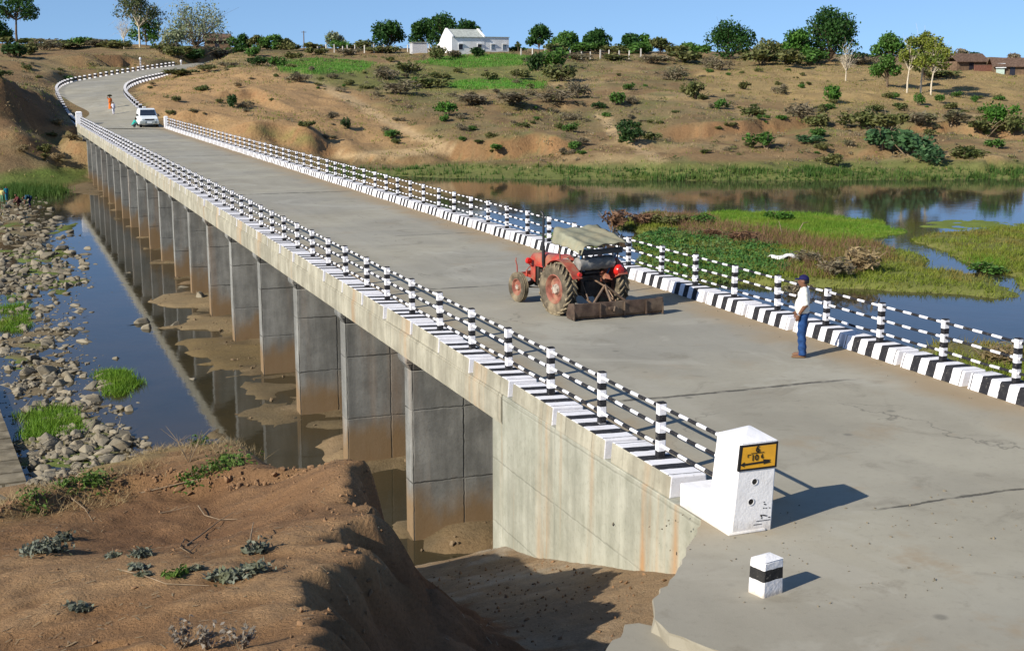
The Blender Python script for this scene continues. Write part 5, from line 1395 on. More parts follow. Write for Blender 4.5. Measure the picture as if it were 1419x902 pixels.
def far_person(loc, rz, label, pose, cols, h=1.6, group=None):
    """small in the picture: the same SDF body at a coarser grid. pose: stand, walk, crouch, bend, sari"""
    t = thing('person', label, 'person', loc, rz, group); k = h / 1.7
    if pose in ('stand', 'walk', 'sari'):
        st = .12 if pose == 'walk' else .03
        hip, kn, an = {s: (s * .085, 0, .88) for s in (-1, 1)}, {s: (s * .09, s * st * .6 + .03, .48) for s in (-1, 1)}, {s: (s * .09, s * st - .01, .07) for s in (-1, 1)}
        ch, be, pe, hd, up = (0, 0, 1.28), (0, .01, 1.08), (0, 0, .92), (0, .02, 1.58), (0, 0, 1)
        el = {s: (s * .24, -.03 + s * st * .4, 1.12) for s in (-1, 1)}; wr = {s: (s * .22, .08 + s * st * .5, .90) for s in (-1, 1)}
        if pose == 'sari': el[1] = (.30, .02, 1.55); wr[1] = (.14, .02, 1.80)
    elif pose == 'crouch':
        hip, kn, an = {s: (s * .10, -.12, .32) for s in (-1, 1)}, {s: (s * .14, .22, .52) for s in (-1, 1)}, {s: (s * .12, .02, .07) for s in (-1, 1)}
        ch, be, pe, hd = (0, .10, .66), (0, -.02, .48), (0, -.12, .34), (0, .24, .95)
        el = {s: (s * .24, .26, .52) for s in (-1, 1)}; wr = {s: (s * .12, .42, .36) for s in (-1, 1)}
    else:
        hip, kn, an = {s: (s * .10, -.15, .80) for s in (-1, 1)}, {s: (s * .10, .02, .45) for s in (-1, 1)}, {s: (s * .10, -.06, .07) for s in (-1, 1)}
        ch, be, pe, hd = (0, .25, .90), (0, .05, .92), (0, -.14, .86), (0, .52, .82)
        el = {s: (s * .22, .38, .62) for s in (-1, 1)}; wr = {s: (s * .10, .42, .36) for s in (-1, 1)}
    c_ = np.array(ch); sh = {s: tuple(c_ + np.array((s * .175, .0, .11 if pose in ('stand', 'walk', 'sari') else .06))) for s in (-1, 1)}
    hd = np.array(hd)
    fw = np.array((0, .1, 0.0))
    head = smin([ell(hd, (.078, .095, .108)), ell(hd + (0, .06, -.05), (.04, .04, .045)), ell(hd + (0, .10, -.01), (.014, .02, .02)), ell(hd + (-.08, 0, -.01), (.012, .022, .03)), ell(hd + (.08, 0, -.01), (.012, .022, .03))], .02)
    parts = [head, caps(tuple(c_ + (0, 0, .12)), tuple(hd), .055, .05), ell(ch, (.165, .115, .18)), ell(be, (.15, .12, .15)), ell(pe, (.155, .125, .13))]
    arms = []
    for s in (-1, 1):
        arms += [caps(sh[s], el[s], .055, .043), caps(el[s], wr[s], .043, .03)]
        parts += [caps(hip[s], kn[s], .085, .058), caps(kn[s], an[s], .058, .04), caps(an[s], tuple(np.array(an[s]) + (s * .02, .15, -.035)), .04, .03)]
    d_ = {s: np.array(wr[s]) - np.array(el[s]) for s in (-1, 1)}
    hands = [hand(wr[s], d_[s], (-s, 0.2, 0), (0, 1, .2), .012) for s in (-1, 1)]
    body = smin([smin(parts + arms, .04)] + hands, .015)
    S = lambda f: (lambda P: f(P / k) * k)
    hi = (.5, .75, 2.0)
    lo = (-.5, -.45, 0)
    sk, to, bo, ha = cols
    sdf_obj('body', S(body), np.array(lo) * k, np.array(hi) * k, .021, M_SKIN, t)
    mk = lambda nm, c: simple(nm, c, 0.9, 0.1, 0, 0.15, 6, 0.2)
    topf = smin([ell(ch, (.19, .14, .20)), ell(be, (.18, .145, .17)), ell(np.array(pe) + (0, 0, .02), (.175, .14, .12))] + [caps(sh[s], tuple(np.array(sh[s]) * .2 + np.array(el[s]) * .8), .072, .062) for s in (-1, 1)], .04)
    sdf_obj('shirt', S(topf), np.array(lo) * k, np.array(hi) * k, .024, mk('garment', to), t)
    if pose == 'sari':
        bf = smin([caps((0, 0, .95), (0, 0, .10), .16, .24, (1, .85, 1)), caps((-.12, -.06, 1.42), (.1, .06, 1.0), .1, .12)], .05); bf = cut(bf, ((0, 0, -1), -.05))
        sdf_obj('skirt', S(bf), np.array(lo) * k, np.array(hi) * k, .024, mk('garment', bo), t)
    else:
        bf = smin([ell(pe, (.172, .14, .13))] + [q for s in (-1, 1) for q in (caps(hip[s], kn[s], .105, .078), caps(kn[s], tuple(np.array(an[s]) + (0, 0, .05)), .078, .062))], .03)
        sdf_obj('trousers', S(bf), np.array(lo) * k, np.array(hi) * k, .024, mk('garment', bo), t)
    hf = cut(ell(hd + (0, -.012, .015), (.090, .102, .112)), ((0, 1, 0), hd[1] + .055), ((0, 0, -1), -(hd[2] - .03)))
    sdf_obj('hair', S(hf), np.array(lo) * k, np.array(hi) * k, .02, mk('dark_hair', ha), t)
    return t
HAIR = (0.012, 0.01, 0.009)
def road_spot(px, py, d0=140, d1=200):
    best = None
    for d in np.linspace(d0, d1, 400):
        p = at(px, py, d); dd = np.hypot(ROADC[:, 0] - p[0], ROADC[:, 1] - p[1]); k = dd.argmin()
        e = abs(p[2] - ROADC[k, 2] - 0.05)
        if best is None or e < best[0]: best = (e, p)
    return best[1]
w1 = road_spot(153, 152.5); w2 = road_spot(157.5, 159.3)
far_person(tuple(w1), R(175), 'woman in an orange sari carrying a load on her head on the road', 'sari', (0, (0.55, 0.13, 0.03), (0.62, 0.16, 0.03), HAIR), 1.62)
bk = thing('head_basket', 'dark flat basket carried on the head of the woman in orange', 'basket', (w1[0], w1[1], w1[2] + 1.62), 0)
m = MB(); m.lathe([(.0, 0), (.0, .2), (.12, .33), (.14, .33), (.03, .19), (.03, 0)], 'z', (0, 0, 0), 20); m.build('bowl', simple('basket_brown', (0.05, 0.04, 0.03), 0.9, 0.1), bk, 40)
m = MB(); m.lathe([(.03, .0), (.05, .26), (.14, .29), (.21, .17), (.24, 0)], 'z', (0, 0, 0), 16); m.build('load', simple('green_load', (0.03, 0.045, 0.02), 0.9, 0.1), bk, 40)
far_person(tuple(w2), R(185), 'person in pale white clothes walking beside the woman in orange', 'walk', (0, (0.66, 0.66, 0.74), (0.60, 0.60, 0.68), HAIR), 1.50)
far_person((13.75, 146.1, 0.008), R(-75), 'person in a teal shirt crouching beside the front wheel of the white car', 'crouch', (0, (0.03, 0.36, 0.30), (0.10, 0.12, 0.12), HAIR), 1.75)
def bank_spot(px, py):
    p = on_z(px, py, WZ + 0.05); return (p[0], p[1], max(float(bed.sample(p[0], p[1])), WZ - .05))
far_person(bank_spot(9.5, 278), R(-150), 'child in a blue green top standing by the rocks at the river edge', 'stand', (0, (0.02, 0.20, 0.28), (0.03, 0.16, 0.25), HAIR), 1.28)
far_person(bank_spot(3.5, 280), R(150), 'child in a pale yellow top standing at the very left edge of the river', 'stand', (0, (0.50, 0.45, 0.18), (0.10, 0.22, 0.12), HAIR), 1.25)
far_person(bank_spot(26, 284), R(120), 'person in dark maroon crouching among the rocks at the water', 'crouch', (0, (0.10, 0.03, 0.03), (0.07, 0.03, 0.03), HAIR), 1.55)
far_person(bank_spot(41, 285), R(100), 'person in dark navy bending down to wash in the river', 'bend', (0, (0.02, 0.06, 0.09), (0.012, 0.015, 0.05), HAIR), 1.55)

# ------------------------------------------------------------------ buildings on the hill
M_HW = simple('house_limewash', (0.80, 0.80, 0.80), 0.9, 0.1, 0, 0.06, 1.2, 0.1, (0.6, 0.58, 0.55), 0.35)
M_ROOFP = simple('pale_roof', (0.42, 0.44, 0.40), 0.8, 0.2, 0, 0.2, 2.0, 0.2)
M_WIN = simple('window_dark', (0.02, 0.02, 0.03), 0.3, 0.4)
M_WINB = simple('window_shutter', (0.16, 0.22, 0.28), 0.6, 0.3)
def far_spot(px, py, d0=120, d1=420): return far.hit(px, py, d0, d1)[0]
hp = at(626, 71, 268); hz = float(far.sample(hp[0], hp[1]))
ha = R(30) + YAW
hs_ = thing('house', 'white limewashed house with a gabled end and flat extension on the hilltop', 'house', (hp[0], hp[1], hz), ha)
# local: x along the long front, y to the back, origin at the near left corner
L1, L2, Wd, he, hr = 7.6, 13.4, 7.2, 2.75 + (hp[2] - hz if hp[2] > hz else 0), 4.3 + (hp[2] - hz if hp[2] > hz else 0)
m = MB(); m.prism([(0, -1), (Wd, -1), (Wd, 1.7), (Wd * .78, 2.3), (Wd * .72, 2.7), (Wd * .38, hr - .05), (Wd * .34, hr - .05), (0, he)], 'x', 0, L1); m.build('wall', M_HW, hs_, 0)
m = MB(); m.box(L1 + .003, L2, .05, Wd * .8, -1, he + .05); m.build('extension', M_HW, hs_, 0)
m = MB(); m.prism([(-.25, he - .02), (Wd * .36, hr + .02), (Wd * .36, hr + .12), (-.25, he + .08)], 'x', .35, L1 - .3); m.prism([(Wd * .36, hr + .02), (Wd * .8, 2.35), (Wd * .8, 2.45), (Wd * .36, hr + .12)], 'x', .35, L1 - .3); m.build('roof', M_ROOFP, hs_, 0)
m = MB(); m.prism([(-.3, he), (Wd * .34, hr), (Wd * .38, hr), (Wd * .72, 2.75), (Wd * .72, 3.0), (Wd * .38, hr + .3), (Wd * .34, hr + .3), (-.3, he + .28)], 'x', -.02, .33); m.prism([(-.3, he), (Wd * .34, hr), (Wd * .38, hr), (Wd * .72, 2.75), (Wd * .72, 3.0), (Wd * .38, hr + .3), (Wd * .34, hr + .3), (-.3, he + .28)], 'x', L1 - .3, L1 + .02); m.build('parapet', M_HW, hs_, 0)
m = MB(); m.box(L1 + .02, L2 + .15, -.1, Wd * .85, he + .052, he + .17); m.build('flat_roof', M_ROOFP, hs_, 0)
for x_, w_, mt_ in ((1.6, .9, M_WIN), (6.0, .85, M_WIN), (9.2, .8, M_WINB), (11.9, .8, M_WINB)):
    y_ = 0 if x_ < L1 else .05
    m = MB(); m.box(x_ - .1, x_ + w_ + .1, y_ - .05, y_ - .003, .92, 2.08); f_ = m.build('window', M_HW, hs_, 0)
    m = MB(); m.box(x_, x_ + w_, y_ - .065, y_ - .051, 1.0, 2.0); m.build('pane', mt_, f_, 0)
    m = MB(); m.box(x_ - .15, x_ + w_ + .15, y_ - .28, y_ - .051, 2.14, 2.2); m.build('sunshade', M_HW, f_, 0)
M_THATCH = simple('brown_tiles', (0.13, 0.085, 0.062), 0.9, 0.1, 0, 0.35, 3, 0.5)
M_BRICKR = simple('red_brick_wall', (0.17, 0.08, 0.058), 0.9, 0.1, 0, 0.3, 4, 0.2)
M_MUD = simple('mud_wall', (0.15, 0.10, 0.065), 0.9, 0.1, 0, 0.3, 2, 0.2)
def hut(px, py, d, W_, D_, H_, label, rz, wall, side=None):
    p = at(px, py, d); z = float(far.sample(p[0], p[1])); z = min(z, p[2] + .6)
    t = thing('hut', label, 'hut', (p[0], p[1], z), YAW + rz)
    m = MB(); m.box(-W_ / 2, W_ / 2, 0, D_, -.6, H_ * .55); m.build('wall', wall, t, 0)
    m = MB(); o_ = .35
    m.prism([(-o_ - .25, H_ * .50), (D_ / 2, H_), (D_ + o_, H_ * .5), (D_ + o_, H_ * .5 + .12), (D_ / 2, H_ + .14), (-o_ - .25, H_ * .5 + .12)], 'x', -W_ / 2 - o_, W_ / 2 + o_); m.build('roof', M_THATCH, t, 0)
    m = MB(); m.box(-.5, .4, -.05, -.004, -.3, H_ * .5); m.build('door', M_WIN, t, 0)
    return t
hut(1346, 100, 242, 6.0, 4.5, 2.9, 'small brown tiled hut with dark open front on the right hill', R(12), M_MUD)
hut(1403, 103, 236, 6.5, 5, 3.0, 'brown roofed hut at the right edge of the hill', R(-8), M_MUD)
hut(301, 66, 296, 5.5, 4.0, 3.0, 'dark brown hut behind the bushes above the road', R(10), M_MUD)
p = at(1366, 105, 238); z = min(float(far.sample(p[0], p[1])), p[2] + .5)
t = thing('yard_wall', 'low red brick yard wall between the two huts', 'wall', (p[0], p[1], z), YAW + R(5))
m = MB(); m.box(-2.2, 2.0, 0, .25, -.5, 1.35); m.box(1.75, 2.0, .25, 3, -.5, 1.35); m.build('masonry', M_BRICKR, t, 0)
m = MB(); m.box(-2.25, 2.05, -.03, .28, 1.351, 1.42); m.build('coping', M_THATCH, t, 0)
p = at(1386, 104, 236); z = min(float(far.sample(p[0], p[1])), p[2] + .5)
t = thing('tin_shed', 'little pale green sheet shed beside the right edge hut', 'shed', (p[0], p[1], z), YAW + R(-10))
m = MB(); m.box(-.7, .7, 0, 1.5, -.5, 1.1); m.build('wall', simple('pale_green_sheet', (0.42, 0.52, 0.46), 0.6, 0.3), t, 0)
m = MB(); m.prism([(-.3, 1.0), (.75, 1.75), (1.8, 1.0), (1.8, 1.06), (.75, 1.83), (-.3, 1.06)], 'x', -.9, .9); m.build('roof', simple('white_sheet', (0.66, 0.68, 0.68), 0.5, 0.4), t, 0)
p = at(582, 66, 272); z = float(far.sample(p[0], p[1]))
t = thing('shed', 'small pale shed behind the fence left of the white house', 'shed', (p[0], p[1], z), YAW + R(20))
m = MB(); m.box(-1.6, 1.6, 0, 2.2, -.5, 1.9); m.build('wall', simple('grey_wall', (0.42, 0.42, 0.44), 0.9, 0.1), t, 0)
m = MB(); m.prism([(-.2, 2.05), (2.4, 1.91), (2.4, 2.0), (-.2, 2.15)], 'x', -1.75, 1.75); m.build('roof', M_ROOFP, t, 0)
# fences of stone posts on the ridge
M_FPOST = simple('stone_post', (0.50, 0.47, 0.42), 0.9, 0.1, 0, 0.2, 3)
def fence(name, label, pts, ph):
    w = [far_spot(*q) if len(q) == 2 else at(*q) for q in pts]
    w = [np.array([q[0], q[1], float(far.sample(q[0], q[1]))]) for q in w]
    c0 = w[0]
    t = thing(name, label, 'fence', tuple(c0))
    tops = []
    for i, q in enumerate(w):
        h = ph * (0.9 + 0.2 * ((i * 37) % 10) / 10)
        m = MB(); m.frustum((-.13, .13, -.13, .13), (-.10, .10, -.10, .10), -.3, h); m.build('post', M_FPOST, t, 0, 0, tuple(q - c0), i * .7)
        tops.append(q - c0)
    for fz in (.45, .8):
        m = MB(); m.tube([(q[0], q[1], q[2] + ph * fz) for q in tops], .018, 5); m.build('wire', M_IRON, t, 40)
fence('post_fence', 'row of pale stone fence posts on the ridge left of the white house', [(x, 67 - (i % 3) * .4, 268 + i * .8) for i, x in enumerate((440, 452, 463, 475, 481, 492, 505, 518, 532, 548, 565, 585, 595))], 1.7)
fence('post_fence', 'row of pale stone fence posts on the ridge right of the white house', [(x, 74.5, 262) for x in (722, 738, 755, 772, 790, 806, 818, 832, 844, 858, 872, 888)], 1.8)
p = at(421, 60, 285); z = float(far.sample(p[0], p[1]))
t = thing('utility_pole', 'thin dark utility pole standing on the ridge left of the house', 'pole', (p[0], p[1], z))
m = MB(); m.tube([(0, 0, -.4), (.05, 0, 4.0)], [.13, .09], 8); m.build('shaft', M_MUD, t, 40)
m = MB(); m.box(-.5, .6, -.05, .05, 3.7, 3.8); m.build('crossarm', M_MUD, t, 0)
# things lying in the river
M_PALE = simple('pale_plastic', (0.74, 0.74, 0.72), 0.6, 0.3, 0, 0.12, 3)
p = on_z(1088, 357, -4.55); V, F = [], []
r_ = np.random.RandomState(4)
for j in range(9):
    for i in range(15):
        u, v = i / 14 - .5, j / 8 - .5; e_ = max(abs(u) * 2, abs(v) * 2)
        V.append((u * 2.0 * (1 - .25 * (e_ > .9) * r_.rand()), v * .75 + .12 * math.sin(u * 7), .16 + .10 * math.sin(u * 9 + v * 4) * math.cos(v * 6) - .12 * e_ ** 2 + r_.normal(0, .012)))
F = [(j * 15 + i, j * 15 + i + 1, (j + 1) * 15 + i + 1, (j + 1) * 15 + i) for j in range(8) for i in range(14)]
o = link('plastic_sheet', np_mesh('plastic_sheet', V, F, True), M_PALE, None, (p[0], p[1], float(bed.sample(p[0], p[1])) + .12), R(-15)); o.modifiers.new('t', 'SOLIDIFY').thickness = .015
tag(o, 'crumpled white plastic sheet lying in the green island plants behind the railing', 'sheet')
p = on_z(1293, 244.5, WZ)
m = MB(); m.tube([(-2.1, 0, .02), (-1, .1, .08), (.4, 0, .14), (1.6, -.1, .2), (2.3, 0, .3)], [.10, .16, .17, .13, .06], 10)
o = m.build('pale_log', M_PALE, None, 40, 0, (p[0], p[1], WZ + .06), YAW); tag(o, 'long pale log lying at the waterline before the far reeds', 'log')
# ------------------------------------------------------------------ foliage
vr = np.random.RandomState(77)
def leaf_quads(C_, size, rs, aspect=1.6, upright=0.0):
    n = len(C_); size = np.broadcast_to(size, (n,))
    a = rs.normal(size=(n, 3)); a[:, 2] = a[:, 2] * (1 - upright) + upright * (1.2 + rs.rand(n)); a /= np.linalg.norm(a, axis=1)[:, None]
    b = rs.normal(size=(n, 3)); b -= (b * a).sum(1)[:, None] * a; b /= np.linalg.norm(b, axis=1)[:, None]
    s = size[:, None]
    V = np.stack([C_ - a * s * aspect * .5, C_ + b * s * .5, C_ + a * s * aspect * .5, C_ - b * s * .5], 1).reshape(-1, 3)
    return V, np.arange(n * 4).reshape(n, 4)
def blob_points(blobs, n, rs, shell=0.55):
    vol = np.array([b[3] * b[4] * b[5] for b in blobs]) ** 0.75; w = vol / vol.sum()
    k = rs.choice(len(blobs), n, p=w); B_ = np.array(blobs)[k]
    d = rs.normal(size=(n, 3)); d /= np.linalg.norm(d, axis=1)[:, None]
    r = shell + (1 - shell) * rs.rand(n) ** 0.7
    r = np.where(rs.rand(n) < .25, rs.rand(n) ** .5, r) * (1 + .13 * rs.normal(size=n))
    return B_[:, :3] + d * r[:, None] * B_[:, 3:6]
M_BARK = simple('brown_bark', (0.13, 0.095, 0.065), 0.95, 0.1, 0, 0.35, 5, 0.4)
M_BARKP = simple('pale_bark', (0.52, 0.45, 0.34), 0.9, 0.1, 0, 0.25, 4, 0.3)
M_TWIG = simple('dry_twig', (0.22, 0.165, 0.11), 0.95, 0.1, 0, 0.3, 5)
LEAF = {
 'dense': leaf_mat('leaf_dark', (0.020, 0.060, 0.014), (0.050, 0.120, 0.022), (0.030, 0.085, 0.016)),
 'bright': leaf_mat('leaf_bright', (0.045, 0.125, 0.018), (0.095, 0.21, 0.03), (0.06, 0.16, 0.02)),
 'pale': leaf_mat('leaf_pale', (0.21, 0.24, 0.14), (0.33, 0.35, 0.22), (0.16, 0.22, 0.09)),
 'sparse': leaf_mat('leaf_sparse', (0.06, 0.085, 0.03), (0.14, 0.15, 0.06), (0.05, 0.10, 0.025)),
 'yellow': leaf_mat('leaf_yellow', (0.15, 0.19, 0.025), (0.24, 0.26, 0.045), (0.09, 0.15, 0.025)),
 'green': leaf_mat('shrub_green', (0.055, 0.135, 0.024), (0.105, 0.215, 0.04), (0.075, 0.145, 0.03)),
 'blue': leaf_mat('shrub_bluegreen', (0.045, 0.105, 0.045), (0.085, 0.165, 0.065), (0.06, 0.13, 0.04)),
 'olive': leaf_mat('shrub_olive', (0.105, 0.115, 0.038), (0.19, 0.185, 0.065), (0.09, 0.125, 0.036)),
 'grey': leaf_mat('shrub_grey', (0.155, 0.128, 0.082), (0.26, 0.215, 0.14), (0.16, 0.155, 0.075)),
 'dark': leaf_mat('shrub_dark', (0.022, 0.055, 0.016), (0.05, 0.095, 0.025), (0.04, 0.085, 0.02)),
 'red': leaf_mat('shrub_reddish', (0.16, 0.085, 0.05), (0.27, 0.16, 0.09), (0.2, 0.11, 0.07)),
 'tan': leaf_mat('shrub_tan', (0.26, 0.19, 0.10), (0.38, 0.29, 0.16), (0.22, 0.17, 0.08)),
}
def tree(px, yb, yt, wpx, kind, d, label, n=2600, leaf=0.34, crown=(.35, 1.0), group=None, lobes=9, lean=0.0, name='tree', bark=None, ray_base=True):
    if ray_base: q, d = far.hit(px, yb, max(d - 60, 150), d + 60); q = np.array(q)
    else: q = at(px, yb, d); q[2] = float(far.sample(q[0], q[1]))
    H = max(1.5, at(px, yt, d)[2] - q[2]); W_ = wpx * d / FPX
    rs = np.random.RandomState(int(px * 7 + yb * 13) % 99991)
    t = thing(name, label, 'tree', tuple(q), 0, group)
    c0, c1 = H * crown[0], H * crown[1]
    blobs = []
    lobes = int(lobes * 1.5)
    for i in range(lobes):
        f = (i + .5) / lobes; a = i * 2.4 + rs.rand()
        h = c0 + (c1 - c0) * (0.18 + 0.68 * rs.rand())
        hh = (h - c0) / (c1 - c0)
        env = math.sqrt(max(.12, 1 - (2 * hh - .85) ** 2)) if kind != 'flat' else 1
        rad = W_ * .5 * env * (0.35 + .45 * rs.rand()); br = W_ * (.10 + .17 * rs.rand())
        blobs.append((rad * math.cos(a) + lean * h, rad * math.sin(a), h, br, br, min(br * .85, (c1 - c0) * .34)))
    blobs.append((lean * c1, 0, c1 - (c1 - c0) * .22, W_ * .22, W_ * .22, (c1 - c0) * .24))
    m = MB(); r0 = max(.08, H * (.015 if bark is not None else .022))
    fork = (lean * c0, 0, c0 * .9 + .1)
    m.tube([(0, 0, -.4), (rs.normal(0, .05), rs.normal(0, .05), fork[2] * .5), fork, (lean * c1 * .8, .0, c0 + (c1 - c0) * .6)], [r0 * 1.25, r0, r0 * .8, r0 * .3], 8)
    for b in blobs[:-1]:
        mid = (fork[0] * .5 + b[0] * .5 + rs.normal(0, .15), b[1] * .5, fork[2] * .45 + b[2] * .55 - .1)
        m.tube([fork, mid, (b[0], b[1], b[2])], [r0 * .55, r0 * .38, r0 * .14], 6)
        for _ in range(3):
            e = np.array(b[:3]) + rs.normal(size=3) * np.array(b[3:6]) * .6
            m.tube([mid, tuple((np.array(mid) + e) / 2 + rs.normal(0, .1, 3)), tuple(e)], [r0 * .25, r0 * .15, r0 * .06], 4)
    if kind in ('bare', 'sparse', 'yellow', 'pale'):       # fine twigs
        for b in blobs:
            for _ in range(9 if kind == 'bare' else 5):
                e = np.array(b[:3]) + rs.normal(size=3) * np.array(b[3:6]) * .9; s0 = np.array(b[:3]) * .75 + np.array(fork) * .25
                m.tube([tuple(s0), tuple((s0 + e) / 2 + rs.normal(0, .12, 3)), tuple(e)], [r0 * .14, r0 * .10, .012], 4)
    m.build('trunk', bark or M_BARK, t, 60)
    if kind != 'bare':
        P = blob_points(blobs, n, rs)
        V, F = leaf_quads(P, leaf * (0.6 + .8 * rs.rand(n)), rs)
        link('crown', np_mesh('crown', V, F, False), LEAF[kind], t)
    return t
# ---- ridge trees, left to right
tree(24, 64, -6, 70, 'dense', 262, 'flat topped dark thorn tree at the top left corner', 2600, .32, (.55, 1.0), None, 10, .02)
tree(4, 62, 30, 34, 'dense', 275, 'dark tree at the left edge behind the flat topped tree', 1500, .34, (.1, 1))
tree(194, 66, -14, 62, 'sparse', 258, 'tall open crowned tree with a pale trunk above the far road', 2800, .28, (.38, 1.0), None, 12, 0, 'tree', M_BARKP)
tree(203, 64, 24, 44, 'bright', 268, 'leafy young green tree behind the pale tall trunk', 1700, .32, (.12, 1))
tree(172, 68, 22, 24, 'bare', 256, 'thin leafless tree left of the tall pale trunk', 0, .2, (.3, 1.0), None, 8, 0, 'tree', M_BARKP)
tree(272, 70, 6, 98, 'pale', 278, 'broad pale cone shaped tree above the brown hut', 3200, .28, (.06, 1.0), None, 14)
tree(240, 70, 40, 36, 'pale', 282, 'low spreading pale tree left of the pale cone shaped tree', 900, .34, (.08, 1))
for i, (px, yt, w) in enumerate(((322, 52, 22), (338, 47, 30), (358, 50, 28), (378, 49, 34), (396, 54, 26))):
    tree(px, 70, yt, w, ('green', 'dense', 'olive', 'green', 'olive')[i], 292, ('green bushy tree just right of the brown hut', 'dark bushy tree second to the right of the brown hut', 'olive bushy tree in the middle of the low row right of the hut', 'wide green bushy tree in the low row right of the hut', 'small olive tree at the right end of the low row right of the hut')[i], 1100, .36, (.05, 1.0), None, 7, 0, 'tree', None, False)
tree(466, 66, 46, 30, 'pale', 290, 'small pale feathery tree behind the left stone fence', 900, .3, (.3, 1), None, 6, 0, 'tree', None, False)
tree(539, 67, 33, 52, 'dense', 286, 'round dark green tree left of the white house', 3000, .36, (.0, 1), None, 9, 0, 'tree', None, False)
tree(588, 66, 26, 44, 'dense', 300, 'dark tall tree behind the shed left of the white house', 2400, .36, (.1, 1), None, 9, 0, 'tree', None, False)
tree(612, 66, 20, 56, 'dense', 298, 'tallest dark tree rising behind the gable of the white house', 2800, .36, (.1, 1), None, 10, 0, 'tree', None, False)
tree(650, 66, 30, 46, 'dense', 296, 'dark tree behind the roof of the white house', 2400, .36, (.1, 1), None, 8, 0, 'tree', None, False)
tree(747, 70, 33, 36, 'dense', 270, 'rounded dark green tree on a short trunk right of the white house', 2400, .32, (.18, 1), None, 9, 0, 'tree', None, False)
tree(718, 72, 58, 9, 'sparse', 268, 'tiny palm like tree beside the end of the white house', 200, .25, (.55, 1), None, 5, 0, 'tree', None, False)
tree(783, 74, 44, 46, 'green', 282, 'broad green tree behind the right stone fence', 2400, .36, (-.1, 1), None, 9, 0, 'tree', None, False)
tree(829, 74, 39, 44, 'dense', 284, 'dark green tree behind the middle of the right stone fence', 2600, .36, (-.05, 1), None, 9, 0, 'tree', None, False)
tree(873, 75, 47, 40, 'dense', 284, 'dark spreading tree at the right end of the right stone fence', 2200, .36, (-.1, 1), None, 8, 0, 'tree', None, False)
tree(894, 76, 48, 26, 'bright', 288, 'small bright green tree right of the stone fence', 1500, .34, (-.15, 1), None, 7, 0, 'tree', None, False)
tree(916, 76, 54, 34, 'olive', 282, 'low olive tree between the stone fence and the dark open tree', 1500, .34, (-.15, 1), None, 7, 0, 'tree', None, False)
tree(950, 80, 60, 36, 'green', 280, 'low green tree on the ridge left of the dark open tree', 1200, .34, (.05, 1), None, 7, 0, 'tree', None, False)
tree(1010, 82, 36, 74, 'dense', 272, 'wide dark green tree with an open ragged top on the right ridge', 3800, .33, (.0, 1), None, 12)
tree(1062, 86, 56, 48, 'olive', 270, 'low olive bushy tree left of the tall twin crowned tree', 1500, .36, (.04, 1), None, 8)
tree(1104, 86, 44, 48, 'bright', 278, 'bright yellow green tree behind the tall twin crowned tree', 2000, .36, (.1, 1), None, 8)
tree(1150, 86, 14, 86, 'dense', 262, 'tallest twin crowned dark green tree on the right ridge', 6500, .34, (.02, 1), None, 17)
tree(1172, 113, 56, 26, 'bare', 215, 'leafless pale grey tree in front of the tall twin crowned tree', 0, .2, (.25, 1.0), None, 10, 0, 'tree', M_BARKP)
tree(1229, 121, 47, 48, 'green', 208, 'rounded green tree on the field left of the pale trunked trees', 3600, .28, (.14, 1), None, 10)
tree(1257, 129, 50, 38, 'yellow', 196, 'leftmost of the three yellow green trees with pale trunks', 1900, .24, (.42, 1), None, 8, .04, 'tree', M_BARKP)
tree(1276, 129, 47, 44, 'yellow', 196, 'middle one of the three yellow green trees with pale trunks', 2100, .24, (.40, 1), None, 9, .03, 'tree', M_BARKP)
tree(1290, 132, 52, 50, 'yellow', 194, 'rightmost of the three yellow green trees with pale trunks', 2300, .24, (.40, 1), None, 9, .06, 'tree', M_BARKP)
tree(1280, 114, 66, 34, 'olive', 214, 'small dim tree behind the three pale trunked trees', 1200, .28, (.1, 1), None, 7)
tree(1331, 96, 70, 30, 'grey', 246, 'grey leafless looking tree left of the small brown hut', 1400, .26, (.2, 1), None, 7, 0, 'tree', None, False)
tree(1352, 92, 73, 26, 'dense', 262, 'dark green tree behind the small brown hut', 1100, .3, (.1, 1), None, 6, 0, 'tree', None, False)
tree(1404, 92, 74, 20, 'grey', 258, 'thin grey tree behind the right edge hut', 700, .26, (.2, 1), None, 6, 0, 'tree', None, False)

# ---- shrubs
BUSH = {}
def bush_mesh(kind, v):
    if (kind, v) in BUSH: return BUSH[(kind, v)]
    rs = np.random.RandomState(500 + v * 31 + sum(map(ord, kind)))
    blobs = [(rs.normal(0, .20), rs.normal(0, .2), .30 + .25 * rs.rand(), .24 + .10 * rs.rand(), .24 + .1 * rs.rand(), .22 + .12 * rs.rand()) for _ in range(4 + v)]
    blobs = [tuple(np.array(b) * (1, 1, 1, *([.55 + .6 * rs.rand()] * 3))) for b in blobs]
    n = 420 if kind in ('grey', 'red', 'tan') else 620
    P = blob_points(blobs, n, rs, .35); P[:, 2] = np.abs(P[:, 2])
    asp = 4.0 if kind in ('grey', 'red', 'tan') else 1.5
    sz = .055 if asp > 3 else .095
    V, F = leaf_quads(P, sz * (.6 + .8 * rs.rand(n)), rs, asp, .25 if asp > 3 else 0)
    fo = np_mesh('foliage', V, F, False)
    m = MB()
    for _ in range(9):
        e = Vector((rs.normal(0, .28), rs.normal(0, .28), .45 + .35 * rs.rand()))
        m.tube([(rs.normal(0, .04), rs.normal(0, .04), -.15), e * .5 + Vector((rs.normal(0, .05), 0, .02)), e], [.018, .012, .005], 4)
    st = m.mesh('stems', 60)
    BUSH[(kind, v)] = (fo, st); return fo, st
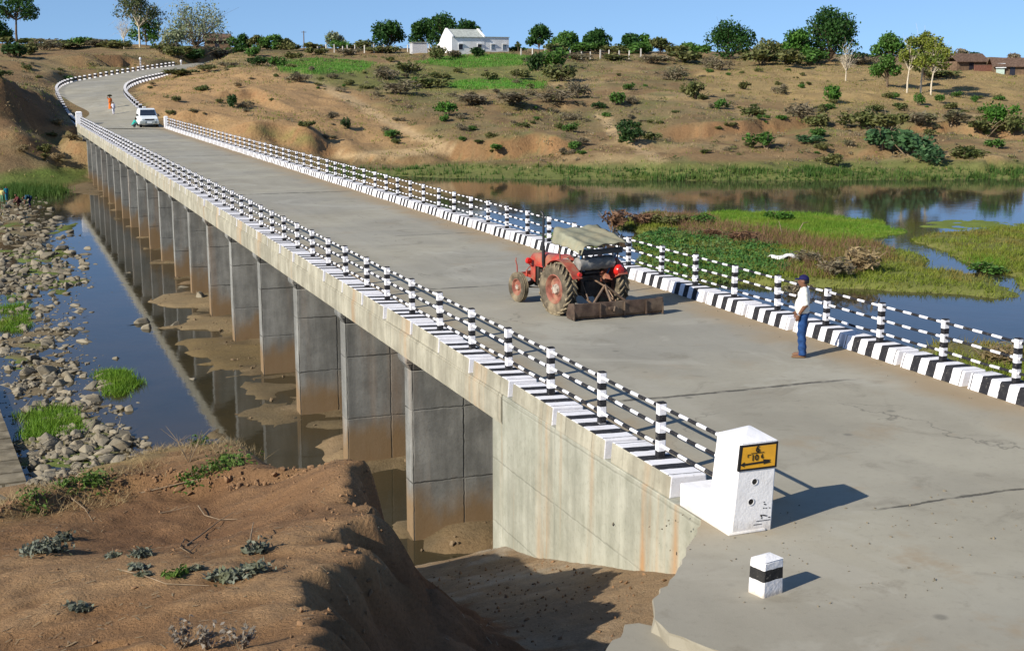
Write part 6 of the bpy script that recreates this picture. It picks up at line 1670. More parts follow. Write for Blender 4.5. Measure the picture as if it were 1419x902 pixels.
def bush(q, w, h, kind, label, group=None, parts=True, v=None, name='shrub'):
    v = vr.randint(7) if v is None else v
    fo, st = bush_mesh(kind, v)
    if not parts:
        o = link(name, fo, LEAF[kind], None, tuple(q), vr.uniform(0, 6.28)); o.scale = (w * vr.uniform(.8, 1.2), w * vr.uniform(.8, 1.2), h); return tag(o, label, 'shrub', group)
    t = thing(name, label, 'shrub', tuple(q), vr.uniform(0, 6.28), group); t.scale = (w, w, h)
    link('foliage', fo, LEAF[kind], t); link('stems', st, M_TWIG, t)
    return t
BL_ = [
 (621,161,30,22,'bright','round bright green bush alone on the bare slope below the small green field'),
 (606,83,26,22,'olive','olive bush hiding the left foot of the white house'),
 (634,81,34,12,'grey','low grey scrub in front of the white house between two bushes'),
 (661,80,22,17,'dark','rounded dark green bush in front of the white house windows'),
 (744,99,26,28,'dark','tall dark green bush on the terrace right of the white house'),
 (766,95,44,28,'green','broad green bush beside the tall dark one on the terrace'),
 (776,113,38,26,'olive','olive bush just below the broad green terrace bush'),
 (568,103,44,22,'olive','olive thicket at the left end of the upper green field'),
 (536,111,38,20,'grey','grey green thicket left of the olive one near the upper field'),
 (552,131,50,22,'grey','dry grey thicket below the olive one on the left terrace'),
 (592,123,48,20,'olive','olive thicket touching the left tip of the small bright field'),
 (664,146,64,16,'grey','long dry hedge clump below the left half of the small bright field'),
 (712,144,66,18,'grey','long dry hedge clump below the right half of the small bright field'),
 (766,142,50,18,'grey','dry hedge clump right of the small bright field'),
 (800,136,30,28,'grey','tall grey thorn bush at the right end of the dry hedge'),
 (715,111,30,17,'olive','olive bush above the right tip of the small bright field'),
 (678,112,24,13,'olive','small olive bush on the upper edge of the small bright field'),
 (851,146,28,19,'green','green bush beside the pale footpath right of the hedge'),
 (832,151,22,12,'dark','small dark bush at the top of the pale footpath'),
 (790,183,20,13,'green','small green bush above the red rilled bank'),
 (727,177,16,10,'olive','tiny olive bush above the middle of the red rilled bank'),
 (866,186,30,22,'dark','upper dark green bush in the gully right of the footpath'),
 (882,196,34,24,'dark','lower dark green bush in the gully right of the footpath'),
 (547,192,26,13,'green','small green clump on the sandy ravine track'),
 (416,114,34,15,'grey','grey clump at the left end of the green hillside terrace'),
 (477,180,12,20,'dark','narrow dark bush on the eroded slope left of the sandy track'),
 (426,177,20,14,'olive','little olive bush over the grassy ledge behind the railing'),
 (1063,206,38,24,'green','round green bush low on the slope above the reeds'),
 (1116,198,38,13,'blue','flat blue green patch right of the round green bush'),
 (1134,190,26,13,'green','small green bush above the flat blue green patch'),
 (1046,162,34,18,'olive','olive bush on the lip of the middle right scarp'),
 (1112,166,44,24,'grey','dark grey thicket on the middle of the right slope'),
 (1136,175,34,20,'olive','olive grey bush below the dark grey thicket'),
 (1196,178,48,32,'olive','left half of the big olive thicket above the sprawling bush'),
 (1232,180,50,36,'olive','right half of the big olive thicket above the sprawling bush'),
 (1225,206,56,34,'blue','upper left lobe of the big sprawling blue green bush by the shore'),
 (1262,216,64,38,'blue','middle lobe of the big sprawling blue green bush by the shore'),
 (1288,224,44,28,'blue','lower right lobe of the big sprawling blue green bush by the shore'),
 (1156,143,24,26,'bright','bright green sapling bush on the edge of the dry field'),
 (1031,124,18,14,'olive','small olive bush in the middle of the dry field'),
 (1081,131,24,15,'grey','small grey bush in the middle of the dry field'),
 (965,138,34,28,'olive','tall olive bush at the left end of the dry field'),
 (936,111,40,20,'grey','grey scrub clump left of the dry field'),
 (997,98,30,19,'grey','grey scrub clump at the top corner of the dry field'),
 (1273,147,16,19,'green','small green bush in front of the pale trunked trees'),
 (1272,172,50,22,'grey','left clump of the grey scrub band right of the olive thicket'),
 (1318,172,54,22,'grey','right clump of the grey scrub band right of the olive thicket'),
 (1380,173,40,30,'bright','bright green bush near the right edge above the scarp'),
 (1366,187,50,28,'olive','olive bush left below the bright green bush at the right edge'),
 (1404,188,34,30,'olive','olive bush at the right edge above the scarp'),
 (1336,219,46,18,'olive','low olive bush near the shore right of the sprawling bush'),
 (1381,206,24,15,'green','small green bush between the shore and the right scarp'),
 (1160,230,34,20,'olive','brownish bush standing behind the reeds'),
 (1314,151,26,12,'olive','flat olive bush on the dry field below the huts'),
 (948,87,50,18,'olive','olive hedge clump on the right ridge left of the dark open tree'),
 (985,89,30,12,'grey','low grey hedge clump under the dark open tree'),
 (1056,90,54,26,'olive','wide olive hedge clump right of the dark open tree'),
 (1092,90,50,24,'olive','wide olive hedge clump left of the tall twin crowned tree'),
 (1126,90,44,22,'green','green hedge clump at the foot of the tall twin crowned tree'),
 (1190,90,40,16,'grey','grey hedge clump right of the tall twin crowned tree'),
 (1300,108,50,14,'olive','low dark hedge clump behind the pale trunked trees'),
 (96,113,14,9,'green','small green tuft bush beside the outer row of guard stones'),
 (14,80,44,24,'dark','dark bush on the bank at the left edge'),
 (42,76,34,22,'olive','olive bush right of the dark bush at the left edge'),
 (62,70,40,16,'grey','grey scrub on the skyline under the flat topped tree'),
 (90,66,46,12,'olive','low olive hedge left part on the skyline above the cut bank'),
 (108,66,30,18,'green','green bush on the skyline above the cut bank'),
 (132,66,40,12,'grey','grey hedge on the skyline left of the thin leafless tree'),
 (156,67,44,12,'olive','olive hedge under the thin leafless tree'),
 (226,76,30,22,'olive','olive bush at the foot of the pale cone shaped tree'),
 (248,80,40,24,'olive','larger olive bush in front of the pale cone shaped tree'),
 (268,84,46,22,'dark','dark bush in front of the brown hut'),
 (302,80,44,16,'grey','grey scrub right below the brown hut'),
 (235,159,18,10,'olive','small olive bush on the slope right behind the white car'),
 (282,126,20,9,'olive','small olive bush on the tan hill beside the curve'),
 (323,149,16,22,'dark','narrow dark green bush on the flank of the tan hill'),
 (252,105,44,12,'olive','dry grass clump at the inner edge of the curve where the stones end'),
 (284,99,44,11,'olive','dry grass clump along the crest right of the curve'),
 (316,94,36,10,'grey','dry grass clump at the right end of the crest by the road'),
 (350,78,24,15,'green','green bush beside the upper end of the road'),
 (360,91,28,14,'dark','dark bush in a hollow right of the upper road'),
 (380,93,26,16,'green','green bush in a hollow right of the dark one'),
 (404,82,30,12,'olive','olive bush at the left edge of the green hillside field'),
 (440,76,34,14,'olive','olive bush under the left stone fence'),
 (486,76,34,12,'grey','grey bush under the middle of the left stone fence'),
 (530,74,36,12,'olive','olive bush under the right part of the left stone fence'),
 (800,84,44,12,'grey','grey scrub in front of the right stone fence'),
 (850,84,44,12,'olive','olive scrub in front of the right end of the right stone fence'),
 (905,88,50,16,'grey','grey scrub right of the right stone fence'),
]
for px, yb, w, h, kind, lab in BL_:
    q, d = far.hit(px, yb, 130, 330)
    if d > 325: q = at(px, yb, 275); q[2] = float(far.sample(q[0], q[1]))
    bush((q[0], q[1], q[2] - .05), w * d / FPX * 1.05, h * d / FPX * 1.15, kind, lab)
for px, yb, w, h, kind in ((30, 66, 60, 16, 'olive'), (75, 63, 50, 12, 'grey'), (120, 62, 60, 12, 'olive'), (160, 62, 40, 10, 'green'), (430, 68, 44, 14, 'olive'), (470, 67, 44, 14, 'green'), (505, 67, 44, 16, 'olive'), (715, 73, 30, 9, 'green'),
                             (765, 73, 40, 16, 'olive'), (810, 73, 44, 18, 'green'), (850, 74, 44, 18, 'olive'), (885, 75, 40, 20, 'green'), (935, 78, 50, 20, 'olive'), (972, 80, 44, 18, 'green'), (1045, 83, 44, 20, 'olive'), (1085, 84, 44, 24, 'green'), (1115, 84, 40, 26, 'olive'), (1190, 86, 40, 14, 'dark')):
    q = at(px, yb, 278); q[2] = float(far.sample(q[0], q[1]))
    bush((q[0], q[1], q[2] - .1), w * 278 / FPX, max(1.5, h * 278 / FPX + max(0, float(at(px, yb, 278)[2] - q[2]))), kind, 'bushy clump in the hedge line along the skyline between the ridge trees', 'hedge clumps along the skyline', False)
# scattered scrub
zones = [((430, 560, 105, 200), 'small scrub bush on the eroded slopes left of the sandy track', 14, ('olive', 'grey', 'grey')),
         ((560, 850, 128, 215), 'small scrub bush on the brown slope between the fields and the red rilled bank', 36, ('grey', 'olive', 'grey', 'green')),
         ((850, 1120, 95, 215), 'small scrub bush on the slope below the dark open tree', 46, ('grey', 'olive', 'olive', 'green')),
         ((1120, 1415, 135, 215), 'small scrub bush on the right slope below the dry field', 44, ('grey', 'olive', 'olive', 'green')),
         ((190, 430, 95, 190), 'small scrub tuft on the tan hill between the curve and the bridge', 22, ('tan', 'grey', 'olive')),
         ((0, 90, 75, 110), 'small scrub bush on the bank above the left road edge', 10, ('grey', 'olive')),
         ((380, 800, 82, 128), 'small scrub bush dotted between the green hillside fields', 34, ('olive', 'grey', 'green')),
         ((0, 100, 176, 240), 'small scrub tuft on the flat ground left below the bridge end', 8, ('tan', 'olive'))]
for (x0, x1, y0, y1), lab, cnt, kinds in zones:
    for i in range(cnt):
        px, yb = vr.uniform(x0, x1), vr.uniform(y0, y1)
        q, d = far.hit(px, yb, 130, 330)
        if d > 325: continue
        if 8.0 < q[0] < 17.8 and q[1] < 156: continue
        if poly_sd(np.array([q[0]]), np.array([q[1]]), ROADPOLY)[0] > -1.5: continue
        w = vr.uniform(.7, 2.4) * vr.uniform(.6, 1); 
        bush((q[0], q[1], q[2] - .05), w, w * vr.uniform(.5, .8), kinds[vr.randint(len(kinds))], lab, lab.replace('small ', '').replace('bush', 'bushes').replace('tuft', 'tufts')[:60], False)

# ---- grass, reeds and creeping plants nobody could count
def blades(P, h, w, rs, lean=.35, per=4, spread=.12):
    n = len(P); h = np.broadcast_to(h, (n,)); w = np.broadcast_to(w, (n,))
    B_ = np.repeat(P, per, 0) + np.concatenate([rs.normal(0, 1, (n * per, 2)) * np.repeat(h, per)[:, None] * spread, np.zeros((n * per, 1))], 1)
    H = np.repeat(h, per) * (.6 + .6 * rs.rand(n * per)); a = rs.rand(n * per) * 2 * np.pi; Wd = np.repeat(w, per)
    l = rs.normal(0, lean, (n * per, 2)) * H[:, None]
    dx = np.stack([np.cos(a) * Wd, np.sin(a) * Wd, np.zeros(n * per)], 1) * .5
    T_ = B_ + np.concatenate([l, H[:, None]], 1)
    V = np.stack([B_ - dx, B_ + dx, T_], 1).reshape(-1, 3)
    return V, np.arange(n * per * 3).reshape(-1, 3)
def stuff(name, V, F, mat, label):
    return tag(link(name, np_mesh(name, V, F, False), mat), label, name.replace('_', ' '), kind='stuff')
G_MIX = leaf_mat('grass_mixed', (0.13, 0.185, 0.018), (0.235, 0.27, 0.04), (0.22, 0.18, 0.045), .35, .35)
G_GRN = leaf_mat('grass_green', (0.085, 0.19, 0.015), (0.18, 0.31, 0.03), (0.18, 0.25, 0.03), .35, .3)
G_DRY = leaf_mat('grass_dry', (0.24, 0.17, 0.085), (0.40, 0.30, 0.16), (0.18, 0.15, 0.06), .2, .2)
G_REED = leaf_mat('reed_green', (0.035, 0.085, 0.014), (0.085, 0.16, 0.03), (0.12, 0.16, 0.035), .3, .25)
G_CREEP = leaf_mat('creeper_green', (0.035, 0.10, 0.022), (0.08, 0.19, 0.04), (0.10, 0.16, 0.05), .25, .5)
def scatter_poly(poly, n, rs, z=WZ, soft=.3):
    W_ = np.array(wp(poly)); lo, hi = W_.min(0), W_.max(0)
    P = rs.uniform(lo, hi, (n * 3, 2)); sd = poly_sd(P[:, 0], P[:, 1], [tuple(q) for q in W_]) + fbm(P[:, 0] / 4, P[:, 1] / 4, 61) * 1.0
    P = P[sd > soft][:n]; zz = bed.sample(P[:, 0], P[:, 1]); k = zz > WZ - .06
    return np.concatenate([P[k], zz[k][:, None]], 1)
rs = np.random.RandomState(5)
Vs, Fs = [], []
def acc(V, F, L):
    L.append((V, F))
def join(L):
    V = np.concatenate([v for v, f in L]); o = 0; F = []
    for v, f in L: F.append(f + o); o += len(v)
    return V, np.concatenate(F)
Lm = []
for pl, n in ((VEG_A, 9000), (VEG_B, 6500), (VEG_C, 2200), (VEG_D, 3500)):
    P = scatter_poly(pl, n, rs); cl_ = fbm(P[:, 0] / 2.5, P[:, 1] / 2.5, 301); P = P[cl_ > rs.uniform(-.7, .3, len(P))]
    acc(*blades(P, .16 + .22 * rs.rand(len(P)) ** 2, .05, rs, .5, 4, .5), Lm)
stuff('grass', *join(Lm), G_MIX, 'olive and yellow green grass over the low river islands behind the railing')
L2 = []
for pl, n in ((ALG, 6500), ([(1050, 305), (1120, 303), (1180, 312), (1120, 322), (1060, 316)], 1500), ([(1068, 296), (1092, 296), (1092, 304), (1068, 304)], 500), ([(965, 300), (1010, 298), (1010, 310), (960, 312)], 500), ([(1340, 362), (1380, 360), (1375, 378), (1335, 376)], 600), ([(750, 322), (830, 330), (830, 343), (750, 338)], 500), ([(122, 518), (190, 512), (216, 530), (170, 550)], 1500), ([(22, 582), (80, 566), (112, 590), (60, 610)], 900), ([(0, 415), (30, 405), (40, 450), (0, 465)], 700), ([(590, 786), (640, 786), (620, 796), (575, 796)], 350), ([(250, 238), (0, 0), (0, 0)], 1)):
    P = scatter_poly(pl, n, rs, soft=-.2)
    if len(P): acc(*blades(P, .12 + .18 * rs.rand(len(P)), .035, rs, .45, 4, .5), L2)
stuff('water_grass', *join(L2), G_GRN, 'bright green grass and weed tufts standing in the shallows')
# creeping leafy carpet behind the railing
P = scatter_poly([(874, 330), (905, 322), (1000, 326), (1085, 345), (1120, 366), (1085, 392), (1000, 394), (930, 390), (882, 370)], 15000, rs)
cl_ = fbm(P[:, 0] / 3, P[:, 1] / 3, 333); P = P[cl_ > rs.uniform(-.9, .2, len(P))]
P[:, 2] += .04 + .28 * rs.rand(len(P)) * (0.5 + .5 * fbm(P[:, 0] / 1.2, P[:, 1] / 1.2, 335))
V, F = leaf_quads(P, .10 + .10 * rs.rand(len(P)), rs, 1.2)
stuff('creeping_plants', V, F, G_CREEP, 'carpet of creeping green leaves on the island behind the tractor')
# dry brown stalks on the islands
L3 = []
for pl, n in (([(940, 318), (1010, 314), (1085, 330), (1140, 340), (1120, 352), (1040, 344), (950, 332)], 900), ([(1085, 388), (1120, 352), (1180, 340), (1225, 352), (1222, 380), (1150, 396)], 600), ([(870, 305), (960, 298), (1000, 308), (900, 316)], 500)):
    P = scatter_poly(pl, n, rs, soft=-.3); acc(*blades(P, .3 + .45 * rs.rand(len(P)), .035, rs, .45, 4, .3), L3)
stuff('dry_stalks', *join(L3), LEAF['red'], 'brown dry stalks standing among the island grass')
# reeds along the far shore
L4 = []
for i in range(5200):
    pass
px_ = np.concatenate([rs.uniform(905, 1440, 5200), rs.uniform(560, 905, 1500)]); yb_ = np.where(px_ > 905, rs.uniform(228, 247, len(px_)), rs.uniform(228, 246, len(px_)))
dd_ = np.where(yb_ > 200, 10.85 * FPX / (yb_ - 100 + 1e-6), 140)
PP = []
uu, ww = rs.uniform(-20, 110, 26000), rs.uniform(126, 146, 26000)
xx_, yy_ = far.to_world(uu, ww); zz_ = far.sample(xx_, yy_)
ok = (zz_ > -5.15) & (zz_ < -4.15)
den = np.where(uu > 12, .85, .35) * (0.4 + .8 * (fbm(uu / 6, ww / 3, 411) > .05)); ok &= rs.rand(len(uu)) < den
ok &= ~((xx_ > 7.5) & (xx_ < 18) & (yy_ < 156))
P = np.stack([xx_, yy_, zz_], 1)[ok]; hgt = np.where(uu[ok] > 12, .22 + .55 * np.clip(.5 + fbm(uu[ok] / 4, ww[ok] / 3, 412), 0, 1), .25 + .3 * rs.rand(ok.sum()))
stuff('reeds', *blades(P, hgt, .10, rs, .18, 4, .25), G_REED, 'dark green reeds along the far waterline')
# reed patch by the people at the left
P = scatter_poly([(18, 262), (55, 258), (62, 270), (20, 276)], 2200, rs, soft=-.6)
L5 = []
uu, ww = rs.uniform(-47, -38, 5200), rs.uniform(117, 127, 5200)
q0 = on_z(38, 268, WZ); xx_ = q0[0] + rs.normal(0, 1.3, 2600) ; yy_ = q0[1] + rs.normal(0, 2.2, 2600)
P = np.stack([xx_, yy_, np.full(2600, WZ - .02)], 1); stuff('reed_patch', *blades(P, .5 + .5 * rs.rand(2600), .06, rs, .15, 4, .2), G_REED, 'dark green reed patch by the people at the left river edge')
# low green on the left shore and dry grass over the hillside
uu, ww = rs.uniform(-75, 118, 64000), rs.uniform(128, 275, 64000)
xx_, yy_ = far.to_world(uu, ww); zz_ = far.sample(xx_, yy_); ppx, ppy, _ = project(xx_, yy_, zz_)
ok = (zz_ > -4.4) & ((fbm(xx_ / 5, yy_ / 5, 15) + .5 * fbm(xx_ / 2, yy_ / 2, 16)) > rs.uniform(-.25, .45, len(uu))) & (ppx > -40) & (ppx < 1460)
ok &= poly_sd(xx_, yy_, ROADPOLY) < -1.0
ok &= ~((xx_ > 7.5) & (xx_ < 18) & (yy_ < 157))
P = np.stack([xx_, yy_, zz_], 1)[ok]
sel = rs.rand(len(P)) < .68
stuff('dry_grass', *blades(P[sel], .12 + .22 * rs.rand(sel.sum()), .09, rs, .45, 3, .8), G_DRY, 'thin dry grass over the brown hillside')
stuff('green_grass', *blades(P[~sel], .12 + .25 * rs.rand((~sel).sum()), .10, rs, .45, 3, .8), G_MIX, 'sparse green grass over the hillside')
# low scrub too thick to count
SC = []
uu, ww = rs.uniform(-75, 118, 4200), rs.uniform(136, 280, 4200)
xx_, yy_ = far.to_world(uu, ww); zz_ = far.sample(xx_, yy_)
ok = (zz_ > -3.9) & (poly_sd(xx_, yy_, ROADPOLY) < -2.5) & ~((xx_ > 7.0) & (xx_ < 18.5) & (yy_ < 158)) & ((fbm(xx_ / 11, yy_ / 11, 601) + .5 * fbm(xx_ / 4, yy_ / 4, 602)) > rs.uniform(-.25, .6, 4200))
pp1, pp2, _ = project(xx_, yy_, zz_)
for pl in ([(960, 96), (1100, 88), (1419, 96), (1419, 148), (1150, 150), (970, 130)], [(575, 87), (620, 79), (700, 76), (740, 80), (735, 90), (640, 94)], [(617, 118), (640, 112), (700, 110), (757, 115), (752, 122), (640, 124)], [(185, 100), (330, 92), (480, 118), (610, 196), (470, 215), (230, 180)]):
    ok &= (poly_sd(pp1, pp2, pl) < 0) | (rs.rand(len(uu)) < .14)
P0 = np.stack([xx_, yy_, zz_], 1)[ok]
for nm, mt_, fr, lab in (('low_scrub', LEAF['grey'], (0, .62), 'low dry grey scrub covering the hillside between the larger bushes'), ('low_green_scrub', LEAF['olive'], (.62, 1), 'low olive scrub covering the hillside between the larger bushes')):
    u_ = np.random.RandomState(9).rand(len(P0)); Q = P0[(u_ >= fr[0]) & (u_ < fr[1])]; k_ = 34
    s_ = .28 + .62 * rs.rand(len(Q)) ** 1.6; C2 = np.repeat(Q, k_, 0) + rs.normal(size=(len(Q) * k_, 3)) * np.repeat(s_, k_)[:, None] * np.array((.55, .55, .30)) + np.repeat(s_, k_)[:, None] * np.array((0, 0, .25))
    V, F = leaf_quads(C2, .11 * (.6 + .8 * rs.rand(len(C2))), rs, 2.4, .2); stuff(nm, V, F, mt_, lab)
# crops of the little fields
FL = []
for pl in ([(575, 87), (620, 79), (700, 76), (740, 80), (735, 90), (640, 94)], [(380, 86), (440, 82), (520, 88), (500, 99), (430, 103), (390, 100)], [(617, 118), (640, 112), (700, 110), (757, 115), (752, 122), (640, 124)]):
    uu, ww = rs.uniform(-75, 60, 60000), rs.uniform(190, 285, 60000); xx_, yy_ = far.to_world(uu, ww); zz_ = far.sample(xx_, yy_); ppx, ppy, _ = project(xx_, yy_, zz_)
    k = poly_sd(ppx, ppy, pl) > -1
    P = np.stack([xx_, yy_, zz_], 1)[k][:7000]
    acc(*blades(P, .25 + .2 * rs.rand(len(P)), .10, rs, .3, 3, .5), FL)
stuff('field_crop', *join(FL), leaf_mat('crop_green', (0.07, 0.19, 0.02), (0.13, 0.30, 0.04), (0.11, 0.22, 0.04), .3, .12), 'green crop growing in the small hillside fields')

# ---- island shrubs
for px, yb, w, h, kind, lab in (
 (853, 316, 46, 36, 'red', 'reddish dry bush rising behind the tractor canopy'), (884, 314, 40, 22, 'red', 'lower reddish dry bush right of the tractor canopy'),
 (930, 314, 44, 22, 'olive', 'olive water bush in the shallows behind the creeping plants'), (975, 312, 36, 16, 'green', 'small green water bush left of the algae'),
 (1079, 304, 28, 16, 'bright', 'bright green tuft bush in the algae'), (1196, 378, 54, 38, 'tan', 'large tangled dry bush on the island behind the standing man'),
 (1156, 386, 48, 28, 'grey', 'grey brown tangled bush left of the large tangled dry bush'), (1120, 366, 40, 18, 'grey', 'low tan tangle beside the white plastic sheet'),
 (1105, 400, 40, 20, 'grey', 'low grey tangle left of the standing man'), (1360, 372, 50, 16, 'green', 'flat green bush at the narrow channel on the right island'),
 (1030, 336, 44, 16, 'red', 'brown dry clump at the back of the creeping plants'), (985, 330, 40, 14, 'red', 'brown dry clump behind the left part of the creeping plants'),
 (1378, 508, 60, 26, 'tan', 'dry clump seen through the railing at the right edge')):
    q = on_z(px, yb, WZ + .2); q[2] = max(float(bed.sample(q[0], q[1])), WZ - .1); d = (q - EYE) @ FWD
    bush(q, w * d / FPX * 1.05, h * d / FPX * 1.2, kind, lab)
for i, (x, y, l_) in enumerate(((1082, 333, 'crooked dry stick standing upright in the algae'), (1106, 330, 'bent dry stick leaning beside the upright one in the algae'))):
    q = on_z(x, y, WZ); t = MB(); t.tube([(0, 0, -.3), (.05, 0, .5), ((-.1, .35)[i], 0, 1.0), ((-.15, .8)[i], .1, 1.0 + .25 * (1 - i))], [.045, .04, .03, .02], 6)
    tag(t.build('dry_stick', M_TWIG, None, 60, 0, tuple(q)), l_, 'stick')

# ---- plants, twigs and clods on the near mound
W_GREY = leaf_mat('weed_grey', (0.11, 0.125, 0.095), (0.20, 0.215, 0.165), (0.13, 0.14, 0.08), .2, 3)
W_GRN = leaf_mat('weed_green', (0.06, 0.12, 0.02), (0.12, 0.20, 0.04), (0.14, 0.15, 0.04), .3, 2)
def near_spot(px, py): return nb.hit(px, py, 6, 26, 1400)
def weed(px, py, wpx, mat, label, tall=1.0, n=420, name='weed', shape=1.0):
    q, d = near_spot(px, py); w = wpx * d / FPX
    r_ = np.random.RandomState(int(px * 3 + py)); 
    P = r_.normal(size=(n, 3)) * np.array((w * .26, w * .22, w * .12 * tall)); P[:, 2] = np.abs(P[:, 2]) + .01
    lump = fbm((P[:, 0] + px) / (w * .25), (P[:, 1] + py) / (w * .25), 9); P = P[lump > -.25]
    zz_ = nb.sample(P[:, 0] + q[0], P[:, 1] + q[1]) - q[2]; P[:, 2] += zz_
    V, F = leaf_quads(P, .028 * (.6 + .8 * r_.rand(len(P))), r_, 2.2 * shape, .3)
    t = thing(name, label, 'weed', tuple(q)); link('leaves', np_mesh('leaves', V, F, False), mat, t)
    m = MB()
    for _ in range(7):
        e = Vector((r_.normal(0, w * .22), r_.normal(0, w * .2), abs(r_.normal(w * .2 * tall, .03)))); z_ = float(nb.sample(q[0] + e.x, q[1] + e.y) - q[2]); e.z += z_
        m.tube([(0, 0, -.03), e * .5 + Vector((0, 0, .02)), e], [.005, .004, .002], 4)
    m.build('stems', M_TWIG, t, 60)
for a in ((337, 800, 60, W_GREY, 'grey green weed mat spread on the middle of the mound', 1.0, 700), (306, 801, 34, W_GREY, 'small grey green weed left of the mat on the mound', .9, 350), (355, 764, 32, W_GREY, 'grey green weed beside a stick near the cliff side of the mound', 1.7, 420),
          (62, 764, 52, W_GREY, 'dark grey weed mat at the left side of the mound', 1.2, 600), (88, 750, 28, W_GREY, 'small grey weed right of the dark mat', 1.4, 320), (195, 770, 24, W_GREY, 'grey weed tuft left of the middle of the mound', 1.2, 260),
          (190, 788, 22, W_GREY, 'grey weed tuft below the other left tuft', 1.0, 240), (157, 772, 18, W_GREY, 'tiny grey weed left of the tufts', .9, 180), (200, 797, 16, W_GREY, 'tiny grey weed under the two tufts', .8, 140), (272, 790, 18, W_GREY, 'tiny grey weed left of the weed mat', .8, 140),
          (107, 845, 28, W_GREY, 'flat grey weed near the erosion pits', .7, 240), (245, 797, 30, W_GRN, 'thin green weed on the middle of the mound', 1.1, 160),
          (322, 642, 52, W_GRN, 'green weed on the far rim of the mound', 1.2, 380), (305, 650, 44, W_GRN, 'green weed just left of the rim weed', .9, 260), (268, 662, 40, W_GRN, 'thin green weed on the rim slope', .9, 160),
          (130, 668, 44, W_GRN, 'green weed at the left part of the far rim', 1.3, 320), (50, 700, 40, W_GRN, 'sparse green weed at the left edge rim', 1.6, 220), (95, 672, 40, W_GRN, 'green weed between the causeway and the rim', .9, 260),
          (352, 613, 34, W_GRN, 'upright green weed on the rim in front of the dark pool', 2.2, 300), (276, 617, 24, W_GRN, 'small upright green weed on the top of the rim', 2.0, 160)):
    weed(*a)
# pale dry stalks at the bottom edge
for px, py, lab in ((255, 898, 'pale dry stalk plant at the bottom edge, left one'), (290, 899, 'pale dry stalk plant at the bottom edge, middle one'), (335, 900, 'pale dry leafy stalks at the bottom edge, right one')):
    q, d = near_spot(px, py); t = thing('dry_weed', lab, 'weed', tuple(q)); m = MB(); r_ = np.random.RandomState(px); LV = []
    for _ in range(12):
        e = Vector((r_.normal(0, .07), r_.normal(0, .06), .10 + .12 * r_.rand())); m.tube([(r_.normal(0, .02), 0, -.03), e * .5, e], [.004, .003, .002], 4)
        for s_ in range(10): LV.append(e * (.35 + .65 * r_.rand()) + Vector(r_.normal(0, .012, 3)))
    m.build('stems', M_TWIG, t, 60); V, F = leaf_quads(np.array(LV), .022, r_, 2.2, .2); link('leaves', np_mesh('leaves', V, F, False), leaf_mat('pale_dry_leaf', (0.2, 0.175, 0.14), (0.34, 0.30, 0.25)), t)
# fallen twigs
def twig(pts, r_, label):
    W_ = []
    for i, (px, py, lift) in enumerate(pts):
        q, d = near_spot(px, py); W_.append(Vector((q[0], q[1], q[2] + lift)))
    m = MB(); m.tube(W_, [r_ * (1 - .6 * i / (len(W_) - 1)) for i in range(len(W_))], 5); o = m.build('dry_twig', M_TWIG, None, 60); tag(o, label, 'twig')
twig([(195, 684, .01), (230, 678, .03), (270, 668, .02), (325, 664, .02)], .011, 'long dry twig lying along the top of the broken scarp')
twig([(258, 757, .01), (282, 742, .03), (305, 725, .04), (326, 714, .05)], .010, 'straight dry twig lying across the middle hollow')
twig([(275, 706, .05), (284, 718, .04), (305, 722, .02), (330, 720, .01)], .009, 'curved dry twig above the straight one in the hollow')
twig([(100, 697, .06), (118, 708, .03), (128, 722, .01)], .009, 'short forked twig at the left of the scarp')
twig([(344, 770, .0), (348, 756, .10), (352, 745, .17)], .012, 'short stick standing out of the weed near the cliff')
twig([(163, 790, .01), (200, 800, .02), (230, 812, .02), (290, 813, .01)], .008, 'thin bent twig below the weed tufts')
twig([(256, 748, .01), (250, 762, .03), (262, 768, .02), (275, 755, .02)], .008, 'small curled twig beside the straight one')
twig([(222, 712, .01), (246, 708, .02), (262, 704, .03)], .008, 'short twig between the scarp and the hollow')
for px, py, lab, sd in ((262, 636, 'leafless dry weed with thin branches on the far rim', 1), (424, 642, 'leafless dry weed on the rim beside the nearest piers', 2), (455, 628, 'thin dry weed at the tip of the mound', 3)):
    q, d = near_spot(px, py + 4); r_ = np.random.RandomState(sd); m = MB()
    for _ in range(7):
        a = r_.uniform(0, 6.28); L = .25 + .3 * r_.rand(); p0 = Vector((0, 0, -.03)); p1 = Vector((math.cos(a) * L * .3, math.sin(a) * L * .3, L * .6)); p2 = p1 + Vector((math.cos(a + r_.normal(0, .8)) * L * .5, math.sin(a + r_.normal(0, .8)) * L * .5, L * .4))
        m.tube([p0, p1, p2], [.006, .005, .002], 4); p3 = p1 + Vector((r_.normal(0, .1), r_.normal(0, .1), .15)); m.tube([p1, p3], [.004, .002], 4)
    tag(m.build('dry_weed', M_TWIG, None, 60, 0, tuple(q)), lab, 'weed')
# dead grass flattened on the rim
X_ = rs.uniform(-2, 5, 5000); Y_ = rs.uniform(15.8, 20.6, 5000); k = (fbm(X_ / .9, Y_ / .9, 555) > .0) & (Y_ - np.interp(X_, [-2, 0, 1.5, 3, 4.4], [-.3, -.35, 0, 0, -.6]) > 17.2)
P = np.stack([X_, Y_, nb.sample(X_, Y_)], 1)[k]
stuff('rim_grass', *blades(P, .05 + .09 * rs.rand(len(P)), .008, rs, .9, 4, .6), G_DRY, 'thin dead grass on the far rim of the mound')
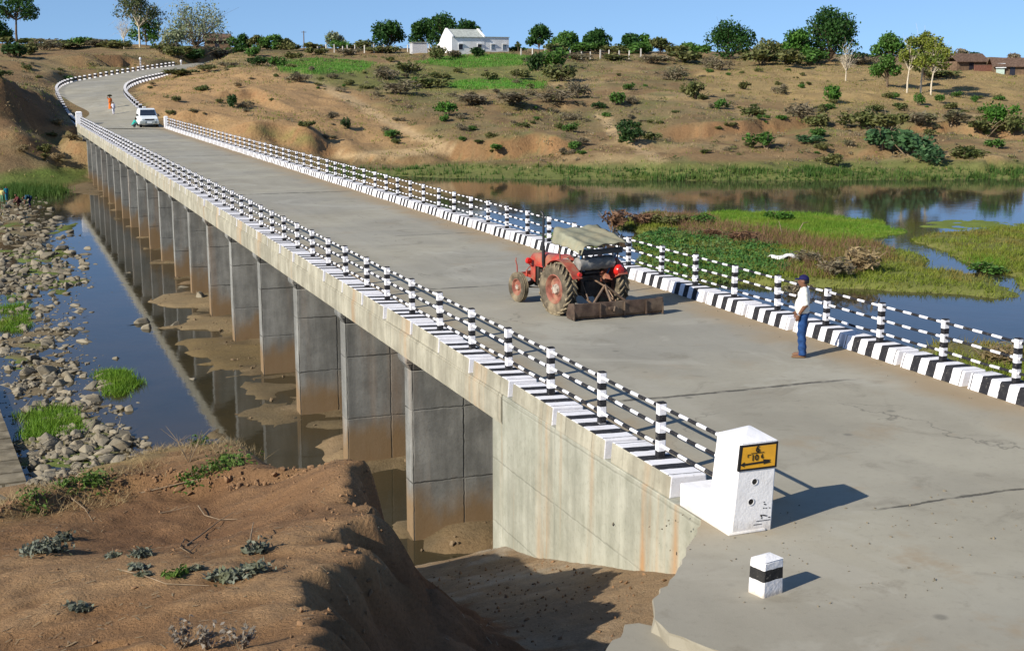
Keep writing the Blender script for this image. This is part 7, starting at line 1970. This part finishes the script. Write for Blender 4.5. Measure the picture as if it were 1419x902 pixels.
# clods and pebbles
ms = MB(); cr = np.random.RandomState(31)
def clod(x, y, s):
    me = rmesh[cr.randint(14)]; M = Matrix.Translation((x, y, float(nb.sample(x, y)) + .08 * s)) @ Euler(tuple(cr.uniform(0, 6.28, 3))).to_matrix().to_4x4() @ Matrix.Scale(s, 4)
    ms.add([M @ v.co for v in me.vertices], [tuple(f.vertices) for f in me.polygons])
for i in range(760):
    y = cr.uniform(8, 20.5); bxx = np.interp(y, [8.5, 10.2, 11.9, 12.9, 14.3, 16.4, 18.0, 19.2, 20.5], [1.75, 2.25, 2.75, 3.05, 3.45, 4.0, 4.45, 4.75, 4.9])
    x = bxx + cr.normal(0.3, .3) if i % 5 else cr.uniform(-1.5, 4.5); clod(x, y, abs(cr.normal(0, .032)) + .012)
for i in range(420):
    x, y = cr.uniform(5.6, 8.3), cr.uniform(12.5, 22.3); clod(x, y, abs(cr.normal(0, .035)) + .012)
for i in range(300):
    x = cr.uniform(-.5, 3.8); y = 17.2 + .5 * math.sin(x * 1.3) + cr.normal(0, .12); clod(x, y, abs(cr.normal(0, .05)) + .018)
tag(ms.build('soil_clods', simple('clod_soil', (0.21, 0.125, 0.068), 0.95, 0.1, 0, 0.35, 6, 0.4), None, 0), 'crumbled earth clods and pebbles on the mound and the track', 'clods', kind='stuff')

# straw and leaf litter on the mound and the track
X_ = rs.uniform(-1.5, 8.3, 5200); Y_ = rs.uniform(8, 22, 5200)
k = (nb.sample(X_, Y_) > -3.6) & ((fbm(X_ / 1.1, Y_ / 1.1, 701)) > rs.uniform(-.3, .6, 5200))
P = np.stack([X_, Y_, nb.sample(X_, Y_) + .008], 1)[k]; n_s = len(P); a_ = rs.rand(n_s) * 6.28; L_ = .03 + .09 * rs.rand(n_s) ** 2
dv = np.stack([np.cos(a_) * L_, np.sin(a_) * L_, np.zeros(n_s)], 1); E_ = P + dv; E_[:, 2] = nb.sample(E_[:, 0], E_[:, 1]) + .010
w_ = np.stack([-np.sin(a_), np.cos(a_), np.zeros(n_s)], 1) * (.003 + .004 * rs.rand(n_s))[:, None]
V = np.stack([P - w_, P + w_, E_ + w_, E_ - w_], 1).reshape(-1, 3)
stuff('straw', V, np.arange(n_s * 4).reshape(-1, 4), leaf_mat('straw_leaf', (0.34, 0.26, 0.15), (0.20, 0.13, 0.07), None, .1), 'bits of straw and leaf litter on the bare earth')
# grit blown along the kerbs and over the apron
ms = MB(); cr = np.random.RandomState(8)
for i in range(520):
    if i % 3 == 0: x, y = 16.7 - abs(cr.normal(0, .35)), cr.uniform(16, 60)
    elif i % 3 == 1: x, y = 9.1 + abs(cr.normal(0, .3)), cr.uniform(15, 50)
    else: x, y = cr.uniform(7.2, 13), cr.uniform(11.5, 15)
    s = .012 + abs(cr.normal(0, .018)); me = rmesh[cr.randint(14)]
    M = Matrix.Translation((x, y, .006 + .1 * s)) @ Euler(tuple(cr.uniform(0, 6.28, 3))).to_matrix().to_4x4() @ Matrix.Scale(s, 4)
    ms.add([M @ v.co for v in me.vertices], [tuple(f.vertices) for f in me.polygons])
tag(ms.build('road_grit', M_ROCK, None, 0), 'loose grit and pebbles on the concrete along the kerbs', 'grit', kind='stuff')

# stones and lumps fallen on the mud between the piers
ms = MB(); cr = np.random.RandomState(18)
for i in range(700):
    x, y = cr.uniform(5.5, 17), cr.uniform(26, 75); z = float(bed.sample(x, y))
    if z < WZ - .03: continue
    s = .05 + abs(cr.normal(0, .08)); me = rmesh[cr.randint(14)]
    M = Matrix.Translation((x, y, z + .08 * s)) @ Euler(tuple(cr.uniform(0, 6.28, 3))).to_matrix().to_4x4() @ Matrix.Scale(s, 4)
    ms.add([M @ v.co for v in me.vertices], [tuple(f.vertices) for f in me.polygons])
tag(ms.build('mud_stones', simple('mud_lump', (0.16, 0.115, 0.07), 0.95, 0.1, 0, 0.35, 4, 0.4), None, 0), 'small stones and mud lumps on the flats between the piers', 'stones', kind='stuff')
